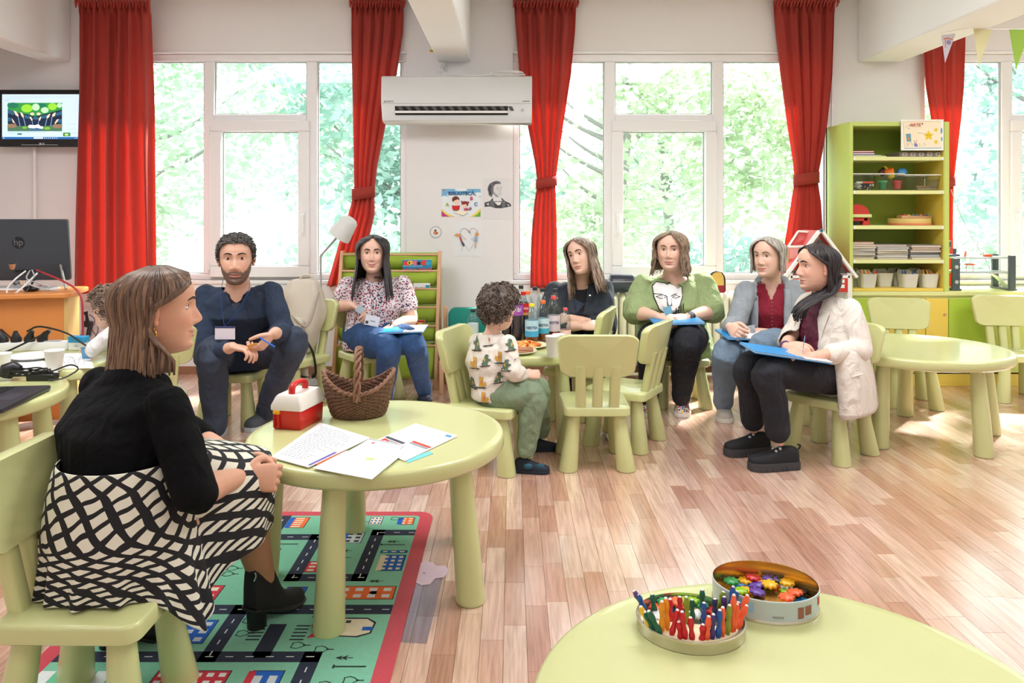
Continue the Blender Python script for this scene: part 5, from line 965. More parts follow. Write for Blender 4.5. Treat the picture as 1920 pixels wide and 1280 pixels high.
paper('white brochure with red squares on its cover', [(779, 795), (858, 818), (759, 865), (688, 834)], ZP+0.001, th=0.003, marks=lambda r: [((70, 74, 84), [[(0.03, 0.62), (0.5, 0.62), (0.5, 0.68), (0.03, 0.68)]]), ((206, 64, 56), [[(0.06, 0.70), (0.2, 0.70), (0.2, 0.9), (0.06, 0.9)], [(0.34, 0.70), (0.5, 0.70), (0.5, 0.9), (0.34, 0.9)], [(0.55, 0.5), (0.98, 0.5), (0.98, 0.55), (0.55, 0.55)]]), ((150, 156, 160), [[(0.2, 0.70), (0.34, 0.70), (0.34, 0.9), (0.2, 0.9)], [(0.55, 0.56), (0.98, 0.56), (0.98, 0.6), (0.55, 0.6)]]), ((70, 150, 200), [[(0.83, 0.06), (0.95, 0.06), (0.95, 0.12), (0.83, 0.12)]]), ((244, 236, 236), [[(0.1, 0.8), (0.16, 0.75), (0.18, 0.76), (0.13, 0.86)], [(0.38, 0.8), (0.44, 0.75), (0.46, 0.76), (0.41, 0.86)]])])
paper('orange folder under the handwritten pages', [(640, 838), (648, 846), (600, 879), (590, 868)], ZP+0.0005, ink((226, 110, 60)), th=0.002)
paper('blank white sheet at the front of the pile', [(648, 846), (767, 842), (697, 899), (586, 878)], ZP+0.005, th=0.0015)
paper('handwritten page lying uppermost on the pile', [(694, 822), (760, 834), (684, 883), (612, 870)], ZP+0.0066, marks=lambda r: scribble(12, (176, 180, 190))(r)+[((206, 70, 60), [[(0.2, 0.12), (0.27, 0.1), (0.28, 0.14), (0.21, 0.17)]]), ((200, 214, 120), [[(0.62, 0.62), (0.82, 0.6), (0.82, 0.66), (0.62, 0.68)]]), ((90, 96, 106), [[(0.02+0.05*k, 0.02), (0.05+0.05*k, 0.02), (0.05+0.05*k, 0.04), (0.02+0.05*k, 0.04)] for k in range(18)])])
paper('wide handwritten sheet beside the toolbox', [(600, 793), (694, 822), (578, 877), (508, 858)], ZP+0.0035, th=0.003, marks=lambda r: scribble(20)(r)+[((110, 116, 130), stroke([(0.22+0.025*math.cos(i*0.6), 0.32+0.02*math.sin(i*0.6)) for i in range(12)], 0.005)), ((110, 96, 170), [[(0.93, 0.55), (0.985, 0.55), (0.985, 0.97), (0.93, 0.97)]])])

# ---------------------------------------------------------------- oval tins with toys on the table close by
TIN = mat('tin_steel', (206, 200, 180), 0.25, 0.85, var=0.1, vscale=12); TINP = mat('tin_printed', (206, 210, 206), 0.35, c2=(186, 202, 212), vscale=14)
c1 = Vector((0.478, 1.448, TZ)); t = thing('oval_tin', 'larger oval tin holding coloured flower discs', 'tin', c1, math.radians(-14))
a_, b_ = 0.096, 0.081
MB().lathe([(1.0, 0.001), (1.0, 0.036), (1.012, 0.038), (1.012, 0.041), (0.995, 0.042)], 56, sx=a_, sy=b_, caps=False).build('outer_wall', TINP, t, angle=50); MB().lathe([(0.995, 0.042), (0.985, 0.038), (0.985, 0.003), (0.02, 0.003)], 56, sx=a_, sy=b_, caps=False).build('inner_wall', mat('tin_gold', (214, 176, 96), 0.22, 0.9, var=0.12, vscale=15), t, angle=50); MB().lathe([(1.015, 0.0), (1.015, 0.004), (1.0, 0.006)], 56, sx=a_, sy=b_, caps=False).build('bottom_bead', TIN, t)
def tinp(polys_c, name='print'):
    m = MB(); ms = []
    for c_, lst in polys_c:
        ms.append(ink(c_)); 
        for (a0, a1, z0, z1) in lst:
            n = 8; ring = [[Vector((1.004*a_*math.cos(a0+(a1-a0)*i/n), 1.004*b_*math.sin(a0+(a1-a0)*i/n), zz)) for i in range(n+1)] for zz in (z0, z1)]; m.loft(ring, len(ms)-1, closed=False)
    return m.build(name, ms, t)
D2 = math.radians
tinp([((150, 96, 76), [(D2(-58), D2(-50), 0.010, 0.030), (D2(-48), D2(-38), 0.014, 0.030)]), ((196, 70, 66), [(D2(-22), D2(-14), 0.020, 0.034)]), ((150, 190, 216), [(D2(-128), D2(-105), 0.016, 0.034)]), ((150, 156, 150), [(D2(-86), D2(-74), 0.012, 0.016)])])
c2 = Vector((0.316, 1.358, TZ)); t = thing('oval_tin', 'shallow oval tin lid full of coloured sticks', 'tin', c2, math.radians(-10)); a2, b2 = 0.094, 0.084
MB().lathe([(1.0, 0.001), (1.0, 0.016), (1.015, 0.018), (1.015, 0.021), (0.99, 0.022), (0.985, 0.018), (0.985, 0.003), (0.02, 0.003)], 56, sx=a2, sy=b2).build('shell', TIN, t, angle=50)
t = thing('foam_block', 'cream foam crescent the sticks are planted in', 'foam block', (c2.x, c2.y, TZ+0.0032), math.radians(-10)); pf = [(0.9*a2*math.cos(a), 0.9*b2*math.sin(a)) for a in np.linspace(PI*1.08, PI*1.92, 26)]
MB().prism(pf, 0, 0.016).build('foam', mat('cream_foam', (236, 220, 180), 0.8, var=0.06, bump=0.2, bscale=150), t, bevel=0.002)
ZC = {'v': (92, 60, 130), 'b': (26, 84, 160), 'y': (240, 190, 40), 'g': (20, 96, 70), 't': (40, 150, 160), 'o': (236, 150, 30), 'r': (200, 30, 40), 'l': (130, 150, 40), 'k': (40, 50, 90), 'c': (244, 96, 50), 'p': (70, 46, 110)}
CN = {'v': 'violet', 'b': 'blue', 'y': 'yellow', 'g': 'dark green', 't': 'turquoise', 'o': 'amber', 'r': 'red', 'l': 'olive green', 'k': 'navy', 'c': 'coral orange', 'p': 'purple'}
STX = [('v', 90, 425, 150, 600), ('b', 125, 460, 150, 610), ('y', 150, 570, 255, 815), ('g', 190, 620, 290, 830), ('g', 225, 610, 355, 870), ('g', 260, 455, 290, 640), ('o', 350, 520, 352, 845), ('o', 385, 490, 405, 830), ('r', 425, 500, 430, 740), ('r', 495, 600, 415, 880), ('r', 505, 710, 520, 930), ('r', 535, 615, 575, 930), ('r', 515, 480, 515, 620), ('l', 575, 480, 590, 770), ('g', 628, 505, 632, 720), ('r', 612, 670, 640, 940), ('g', 722, 415, 725, 640), ('b', 738, 535, 735, 720), ('r', 730, 735, 722, 945), ('c', 785, 660, 772, 940), ('p', 825, 640, 822, 925), ('k', 838, 500, 838, 640), ('b', 885, 600, 880, 915), ('c', 912, 575, 905, 890), ('p', 925, 480, 920, 640), ('l', 920, 435, 920, 560), ('l', 975, 555, 962, 880), ('b', 1010, 385, 1000, 640), ('c', 1015, 460, 1012, 855), ('c', 1045, 545, 1022, 850), ('b', 1050, 430, 1040, 600), ('c', 1142, 465, 1120, 760), ('c', 1135, 560, 1085, 830), ('r', 1058, 530, 1030, 700)]
cnt = {}; WHT = mat('stick_tip', (240, 238, 232), 0.5, var=0.01)
for (ch, tx, ty, bx, by) in STX:
    fx = lambda x, y: (1170+x/4.923, 1020+y/4.923); by_ = min(by, 945); pb = FP(*fx(bx, by_), TZ+0.012)
    v = Vector(((pb.x-c2.x)/(a2*0.9), (pb.y-c2.y)/(b2*0.9)))
    if v.length > 0.93: v *= 0.93/v.length
    pb = Vector((c2.x+v.x*a2*0.9, c2.y+v.y*b2*0.9, TZ+0.004)); ptp = P(*fx(tx, ty), pb.y+0.004); e = ptp-pb; cnt[ch] = cnt.get(ch, 0)+1; w2 = 0.0046
    t = thing('toy_stick', '%s %s stick standing in the tin lid, counted along from the violet end' % (ORD[cnt[ch]-1], CN[ch]), 'stick', pb, 0, 'coloured sticks in the tin lid'); m = MB(); N = 14
    m.tube([e*(i/N)*0.97 for i in range(N+1)], [w2*(1+0.22*math.cos(i*1.1)) if i < N else w2*0.8 for i in range(N+1)], 8); m.build('shaft', mat('stick_'+ch, ZC[ch], 0.4, var=0.03), t); MB().tube([e*0.965, e], [w2*0.72, w2*0.5], 8).build('tip', WHT, t)
GC = {'b': ((20, 120, 180), 'blue'), 'y': (( 244, 184, 30), 'yellow'), 'r': ((196, 36, 44), 'red'), 'g': ((40, 150, 80), 'green'), 'l': ((150, 200, 40), 'lime'), 'p': ((96, 62, 160), 'purple'), 'o': ((240, 100, 50), 'orange'), 'w': ((226, 226, 226), 'white'), 'k': ((30, 28, 28), 'black')}
def gear_mesh(m_, r0=0.0135):
    out = [(r0*(1+0.16*math.cos(8*a))*math.cos(a), r0*(1+0.16*math.cos(8*a))*math.sin(a)) for a in np.linspace(0, 2*PI, 49)[:-1]]
    m = MB(); m.loft([[Vector((x*k, y*k, z_)) for x, y in out] for z_, k in ((0, 0.94), (0.001, 1), (0.004, 1), (0.005, 0.94))]); o = m.build('toy_gear', m_, angle=60); return o
GR = [('b', 995, 300), ('y', 1070, 285), ('r', 1145, 265), ('g', 1260, 255), ('l', 1365, 272), ('k', 1475, 285), ('b', 1110, 340), ('y', 1240, 322), ('p', 1350, 328), ('o', 1435, 348), ('w', 1540, 345), ('g', 985, 360), ('y', 1125, 395), ('p', 1225, 370), ('y', 1345, 390), ('l', 1505, 408), ('p', 1228, 435), ('o', 1578, 465), ('k', 1670, 425), ('k', 1735, 410), ('o', 1500, 510), ('b', 1640, 500), ('l', 1070, 425), ('y', 1590, 330)]
GR2 = [('b', 380, 470), ('g', 320, 510), ('o', 225, 545), ('p', 310, 555), ('l', 490, 450), ('b', 600, 445), ('b', 520, 500), ('l', 620, 515), ('g', 740, 500), ('y', 670, 550), ('o', 480, 550), ('o', 545, 560), ('r', 870, 555), ('w', 330, 680), ('w', 660, 640), ('y', 310, 620)]
seen = {}
PLC = {'b': ['under the tin rim at the far end', 'under the tin rim beside the yellow disc', 'by the front rim'], 'y': ['behind the blue disc', 'in the middle beside the red one', 'in front of the blue discs', 'between the purple and the lime discs', 'half behind the white disc'], 'k': ['in the shadow of the tin wall', 'of the pair by the rim, lower one', 'of the pair by the rim, upper one'], 'p': ['beside the orange disc at the middle', 'upper of the purple pair', 'lower of the purple pair'], 'o': ['beside the white disc', 'near the black pair', 'at the front rim'], 'g': ['by the back wall', 'by the near end'], 'l': ['next to the green disc by the wall', 'below the large orange disc', 'half behind the front rim'], 'r': ['by the back wall'], 'w': ['near the tin wall']}
first = {}; r = random.Random(1)
for k, (ch, x, y) in enumerate(GR+GR2):
    small = k >= len(GR); p = FP(1170+x/4.923, 1020+y/4.923, TZ+0.012); cc, A2, B2 = (c2, a2, b2) if small else (c1, a_, b_)
    v = Vector(((p.x-cc.x)/A2, (p.y-cc.y)/B2)); lim = 0.80
    if v.length > lim: v *= lim/v.length
    key = (ch, small); i = seen.get(key, 0); seen[key] = i+1
    lb = '%s flower shaped disc %s' % (GC[ch][1], (('among the sticks in the tin lid'+['', ' further back', ' half hidden'][i]) if small else 'in the larger tin '+PLC[ch][i]))
    if ch in first: o = first[ch].copy(); COL.objects.link(o)
    else: o = first[ch] = gear_mesh(mat('gear_'+ch, GC[ch][0], 0.4, var=0.03))
    o.location = (cc.x+v.x*A2, cc.y+v.y*B2, TZ+0.0035+0.0052*((k*7) % 3) if not small else TZ+0.0035+0.005*((k*5) % 3)); o.rotation_euler = (r.uniform(-0.12, 0.12), r.uniform(-0.12, 0.12), r.uniform(0, 3)); tag(o, lb, 'toy disc', 'flower discs in the tins' if not small else 'flower discs among the sticks')

# ---------------------------------------------------------------- snack table: bottles, plates, cup
def bottle(px, py, h, r0, label, liq, capc, lab=None, fill=0.9, lab_z=(0.45, 0.7), waist=0.0, word=None, wc=(250, 250, 250), lab2=None, group='drink bottles on the snack table'):
    p = FP(px, py, TZ); t = thing('drink_bottle', label, 'bottle', (p.x, p.y, TZ), 0, group)
    prf = [(0.5, 0.0), (0.92, 0.008), (1.0, 0.03), (1.0, 0.25), (1.0-waist, 0.36), (1.0, 0.46), (1.0, 0.66), (0.92, 0.74), (0.62, 0.84), (0.40, 0.90), (0.36, 0.92), (0.36, 0.945)]
    MB().lathe([(r0*a, h*b+0.0005) for a, b in prf], 24).build('plastic', clear('bottle_plastic', (236, 242, 244), 0.12, 0.04), t, angle=70)
    if liq:
        pl = [(r0*a*0.94, h*b+0.002) for a, b in prf if b <= fill]; ra = np.interp(fill, [b for a, b in prf], [a for a, b in prf])*r0*0.94; pl.append((ra, h*fill)); pl.append((0.003, h*fill))
        MB().lathe(pl, 24).build('drink', mat('drink_%d_%d_%d' % liq, liq, 0.15, var=0.05, coat=0.5), t, angle=70)
    MB().lathe([(r0*0.42, h*0.925), (r0*0.43, h*0.93), (r0*0.43, h*0.985), (r0*0.40, h), (0.003, h)], 20).build('cap', mat('cap_%d_%d_%d' % capc, capc, 0.4, var=0.03), t, angle=50)
    if lab:
        z0, z1 = lab_z; rr = r0*1.015; MB().lathe([(rr, h*z0), (rr, h*z1)], 24, caps=False).build('label_band', mat('lab_%d_%d_%d' % lab, lab, 0.5, var=0.02), t)
        if lab2: MB().lathe([(rr*1.004, h*z0), (rr*1.004, h*(z0+(z1-z0)*lab2[1]))], 24, caps=False).build('label_stripe', mat('lab_%d_%d_%d' % lab2[0], lab2[0], 0.5, var=0.02), t)
        if word:
            s_ = word[1]; cu_ = text(word[0], s_, 'lettering', ink(wc), t, WALLM((0, 0, 0)) if False else Matrix.Identity(4), bold=s_*0.015)
            for v in cu_.data.vertices:
                a = v.co.x/rr; v.co = Vector((rr*1.012*math.sin(a), -rr*1.012*math.cos(a), h*(z0+z1)/2+v.co.y+h*0.02+v.co.z))
    return t
bottle(970, 641, 0.245, 0.033, 'purple labelled grape drink bottle', (64, 36, 44), (240, 238, 238), (160, 80, 170), 0.72, (0.62, 0.86), 0.10, ('bibi', 0.034), (240, 226, 244))
bottle(981, 636, 0.275, 0.033, 'dark cola bottle with a red cap and red label', (40, 20, 16), (206, 30, 36), (206, 30, 36), 0.80, (0.52, 0.76), 0.08, ('Coca-Cola', 0.017), (250, 244, 240), ((240, 160, 50), 0.22))
bottle(997, 645, 0.225, 0.037, 'iced tea bottle with a yellow cap and blue lemon label', (120, 56, 22), (244, 220, 50), (180, 216, 230), 0.48, (0.20, 0.60), 0.03, ('NESTEA', 0.020), (24, 54, 120), ((70, 170, 214), 0.35))
bottle(1018, 641, 0.235, 0.035, 'iced tea bottle with an orange cap and blue label', (140, 54, 24), (244, 120, 60), (196, 220, 226), 0.45, (0.22, 0.58), 0.05, ('NESTEA', 0.019), (24, 54, 120), ((70, 170, 200), 0.35))
bottle(1038, 636, 0.250, 0.036, 'iced tea bottle with a coral cap and pink label', (160, 40, 34), (236, 84, 80), (236, 216, 226), 0.42, (0.20, 0.56), 0.05, ('NESTEA', 0.020), (24, 44, 120))
bottle(1060, 640, 0.190, 0.031, 'short bottle with a coral cap and a little red drink', (190, 60, 40), (236, 84, 90), (240, 200, 190), 0.34, (0.16, 0.36), 0.06)
bottle(990, 628, 0.262, 0.034, 'clear bottle with an orange cap behind the cola', None, (244, 120, 60))
bottle(1003, 622, 0.275, 0.034, 'empty clear bottle with a black cap behind the yellow capped tea', None, (40, 46, 56))
bottle(1017, 624, 0.270, 0.034, 'empty clear bottle with a black cap behind the orange capped tea', None, (40, 46, 56))
bottle(1041, 624, 0.268, 0.036, 'empty clear bottle with a black cap behind the coral capped tea', None, (44, 52, 64))
bottle(977, 622, 0.285, 0.034, 'tall bottle with a dark cap behind the red capped cola', (40, 24, 22), (40, 44, 52), None, 0.6)
bottle(950, 640, 0.150, 0.030, 'small dark bottle beside the grape drink', (28, 26, 30), (40, 40, 44), None, 0.8)
bottle(887, 648, 0.200, 0.031, 'clear water bottle with a black cap beside the boy', (226, 234, 236), (34, 34, 36), None, 0.62)
def plate(px, py, label, r_=1.0):
    p = FP(px, py, TZ); t = thing('snack_plate', label, 'plate', (p.x, p.y, TZ+0.001), 0, 'plates of snacks'); MB().lathe([(a*r_, b) for a, b in PLATE], 40).build('dish', mat('plate_cream', (236, 232, 200), 0.5, var=0.02), t, angle=60); return p
p = plate(988, 651, 'cream plate heaped with orange puffed snacks', 1.0); r = random.Random(8); m = MB()
for _ in range(150):
    a = r.uniform(0, 6.28); q_ = 0.075*math.sqrt(r.random()); b = Vector((q_*math.cos(a), q_*math.sin(a), 0.008+0.024*(1-q_/0.08)*r.random())); e = Vector((r.gauss(0, 1), r.gauss(0, 1), r.gauss(0, 0.5))).normalized()*0.013
    m.tube([b-e, b+Vector((0, 0, 0.004)), b+e], [0.004, 0.0055, 0.004], 6, r.randrange(3))
tag(m.build('snack_puffs', [ink((240, 160, 80)), ink((226, 120, 50)), ink((246, 196, 120))], loc=(p.x, p.y, TZ+0.004)), 'orange puffed snacks heaped on the cream plate', 'snacks', kind='stuff')
p = plate(972, 662, 'cream plate with brown wafer sticks', 0.86)
for k in range(6):
    t = thing('wafer', ('lowest wafer on the plate', 'second wafer from the bottom', 'third wafer from the bottom', 'fourth wafer from the bottom', 'fifth wafer, next to the top', 'topmost wafer on the plate')[k]+' by the boy', 'wafer', (p.x+0.02+0.008*(k % 2), p.y-0.03+0.022*(k % 3), TZ+0.010+0.010*(k//3)), -0.35+0.1*(k % 2), 'wafers on the plate')
    MB().box(-0.05, 0.05, -0.009, 0.009, 0, 0.009).build('biscuit', mat('wafer_brown', (196, 140, 104), 0.7, c2=(150, 84, 60), vscale=60), t, bevel=0.002); MB().box(-0.0505, 0.0505, -0.0093, 0.0093, 0.0035, 0.0055).build('filling', mat('wafer_cream', (226, 180, 150), 0.6, var=0.05), t)
p = FP(1036, 669, TZ); cup(p.x, p.y, TZ, 'white plastic cup at the edge of the snack table', 0.105, 0.036)
p = FP(1048, 655, TZ); cup(p.x, p.y, TZ, 'second white cup half behind the backrest on the snack table', 0.08, 0.034)
t = thing('crumpled_tissue', 'crumpled white tissue on the floor under the empty chairs', 'tissue', FP(1138, 822))
r = random.Random(3); m = MB(); pts = [[Vector((0.05*(u-0.5)*2+0.012*noise.noise((u*5, v*5, 1)), 0.035*(v-0.5)*2+0.012*noise.noise((u*5, v*5, 4)), 0.022+0.03*noise.noise((u*4, v*4, 9))+0.01*math.sin(u*9))) for u in np.linspace(0, 1, 14)] for v in np.linspace(0, 1, 12)]
m.grid(pts).build('paper', PAPER, t, angle=25, solid=0.001)

# ---------------------------------------------------------------- play rug, clear mat, plinth cable
rx0, rx1, ry0, ry1 = -1.29, -0.315, 1.45, 3.095
t = thing('play_rug', 'green town map play rug with a red border under the round table', 'rug', ((rx0+rx1)/2, (ry0+ry1)/2, 0)); ox, oy = (rx0+rx1)/2, (ry0+ry1)/2
RUGR = mat('rug_red', (206, 44, 66), 0.95, var=0.10, vscale=60, bump=0.5, bscale=500, sheen=0.3); RUGG = mat('rug_green', (116, 196, 160), 0.95, var=0.10, vscale=60, bump=0.5, bscale=500, sheen=0.3)
MB().prism(rrect(rx1-rx0, ry1-ry0, 0.06, 6), 0.0005, 0.0065).build('red_border', RUGR, t, angle=60, bevel=0.002)
MB().prism(rrect(rx1-rx0-0.10, ry1-ry0-0.09, 0.02, 3), 0.0066, 0.0072).build('green_field', RUGG, t, smooth=False)
def rug_ink(c): return mat('rugink_%d_%d_%d' % tuple(c), c, 0.95, var=0.10, vscale=60, bump=0.4, bscale=500)
RM = Matrix.Translation((-ox, -oy, 0.0072))
RB = lambda x0, x1, y0, y1: rct(x0, x1, y0, y1); NV = (38, 46, 66)
roads = [RB(-1.24, -0.70, 2.825, 2.875), RB(-0.75, -0.70, 2.51, 2.875), RB(-0.75, -0.48, 2.51, 2.56), RB(-0.53, -0.48, 2.51, 2.915), RB(-0.53, -0.365, 2.865, 2.915), RB(-1.24, -0.365, 2.305, 2.36), RB(-0.85, -0.80, 2.06, 2.36), RB(-1.24, -0.52, 2.06, 2.11), RB(-0.71, -0.66, 2.08, 2.25), RB(-0.57, -0.52, 1.5, 2.11), RB(-0.925, -0.875, 2.85, 3.05), RB(-1.24, -0.52, 1.70, 1.75)]
hz = lambda y, x0, x1, s_=0.055: [RB(x, x+0.022, y-0.0018, y+0.0018) for x in np.arange(x0, x1, s_)]
vt = lambda x, y0, y1, s_=0.055: [RB(x-0.0018, x+0.0018, y, y+0.022) for y in np.arange(y0, y1, s_)]
dash = hz(2.85, -1.22, -0.72)+vt(-0.725, 2.53, 2.84)+hz(2.535, -0.73, -0.49)+vt(-0.505, 2.54, 2.88)+hz(2.89, -0.5, -0.38)+hz(2.332, -1.22, -0.38)+vt(-0.825, 2.09, 2.30)+hz(2.085, -1.22, -0.54)+vt(-0.545, 1.52, 2.07)+vt(-0.9, 2.88, 3.03)
park = [RB(-0.755+0.125*i, -0.715+0.125*i, 2.165+0.018*k, 2.172+0.018*k) for i in range(2) for k in range(5)]
prints('road_print', t, RM, [(NV, roads+park), ((226, 232, 230), dash)], rug_ink, dz=0.0002, z0=0.0002)
def house(x0, x1, y0, y1, c_, wc, nx_, ny_, roof=None):
    it = [((30, 34, 44), RB(x0-0.003, x1+0.003, y0-0.003, y1+0.003)), (c_, RB(x0, x1, y0, y1))]; w_, h_ = (x1-x0)/nx_, (y1-y0)/ny_
    it.append((wc, [RB(x0+w_*(i+0.2), x0+w_*(i+0.75), y0+h_*(j+0.25), y0+h_*(j+0.75)) for i in range(nx_) for j in range(ny_)]))
    if roof: it.append((roof, RB(x0-0.012, x0+0.008, y0, y1)))
    return it
OR, BL, RDR, CR, GY = (236, 110, 50), (24, 96, 190), (206, 50, 66), (232, 220, 190), (206, 214, 216)
H = [house(-0.862, -0.80, 2.935, 3.03, OR, CR, 1, 5, BL), house(-0.435, -0.385, 2.965, 3.03, OR, CR, 2, 3, BL), house(-0.555, -0.51, 2.965, 3.035, CR, BL, 3, 3), house(-0.62, -0.555, 2.80, 2.89, GY, (40, 44, 50), 2, 3, BL), house(-0.90, -0.83, 2.66, 2.75, RDR, CR, 2, 2), house(-0.70, -0.62, 2.575, 2.65, RDR, CR, 2, 3), house(-0.45, -0.375, 2.585, 2.70, BL, CR, 3, 4, CR), house(-0.465, -0.375, 2.72, 2.735, BL, CR, 3, 1), house(-0.60, -0.375, 2.395, 2.475, OR, (226, 226, 226), 5, 2), house(-0.72, -0.66, 2.40, 2.47, BL, RDR, 2, 2), house(-1.02, -0.93, 2.39, 2.48, RDR, CR, 2, 2), house(-0.95, -0.87, 2.15, 2.27, BL, GY, 2, 3), house(-0.93, -0.74, 1.92, 2.02, RDR, (236, 236, 236), 6, 3), house(-0.68, -0.60, 1.86, 2.02, BL, GY, 2, 2, RDR), house(-0.50, -0.40, 1.62, 1.78, OR, CR, 3, 3), [((200, 206, 206), [RB(-0.43, -0.395, 2.42, 2.45)]), (BL, [[(-0.455, 2.435), (-0.43, 2.46), (-0.43, 2.41)]])]]
H += [[((30, 34, 44), [(-0.565, 2.19), (-0.44, 2.18), (-0.405, 2.20), (-0.40, 2.26), (-0.43, 2.285), (-0.56, 2.285), (-0.585, 2.24)]), (CR, [(-0.56, 2.195), (-0.445, 2.186), (-0.41, 2.205), (-0.406, 2.255), (-0.43, 2.278), (-0.555, 2.278), (-0.575, 2.24)]), (RDR, [[(-0.59, 2.24), (-0.565, 2.285), (-0.545, 2.25)], [(-0.585, 2.175), (-0.56, 2.23), (-0.535, 2.19)]]), (BL, [RB(-0.435, -0.405, 2.215, 2.235)]), ((60, 60, 66), [RB(-0.53, -0.515, 2.25, 2.265), RB(-0.49, -0.475, 2.255, 2.27), RB(-0.55, -0.535, 2.20, 2.215)])]]
H += [[((226, 232, 230), [[(-1.24, 1.50), (-1.05, 1.50), (-1.05, 2.02), (-1.24, 2.02)]]), ((110, 190, 150), [[(-1.20, 1.50), (-1.16, 1.50), (-1.16, 2.02), (-1.20, 2.02)], [(-1.12, 1.50), (-1.09, 1.50), (-1.09, 2.02), (-1.12, 2.02)]])]]
for hh in H: prints('printed_house', t, RM, hh, rug_ink, dz=0.00006, z0=0.0003)
TR = []
for k, (x, y) in enumerate(((-0.46, 3.02), (-0.59, 2.99), (-0.775, 2.20), (-0.60, 2.14), (-0.53, 2.12), (-0.58, 2.30), (-0.78, 2.27), (-0.42, 1.98), (-0.48, 1.96), (-0.60, 2.68), (-0.95, 2.60), (-0.95, 2.56))):
    TR.append(stroke([(x+0.018*math.cos(i*0.785)*(1+0.25*math.cos(i*2.4)), y+0.016*math.sin(i*0.785)) for i in range(9)], 0.003)+stroke([(x+0.018, y), (x+0.036, y)], 0.004))
for (x, y) in ((-0.44, 2.81), (-0.60, 2.735), (-0.98, 2.62), (-0.46, 2.08), (-0.45, 2.51)):
    TR.append([[(x-0.02, y), (x, y+0.010), (x-0.004, y), (x, y-0.010)], [(x-0.005, y), (x+0.015, y+0.012), (x+0.010, y), (x+0.015, y-0.012)]]+stroke([(x+0.012, y), (x+0.028, y)], 0.003))
for (x, y) in ((-0.44, 2.785), (-0.83, 2.79), (-0.44, 2.04)): TR.append(stroke([(x-0.03, y), (x+0.05, y)], 0.006)+stroke([(x-0.035, y+0.006), (x-0.035, y-0.006)], 0.006))
for tt_ in TR: prints('printed_tree', t, RM, [((30, 48, 46), tt_)], rug_ink, z0=0.0006)
t = thing('clear_mat', 'clear plastic sheet on the floor along the red rug border', 'mat', FP(785, 1130)); o = FP(785, 1130)
MB().prism([tuple((FP(*p)-o).xy) for p in ((770, 1063), (833, 1071), (800, 1207), (738, 1203))], 0.0004, 0.0012).build('sheet', clear('mat_film', (236, 238, 248), 0.12, 0.2), t, smooth=False)
t = thing('floor_sticker', 'pale pink cloud shaped sticker on the floor beside the rug', 'sticker', FP(800, 1078)); o = FP(800, 1078)
MB().prism([tuple((FP(*p)-o).xy) for p in ((778, 1062), (795, 1053), (812, 1055), (818, 1062), (836, 1062), (842, 1072), (832, 1083), (816, 1085), (806, 1096), (790, 1098), (778, 1092))], 0.0014, 0.0020).build('sheet', mat('sticker_pink', (232, 206, 226), 0.35, var=0.02), t, smooth=False); prints('print', t, Matrix.Translation((0, 0, 0.002)), [((206, 150, 180), disc(0.006, 10, -0.01, 0.01))])
# ---------------------------------------------------------------- people: skin, head, hands, hair, clothes
def skin_mat():
    m, n, l, b = newmat('skin'); a = n.new('ShaderNodeAttribute'); a.attribute_name = 'tint'; t = n.new('ShaderNodeTexCoord'); no = n.new('ShaderNodeTexNoise'); no.inputs['Scale'].default_value = 220
    l.new(t.outputs['Object'], no.inputs['Vector']); l.new(a.outputs['Color'], b.inputs['Base Color']); b.inputs['Roughness'].default_value = 0.48; b.inputs['Subsurface Weight'].default_value = 0.12
    b.inputs['Subsurface Radius'].default_value = (0.012, 0.005, 0.003); bp = n.new('ShaderNodeBump'); bp.inputs['Strength'].default_value = 0.06; bp.inputs['Distance'].default_value = 0.004; l.new(no.outputs['Fac'], bp.inputs['Height']); l.new(bp.outputs[0], b.inputs['Normal'])
    return m
SKIN = skin_mat()
def evalmesh(mb, mods):
    me = bpy.data.meshes.new('tmp'); me.from_pydata(mb.v, [], mb.f); bm = bmesh.new(); bm.from_mesh(me); bmesh.ops.recalc_face_normals(bm, faces=bm.faces); bm.to_mesh(me); bm.free()
    o = bpy.data.objects.new('tmp', me); COL.objects.link(o)
    for ty, kw in mods:
        md = o.modifiers.new(ty, ty)
        for k, v in kw.items(): setattr(md, k, v)
    e = bpy.data.meshes.new_from_object(o.evaluated_get(bpy.context.evaluated_depsgraph_get())); n = len(e.vertices)
    V = np.empty(n*3); e.vertices.foreach_get('co', V); N = np.empty(n*3); e.vertex_normals.foreach_get('vector', N); F = [tuple(p.vertices) for p in e.polygons]
    bpy.data.objects.remove(o); bpy.data.meshes.remove(me); bpy.data.meshes.remove(e)
    return V.reshape(-1, 3), N.reshape(-1, 3), F
def remesh(mb, vox, sm=4): return evalmesh(mb, [('REMESH', dict(mode='VOXEL', voxel_size=vox)), ('SMOOTH', dict(factor=0.5, iterations=sm))])
def limb(m, pts, r, n=14, k=5, flat=1.0, side=None):
    """tapered limb through the joints, with rounded ends"""
    q = catmull(pts, k); L = len(pts)-1; rr = [float(np.interp(i/k, range(L+1), r)) for i in range(len(q))]
    a = (q[0]-q[1]).normalized(); b = (q[-1]-q[-2]).normalized()
    q = [q[0]+a*rr[0]*0.85, q[0]+a*rr[0]*0.5]+q+[q[-1]+b*rr[-1]*0.5, q[-1]+b*rr[-1]*0.85]; rr = [rr[0]*0.4, rr[0]*0.85]+rr+[rr[-1]*0.85, rr[-1]*0.4]
    return m.tube(q, rr, n, flat=flat, side=side)
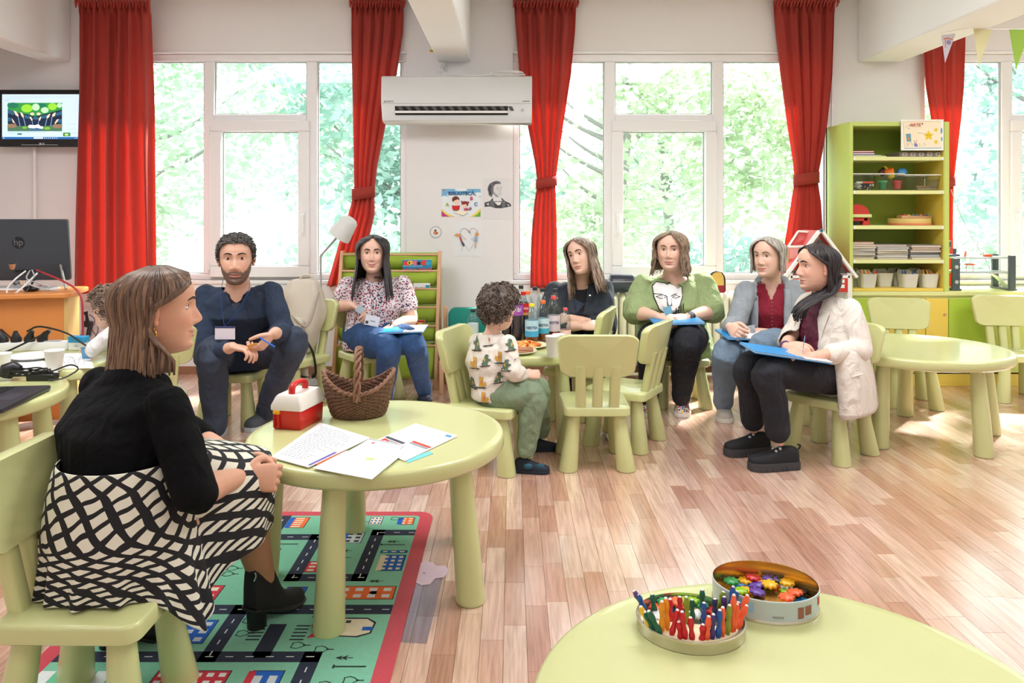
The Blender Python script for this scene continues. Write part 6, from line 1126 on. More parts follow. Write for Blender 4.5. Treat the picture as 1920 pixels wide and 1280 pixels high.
def trunk(m, rings, n=28):
    """rings: (centre, side vector, front vector, half width, half depth)"""
    out = []; R = [rings[0]]+list(rings)+[rings[-1]]
    for i, (c, s_, f, a, b) in enumerate(R):
        k = 0.55 if i in (0, len(R)-1) else 1.0; s_ = Vector(s_).normalized(); f = Vector(f); f = (f-s_*f.dot(s_)).normalized(); up = s_.cross(f); up = up if up.z > 0 else -up
        c = Vector(c)+(up*(-0.02 if i == 0 else 0.012) if k < 1 else Vector())
        rg = []
        for j in range(n):
            t = 2*PI*j/n; x = math.cos(t); y = math.sin(t); q_ = 1/((abs(x)**2.4+abs(y)**2.4)**(1/2.4)); rg.append(c+s_*(a*k*x*q_)+f*(b*k*y*q_))
        out.append(rg)
    return m.loft(out)
# head: profile curves by height (metres), face towards +Y
HZ = [-0.122, -0.116, -0.10, -0.085, -0.065, -0.045, -0.02, 0.0, 0.02, 0.045, 0.07, 0.09, 0.105, 0.1125]
HF = [0.052, 0.076, 0.085, 0.084, 0.086, 0.087, 0.087, 0.086, 0.090, 0.094, 0.087, 0.070, 0.045, 0.004]
HB = [0.010, 0.016, 0.034, 0.052, 0.070, 0.082, 0.092, 0.098, 0.101, 0.099, 0.088, 0.070, 0.045, 0.004]
HWD = [0.024, 0.034, 0.048, 0.057, 0.064, 0.068, 0.071, 0.073, 0.075, 0.075, 0.070, 0.057, 0.038, 0.004]
NZ = [-0.050, -0.0455, -0.040, -0.034, -0.026, -0.012, 0.005, 0.022, 0.034]; NH = [0.0, 0.008, 0.018, 0.0235, 0.0235, 0.0165, 0.0085, 0.004, 0.0]; NS_ = [0.016, 0.0165, 0.0155, 0.0135, 0.0115, 0.010, 0.0095, 0.011, 0.012]
g2 = lambda x, c, s_: math.exp(-((x-c)/s_)**2)
def relief(x, z, c):
    ax = abs(x); nose = c.get('nose', 1.0)
    y = nose*float(np.interp(z, NZ, NH))*math.exp(-(x/float(np.interp(z, NZ, NS_)))**2)
    y += nose*0.005*g2(ax, 0.0125, 0.006)*g2(z, -0.038, 0.006)
    y -= 0.0105*g2(ax, 0.031, 0.017)*g2(z, 0.007, 0.0105); y += 0.0045*g2(ax, 0.028, 0.024)*g2(z, 0.029, 0.0075); y += c.get('cheek', 1)*0.0055*g2(ax, 0.043, 0.018)*g2(z, -0.032, 0.019)
    sm = c.get('smile', 0.0); zz = z-sm*0.010*min(1, ax/0.026)**2
    y += 0.0060*g2(x, 0, 0.021)*g2(zz, -0.0655, 0.0042)+0.0070*g2(x, 0, 0.019)*g2(zz, -0.0775, 0.0052)-0.0045*g2(x, 0, 0.025)*g2(zz, -0.0712, 0.0020)-0.003*g2(x, 0, 0.02)*g2(z, -0.0885, 0.005)
    y += 0.006*g2(x, 0, 0.020)*g2(z, -0.106, 0.012); y -= sm*0.003*g2(ax, 0.034, 0.006)*g2(z, -0.058, 0.012)
    return y
def head_pt(a, z, c, ex=0.0):
    w_ = float(np.interp(z, HZ, HWD))*c.get('wide', 1.0)+ex; f = float(np.interp(z, HZ, HF))+ex; b = float(np.interp(z, HZ, HB))+ex; s_, k = math.sin(a), math.cos(a)
    x = w_*math.copysign(abs(s_)**0.92, s_)
    y = f*abs(k)**0.80 if k > 0 else -b*abs(k)**0.92
    if k > 0: y += relief(x, z, c)*min(1, k*3)
    return Vector((x, y, z))
def face_y(x, z, c):
    w_ = float(np.interp(z, HZ, HWD))*c.get('wide', 1.0); s_ = min(1, abs(x)/w_)**(1/0.92); return head_pt(math.copysign(math.asin(s_), x), z, c).y
def head_mesh(c, tone):
    zs = np.concatenate([np.linspace(-0.122, -0.09, 12), np.linspace(-0.088, -0.03, 36), np.linspace(-0.028, 0.04, 30), np.linspace(0.044, 0.1125, 16)]); A = 88
    az = [2*PI*j/A for j in range(A)]; az = [a-0.42*math.sin(a) for a in az]
    m = MB(); rows = [[head_pt(a, z, c) for a in az] for z in zs]; m.loft(rows); cols = []
    tone = np.array(tone); lip = np.array(c.get('lip', (0.52, 0.17, 0.15))); brd = np.array(c.get('beard', (0, 0, 0)))
    for r in rows:
        for p in r:
            x, y, z = p; ax = abs(x); k = tone.copy()
            if y > 0:
                zz = z-c.get('smile', 0)*0.010*min(1, ax/0.026)**2
                lw = 0.0262+0.0045*c.get('smile', 0); lm = 1.0 if ax < lw and -0.0825+0.010*(ax/lw)**2 < zz < -0.0606-0.0092*(ax/lw)**1.5-(0.002 if ax < 0.003 else 0) else 0
                k = k*(1-0.10*g2(ax, 0.045, 0.02)*g2(z, -0.03, 0.02)*np.array([0, 1, 1])); k = k*(1-0.08*g2(x, 0, 0.014)*g2(z, -0.035, 0.014)*np.array([0, 1, 1]))
                if 'beard' in c:
                    jaw = max(0, min(1, 0.5+(float(np.interp(ax, [0, 0.026, 0.034, 0.052, 0.072], [-0.0525, -0.053, -0.060, -0.046, -0.010]))-z+0.004*noise.noise((x*300, z*300, 1)))/0.009)); jaw *= 0.82+0.25*noise.noise((x*420, z*420, 7))
                    k = k*(1-jaw)+brd*jaw
                if lm: k = k*0.25+lip*0.75
            elif 'beard' in c and z < -0.03 and y > -0.03: k = k*0.25+brd*0.75
            cols.append(k)
    for s_ in (-1, 1):
        ew = float(np.interp(-0.008, HZ, HWD))*c.get('wide', 1)
        m0 = len(m.v); m.ball((s_*(ew+0.004), -0.010, -0.004), (0.0085, 0.019, 0.031), 12, M=Matrix.Rotation(s_*-0.35, 4, 'Z') @ Matrix.Rotation(-0.18, 4, 'X')); m.ball((s_*(ew+0.005), -0.004, -0.028), (0.007, 0.010, 0.011), 8); cols += [tone*np.array([1.0, 0.88, 0.86])]*(len(m.v)-m0)
        # eyelids: two skin caps over the eyeball
        e = Vector((s_*0.0315, face_y(0.0315, 0.007, c)-0.0055, 0.0075)); R = 0.0134; m0 = len(m.v)
        up0, lo0 = c.get('lids', (0.34, -0.36))
        for lo, hi in ((up0, 1.5), (-1.5, lo0)):
            m.grid([[e+Vector((R*math.sin(b)*math.cos(el), R*math.cos(b)*math.cos(el), R*math.sin(el)*0.95)) for b in np.linspace(-1.45, 1.45, 12)] for el in np.linspace(lo, hi, 7)])
        cols += [tone*np.array([0.97, 0.88, 0.86])]*(len(m.v)-m0)
    return m, cols
def hand(m, w_, d, n, thumb=1, curl=0.5, size=1.0, spread=0.10, tcurl=0.4):
    """w_ wrist, d towards the knuckles, n the way the palm faces; thumb side +-1"""
    d = Vector(d).normalized(); n = Vector(n); n = (n-d*n.dot(d)).normalized(); s_ = d.cross(n)*thumb; z = size; rings = []
    for f, a, b in ((-0.012, 0.022, 0.017), (0.01, 0.026, 0.017), (0.035, 0.034, 0.0165), (0.065, 0.040, 0.0145), (0.085, 0.0405, 0.012), (0.094, 0.036, 0.009)):
        rings.append([w_+d*(f*z)+s_*(a*z*math.cos(2*PI*j/16))+n*(b*z*math.sin(2*PI*j/16)) for j in range(16)])
    m.loft(rings)
    for k, (o, L) in enumerate(((0.029, 0.070), (0.0097, 0.078), (-0.0097, 0.072), (-0.029, 0.056))):
        p = w_+d*(0.080*z)+s_*(o*z); a = 0.0; pts = [p]; side = s_*(o*spread/0.03)
        for seg, fr in enumerate((0.45, 0.31, 0.27)):
            a += curl*(0.75, 1.15, 0.8)[seg]*(1+0.08*k); dd = (d*math.cos(a)+n*math.sin(a)+side*math.cos(a)).normalized(); p = p+dd*(L*fr*z); pts.append(p)
        limb(m, pts, [0.0096*z, 0.0088*z, 0.0080*z, 0.0066*z], 10, 3)
    p = w_+d*(0.022*z)+s_*(0.024*z)+n*(0.004*z); t1 = (d*0.62+s_*0.72+n*0.35).normalized(); t2 = (d*(0.9-0.3*tcurl)+s_*(0.35-0.7*tcurl)+n*(0.3+0.5*tcurl)).normalized(); q1 = p+t1*(0.034*z); q2 = q1+t2*(0.030*z); q3 = q2+(t2-s_*0.3*tcurl).normalized()*(0.024*z)
    limb(m, [w_+d*0.012*z+s_*0.012*z, p, q1, q2, q3], [0.012*z, 0.0145*z, 0.0115*z, 0.0100*z, 0.0078*z], 10, 3)
def bodymesh(name, parts, tone, origin):
    """parts: list of (V, F, colours or None) joined into the one body mesh"""
    v = []; f = []; cs = []
    for V, F, C in parts:
        o = len(v); v += [tuple(Vector(p)-origin) for p in V]; f += [tuple(i+o for i in q) for q in F]; cs += [tuple(q) for q in C] if C is not None else [tuple(tone)]*len(V)
    me = bpy.data.meshes.new(name); me.from_pydata(v, [], f); me.materials.append(SKIN)
    a = me.color_attributes.new('tint', 'FLOAT_COLOR', 'POINT'); a.data.foreach_set('color', np.array([c+(1.0,) for c in cs]).ravel())
    o = link(name, me, None, origin, smooth=True, angle=180); return o
class Garment:
    def __init__(s, V, F, o): s.V = V; s.F = F; s.o = o; s.bvh = BVHTree.FromPolygons([Vector(p) for p in V], F)
def garment(name, mb, m, person, vox=0.007, sm=4, cut=None, fold=0.004, fs=11, seed=0, ribs=None):
    V, N, F = remesh(mb, vox, sm)
    for i in range(len(V)):
        p = V[i]; q = noise.noise((p[0]*fs+seed, p[1]*fs, p[2]*fs*0.8))+0.6*noise.noise((p[0]*fs*2.2, p[1]*fs*2.2+seed, p[2]*fs*1.9)); q += 1.1*(0.35-abs(noise.noise((p[0]*fs*0.9+9, p[1]*fs*0.9, p[2]*fs*1.5+seed))))*0.8
        V[i] = p+N[i]*(fold*q)
    if cut is not None:
        k = np.array([cut(Vector(p)) for p in V]); F = [f for f in F if not all(k[j] for j in f)]
    org = person.location; used = sorted({j for f in F for j in f}); mp = {j: i for i, j in enumerate(used)}; V = V[used]; F = [tuple(mp[j] for j in f) for f in F]
    me = bpy.data.meshes.new(name); me.from_pydata([tuple(Vector(p)-org) for p in V], [], F); me.materials.append(m)
    o = link(name, me, person, smooth=True, angle=180)
    if cut is not None:
        md = o.modifiers.new('s', 'SMOOTH'); md.factor = 0.5; md.iterations = 2
        md = o.modifiers.new('solid', 'SOLIDIFY'); md.thickness = 0.005; md.offset = -1
    return Garment(V, F, o)
def decal(person, G, name, c, u, v, n, layers, lift=0.0):
    """layers: (colour, polygons) drawn in metres on the plane (u, v) at c and laid on the garment along -n"""
    u = Vector(u); n = Vector(n).normalized(); v = Vector(v); m = MB(); ms = []
    for li, (col, polys) in enumerate(layers):
        mm = ink(col, 0.85)
        if mm not in ms: ms.append(mm)
        for pl in polys:
            def drop(x, y, e):
                o = c+u*x+v*y+n*0.25; h = G.bvh.ray_cast(o, -n); return (h[0]+h[1].normalized()*(e if h[1].dot(n) > 0 else -e)-person.location) if h[0] is not None else None
            cx = sum(p[0] for p in pl)/len(pl); cy = sum(p[1] for p in pl)/len(pl); e = 0.0030+0.0006*li+lift
            big = max(math.hypot(p[0]-cx, p[1]-cy) for p in pl) > 0.012
            rings = [[drop(cx+(p[0]-cx)*k, cy+(p[1]-cy)*k, e) for p in pl] for k in ((1, 0.7, 0.4, 0.08) if big else (1,))]
            if any(p is None for r in rings for p in r): continue
            o0 = len(m.v); N_ = len(pl)
            fs = [(i*N_+j, i*N_+(j+1) % N_, (i+1)*N_+(j+1) % N_, (i+1)*N_+j) for i in range(len(rings)-1) for j in range(N_)]+[tuple(range((len(rings)-1)*N_, len(rings)*N_))]
            m.add([p for r in rings for p in r], fs, ms.index(mm))
    if m.v: return m.build(name, ms, person, smooth=False)
HAIRM = {}
def hair_mat(c1_, c2_):
    k = c1_+c2_
    if k in HAIRM: return HAIRM[k]
    m, n, l, b = newmat('hair_%d_%d_%d' % c1_); t = n.new('ShaderNodeTexCoord'); mp = n.new('ShaderNodeMapping'); mp.inputs['Scale'].default_value = (1, 1, 0.06); no = n.new('ShaderNodeTexNoise'); no.inputs['Scale'].default_value = 130; no.inputs['Detail'].default_value = 3
    l.new(t.outputs['Object'], mp.inputs[0]); l.new(mp.outputs[0], no.inputs['Vector']); a = n.new('ShaderNodeAttribute'); a.attribute_name = 'tint'; mx = n.new('ShaderNodeMix'); mx.data_type = 'RGBA'; mx.inputs[6].default_value = rgb(c1_); mx.inputs[7].default_value = rgb(c2_)
    ad = n.new('ShaderNodeMath'); ad.operation = 'MULTIPLY_ADD'; ad.inputs[1].default_value = 1.3; sp = n.new('ShaderNodeSeparateColor'); l.new(a.outputs['Color'], sp.inputs[0]); l.new(no.outputs['Fac'], ad.inputs[0]); sb = n.new('ShaderNodeMath'); sb.operation = 'SUBTRACT'; sb.inputs[1].default_value = 0.75; l.new(sp.outputs[0], sb.inputs[0]); l.new(sb.outputs[0], ad.inputs[2])
    l.new(ad.outputs[0], mx.inputs[0]); mx.clamp_factor = True; l.new(mx.outputs[2], b.inputs['Base Color']); b.inputs['Roughness'].default_value = 0.42; b.inputs['Specular IOR Level'].default_value = 0.4
    bp = n.new('ShaderNodeBump'); bp.inputs['Strength'].default_value = 0.4; bp.inputs['Distance'].default_value = 0.003; l.new(no.outputs['Fac'], bp.inputs['Height']); l.new(bp.outputs[0], b.inputs['Normal'])
    HAIRM[k] = m; return m
def hair_obj(m, tints, hm, person, M):
    me = bpy.data.meshes.new('hair'); me.from_pydata([tuple(M @ Vector(p)-person.location) for p in m.v], [], m.f); me.materials.append(hm)
    bm = bmesh.new(); bm.from_mesh(me); bmesh.ops.recalc_face_normals(bm, faces=bm.faces); bm.to_mesh(me); bm.free()
    a = me.color_attributes.new('tint', 'FLOAT_COLOR', 'POINT'); a.data.foreach_set('color', np.array([(t, t, t, 1.0) for t in tints]).ravel()); return link('hair', me, person, smooth=True, angle=180)
def long_hair(person, M, c, seed, zend, hm, n=230, thick=0.016, open_=(0.42, 0.80, 1.05, 1.15), wave=0.0, flare=0.0, fwd=0.0, zvar=0.03, light=0.0, part=0.0, back_in=0.0, front_up=0.0):
    """centre or side parted hair: strands leave the parting, frame the face and hang to zend"""
    r = random.Random(seed); m = MB(); tints = []
    oz = [0.112, 0.088, 0.06, 0.02, -0.03, -0.3]; oa = [0.02, open_[0], open_[1], open_[2], open_[3], open_[-1]]; oz[5] = -0.3
    if len(open_) > 4: oz[4], oz[5] = -0.050, -0.15
    def pt(a, z, ex, ph=0.0):
        ao = float(np.interp(-z, [-q for q in oz], oa)); sg = 1 if a >= 0 else -1; aa = sg*max(abs(a), ao*(0.8 if part*sg > 0 else 1.12 if part else 1)+0.0); zz = min(z, 0.1085); zc = max(zz, -0.035)
        p = head_pt(aa, zc, dict(c, nose=0, cheek=0), thick*(0.75+0.25*min(1, (0.12-z)/0.05))+ex)
        if z > 0.1085: p = Vector((p.x, p.y, p.z+(z-0.1085)))
        if front_up and z < -0.05: z = -0.05+(z+0.05)*(1-front_up*max(0, 1-abs(aa)/2.6))
        if z < -0.035:
            dz = -0.035-z; k = 1+flare*dz*4-back_in*min(dz, 0.1)*2.2*max(0, -math.cos(aa)); p = Vector((p.x*k, p.y*k+fwd*dz*max(0, math.cos(aa)+0.35), z))
            if -0.5 < math.cos(aa): p.x += sg*0.0
        if wave: p += Vector((wave*math.sin(z*55+ph), wave*math.cos(z*47+ph*1.7), 0))*min(1, max(0, 0.06-z)/0.08)
        if z > 0.1085: k = math.sqrt(max(0.0004, 1-((z-0.1085)/0.0128)**2)); p.x *= k; p.y *= k
        p.x += part*0.02*max(0, min(1, (z-0.06)/0.05)); return p
    NA = 96; NZ_ = 34; zs = [0.121+(zend+zvar*0.3-0.121)*(i/(NZ_-1))**0.9 for i in range(NZ_)]
    az = [-PI+2*PI*j/NA for j in range(NA+1)]
    m.grid([[pt(a, z, 0.0025*math.sin(a*23+seed)*min(1, (0.12-z)*12), a*9) for a in az] for z in zs]); kp = [f for f in m.f if not ({f[0] % (NA+1), f[1] % (NA+1)} == {NA//2-1, NA//2} and zs[f[3]//(NA+1)] < 0.094)]; m.f = kp; m.m = [0]*len(kp); tints += [0.45+0.2*math.sin(j*1.7) for i in range(NZ_) for j in range(NA+1)]
    for _ in range(n):
        a = r.uniform(-PI, PI); z1 = zend+r.uniform(-zvar, zvar); z0 = 0.119 if r.random() < 0.75 else r.uniform(0.02, 0.11); ph = r.uniform(0, 6.28); ex = r.uniform(0.0, 0.006); da = r.uniform(-0.12, 0.12); N_ = 15; w_ = r.uniform(0.003, 0.0075)
        pts = [pt(a+da*(i/N_)**2 if (a+da*(i/N_)**2)*a > 0 and abs(a+da) < PI else a, z0+(z1-z0)*i/N_, ex*min(1, i/4)+0.002*math.sin(i*0.7+ph), ph if wave else 0) for i in range(N_+1)]
        o0 = len(m.v); m.tube(pts, [(w_*(1-0.75*(i/N_)**4), 0.0022*(1-0.5*(i/N_)**3)) for i in range(N_+1)], 6, side=(pts[1]-Vector((0, 0, pts[1].z))).cross(Vector((0, 0, 1))) if pts[1].xy.length > 0.002 else None); tt = r.uniform(0.2, 0.95); tints += [tt+light*(1-min(1, max(0, (q[2]-zend)/(0.14-zend)))) for q in m.v[o0:]]
    return hair_obj(m, tints, hm, person, M)
def cap_hair(person, M, c, seed, hm, hl, thick, n, L, curl):
    """short hair: a scalp shell above the hairline hl(azimuth) plus n short locks of length L; curl > 0 makes ringlets"""
    r = random.Random(seed); m = MB(); tints = []; cc = dict(c, nose=0, cheek=0); NA = 72; NR = 22
    for i in range(NR):
        for j in range(NA+1):
            a = -PI+2*PI*j/NA; h = hl(a); z = 0.1125+(h-0.1125)*(i/(NR-1)); p = head_pt(a, z, cc, thick*min(1, 0.15+(NR-1-i)/4)+0.0035*noise.noise((math.cos(a)*6+seed, math.sin(a)*6, z*40))); m.v.append(tuple(p+Vector((0, 0, thick*0.8*max(0, (z-0.08)/0.032))))); tints.append(0.4)
    m.f += [(i*(NA+1)+j, i*(NA+1)+j+1, (i+1)*(NA+1)+j+1, (i+1)*(NA+1)+j) for i in range(NR-1) for j in range(NA)]; m.m += [0]*((NR-1)*NA)
    for _ in range(n):
        a = r.uniform(-PI, PI); h = hl(a); u = r.random(); z = 0.112-(0.112-h)*u**0.75; p = head_pt(a, z, cc, thick*0.7)+Vector((0, 0, thick*0.6*max(0, (z-0.08)/0.032))); nn = Vector((p.x, p.y*0.9, p.z-0.01)).normalized(); tg = nn.cross(Vector((r.gauss(0, 1), r.gauss(0, 1), r.gauss(0, 1)))).normalized(); o0 = len(m.v); l_ = L*r.uniform(0.6, 1.2)
        if curl:
            b = nn.cross(tg); R_ = curl*r.uniform(0.6, 1.2); T = r.uniform(1.0, 1.9); pts = [p+nn*(l_*0.55*math.sin(t*1.9))+tg*(R_*math.sin(t*T*6.28)+l_*0.5*t)+b*(R_*math.cos(t*T*6.28)) for t in np.linspace(0, 1, 15)]; m.tube(pts, [(0.0034*(1-0.6*t), 0.0022) for t in np.linspace(0, 1, 15)], 5)
        else: m.tube([p, p+nn*l_*0.35+tg*l_*0.3, p+nn*l_*0.45+tg*l_*0.85+Vector((0, 0, -l_*0.1))], [0.0026, 0.0026, 0.0008], 5)
        tt = r.uniform(0.15, 1.0); tints += [tt]*(len(m.v)-o0)
    return hair_obj(m, tints, hm, person, M)
EYE_W = mat('eye_white', (232, 228, 224), 0.2, var=0.01); PUP = mat('pupil', (10, 8, 8), 0.1, var=0.01)
def face_parts(person, M, c, iris, gaze, brow, lash=True):
    IR = mat('iris_%d_%d_%d' % iris, iris, 0.2, var=0.15, vscale=400); BM = mat('brow_%d_%d_%d' % brow, brow, 0.8, var=0.1)
    g = Vector((gaze[0], 1.0, gaze[1])).normalized(); inv = Matrix.Translation(-person.location) @ M
    for s_ in (-1, 1):
        e = Vector((s_*0.0315, face_y(0.0315, 0.007, c)-0.0055, 0.0075)); R = 0.0125; q_ = g.to_track_quat('Z', 'Y').to_matrix(); m = MB()
        th = [0.02, 0.20, 0.2001, 0.48, 0.4801, 0.9, 1.3, 1.6]; rings = [[e+q_ @ Vector((R*math.sin(t)*math.cos(2*PI*j/16), R*math.sin(t)*math.sin(2*PI*j/16), R*math.cos(t)*(1.03 if t < 0.49 else 1))) for j in range(16)] for t in th]
        m.loft([[inv @ p for p in rg] for rg in rings])
        for i in range(7): m.m[i*16:(i+1)*16] = [2 if i < 1 else 1 if i < 3 else 0]*16
        m.m[-2] = 2
        o = m.build('eye', [EYE_W, IR, PUP], person, angle=60)
        if lash:
            up0 = c.get('lids', (0.34, -0.36))[0]; MB().tube([inv @ (e+Vector((0.0138*math.sin(b)*math.cos(up0-0.02*abs(b)), 0.0138*math.cos(b)*math.cos(up0), 0.0138*math.sin(up0)*0.95-0.0012*abs(b)))) for b in np.linspace(-1.0, 1.0, 9)], [0.0004, 0.0009, 0.0011, 0.0012, 0.0012, 0.0012, 0.0011, 0.0009, 0.0004], 5).build('eyelashes', PUP, person)
        pts = [Vector((s_*x, face_y(x, z, c)+0.0008, z)) for x, z in ((0.013, 0.0275), (0.022, 0.0305), (0.032, 0.0325), (0.041, 0.031), (0.049, 0.0265))]
        MB().tube([inv @ p for p in catmull(pts, 3)], [(0.0016+0.0022*math.sin(PI*min(1, 0.25+0.75*i/12)), 0.0014) for i in range(13)], 6, side=M.to_3x3() @ Vector((0, 0, 1))).build('eyebrow', BM, person)
def shoe(person, ankle, d, kind, mats, L=0.25, heel=0.0, ztoe=0.0):
    """sole and upper along direction d; mats: sole, upper, accent"""
    d = Vector((d[0], d[1], 0)).normalized(); s_ = Vector((-d.y, d.x, 0)); b = Vector((ankle.x, ankle.y, 0))-person.location; b.z = ztoe; k = L/0.25
    prof = [(-0.066, 0.024, 0.060), (-0.055, 0.031, 0.085), (-0.02, 0.034, 0.092), (0.02, 0.036, 0.088), (0.06, 0.040, 0.066), (0.10, 0.044, 0.052), (0.14, 0.043, 0.044), (0.17, 0.033, 0.036), (0.184, 0.016, 0.028)]
    if kind == 'chunky': prof = [(x_, w_, h_*0.80) for x_, w_, h_ in prof]
    if kind == 'boot': prof = [(-0.060, 0.024, 0.15), (-0.05, 0.033, 0.165), (-0.01, 0.037, 0.17), (0.03, 0.036, 0.155), (0.06, 0.036, 0.075), (0.10, 0.040, 0.055), (0.14, 0.038, 0.046), (0.17, 0.026, 0.038), (0.184, 0.012, 0.03)]
    th = {'boot': 0.006, 'chunky': 0.034, 'sneaker': 0.022, 'soft': 0.010}[kind]; rise = lambda x: heel*max(0, min(1, (0.11-x)/0.14))**1.3
    rings = []
    for x, w_, h in prof:
        z0 = th+rise(x); h2 = h+(0.004 if kind == 'chunky' else 0); rings.append([b+d*(x*k)+s_*(w_*k*1.02*math.copysign(abs(math.cos(t))**0.8, math.cos(t)))+Vector((0, 0, z0+max(0, math.sin(t))**0.75*h2*k+min(0, math.sin(t))*0.002)) for t in [2*PI*j/20 for j in range(20)]])
    o = MB().loft(rings).build('shoe', mats[1], person, angle=70, subs=1)
    out = [(x*k, w_*k*1.10+0.002) for x, w_, h in prof]; poly = [(x, y) for x, y in out]+[(x, -y) for x, y in out[::-1]]
    m = MB(); m.loft([[b+d*x+s_*(y*q_)+Vector((0, 0, z+rise(x/k))) for x, y in poly] for z, q_ in ((0.0005, 0.97), (th*0.3, 1.0), (th+0.004, 0.99))]); m.build('sole', mats[0], o, angle=50, bevel=0.001)
    if heel: MB().loft([[b+d*(-0.026*k+0.032*k*f*math.cos(t))+s_*(0.031*k*f*math.sin(t))+Vector((0, 0, z)) for t in [2*PI*j/16 for j in range(16)]] for z, f in ((0.0005, 0.92), (0.03, 0.94), (heel+0.008, 1.05))]).build('heel', mats[2], o, angle=50)
    if kind == 'sneaker':
        m = MB()
        for i in range(5): x = 0.028+0.016*i; zt = th+float(np.interp(x, [q[0] for q in prof], [q[2] for q in prof]))*k; m.tube([b+d*(x*k)+s_*q_*k+Vector((0, 0, zt+0.002-abs(q_)*0.25)) for q_ in (-0.018, 0, 0.018)], 0.0028, 6)
        m.build('laces', mats[2], o); m = MB(); x = -0.03; m.loft([[b+d*(-0.066*k)+s_*(0.02*math.cos(t))+Vector((0, 0, th+0.02+0.012*math.sin(t))) for t in [2*PI*j/8 for j in range(8)]], [b+d*(-0.072*k)+s_*(0.014*math.cos(t))+Vector((0, 0, th+0.03+0.010*math.sin(t))) for t in [2*PI*j/8 for j in range(8)]]]); m.build('heel_tab', mats[2], o)
    if kind == 'chunky':
        m = MB()
        for i in range(9):
            for q_ in (-1, 1): x = -0.05+0.026*i; w_ = float(np.interp(x, [q[0] for q in prof], [q[1] for q in prof])); m.ball(b+d*(x*k)+s_*(q_*w_*k*1.1)+Vector((0, 0, 0.010)), (0.007, 0.007, 0.009), 6)
        m.build('tread', mats[0], o)
        for i in range(2): MB().ball(b+d*(0.034+0.02*i)*k+s_*(0.018*k)+Vector((0, 0, th+0.066-0.011*i)), 0.007, 10).build('stud', GREY, o); MB().ball(b+d*(0.034+0.02*i)*k-s_*(0.018*k)+Vector((0, 0, th+0.066-0.011*i)), 0.007, 10).build('stud', GREY, o)
        MB().tube(catmull([b-d*0.06*k+Vector((0, 0, th+0.045)), b-d*0.078*k+Vector((0, 0, th+0.07)), b-d*0.064*k+Vector((0, 0, th+0.078))], 4), 0.004, 6).build('pull_tab', mats[1], o)
    return o
def dirn(a, b): return (Vector(b)-Vector(a)).normalized()
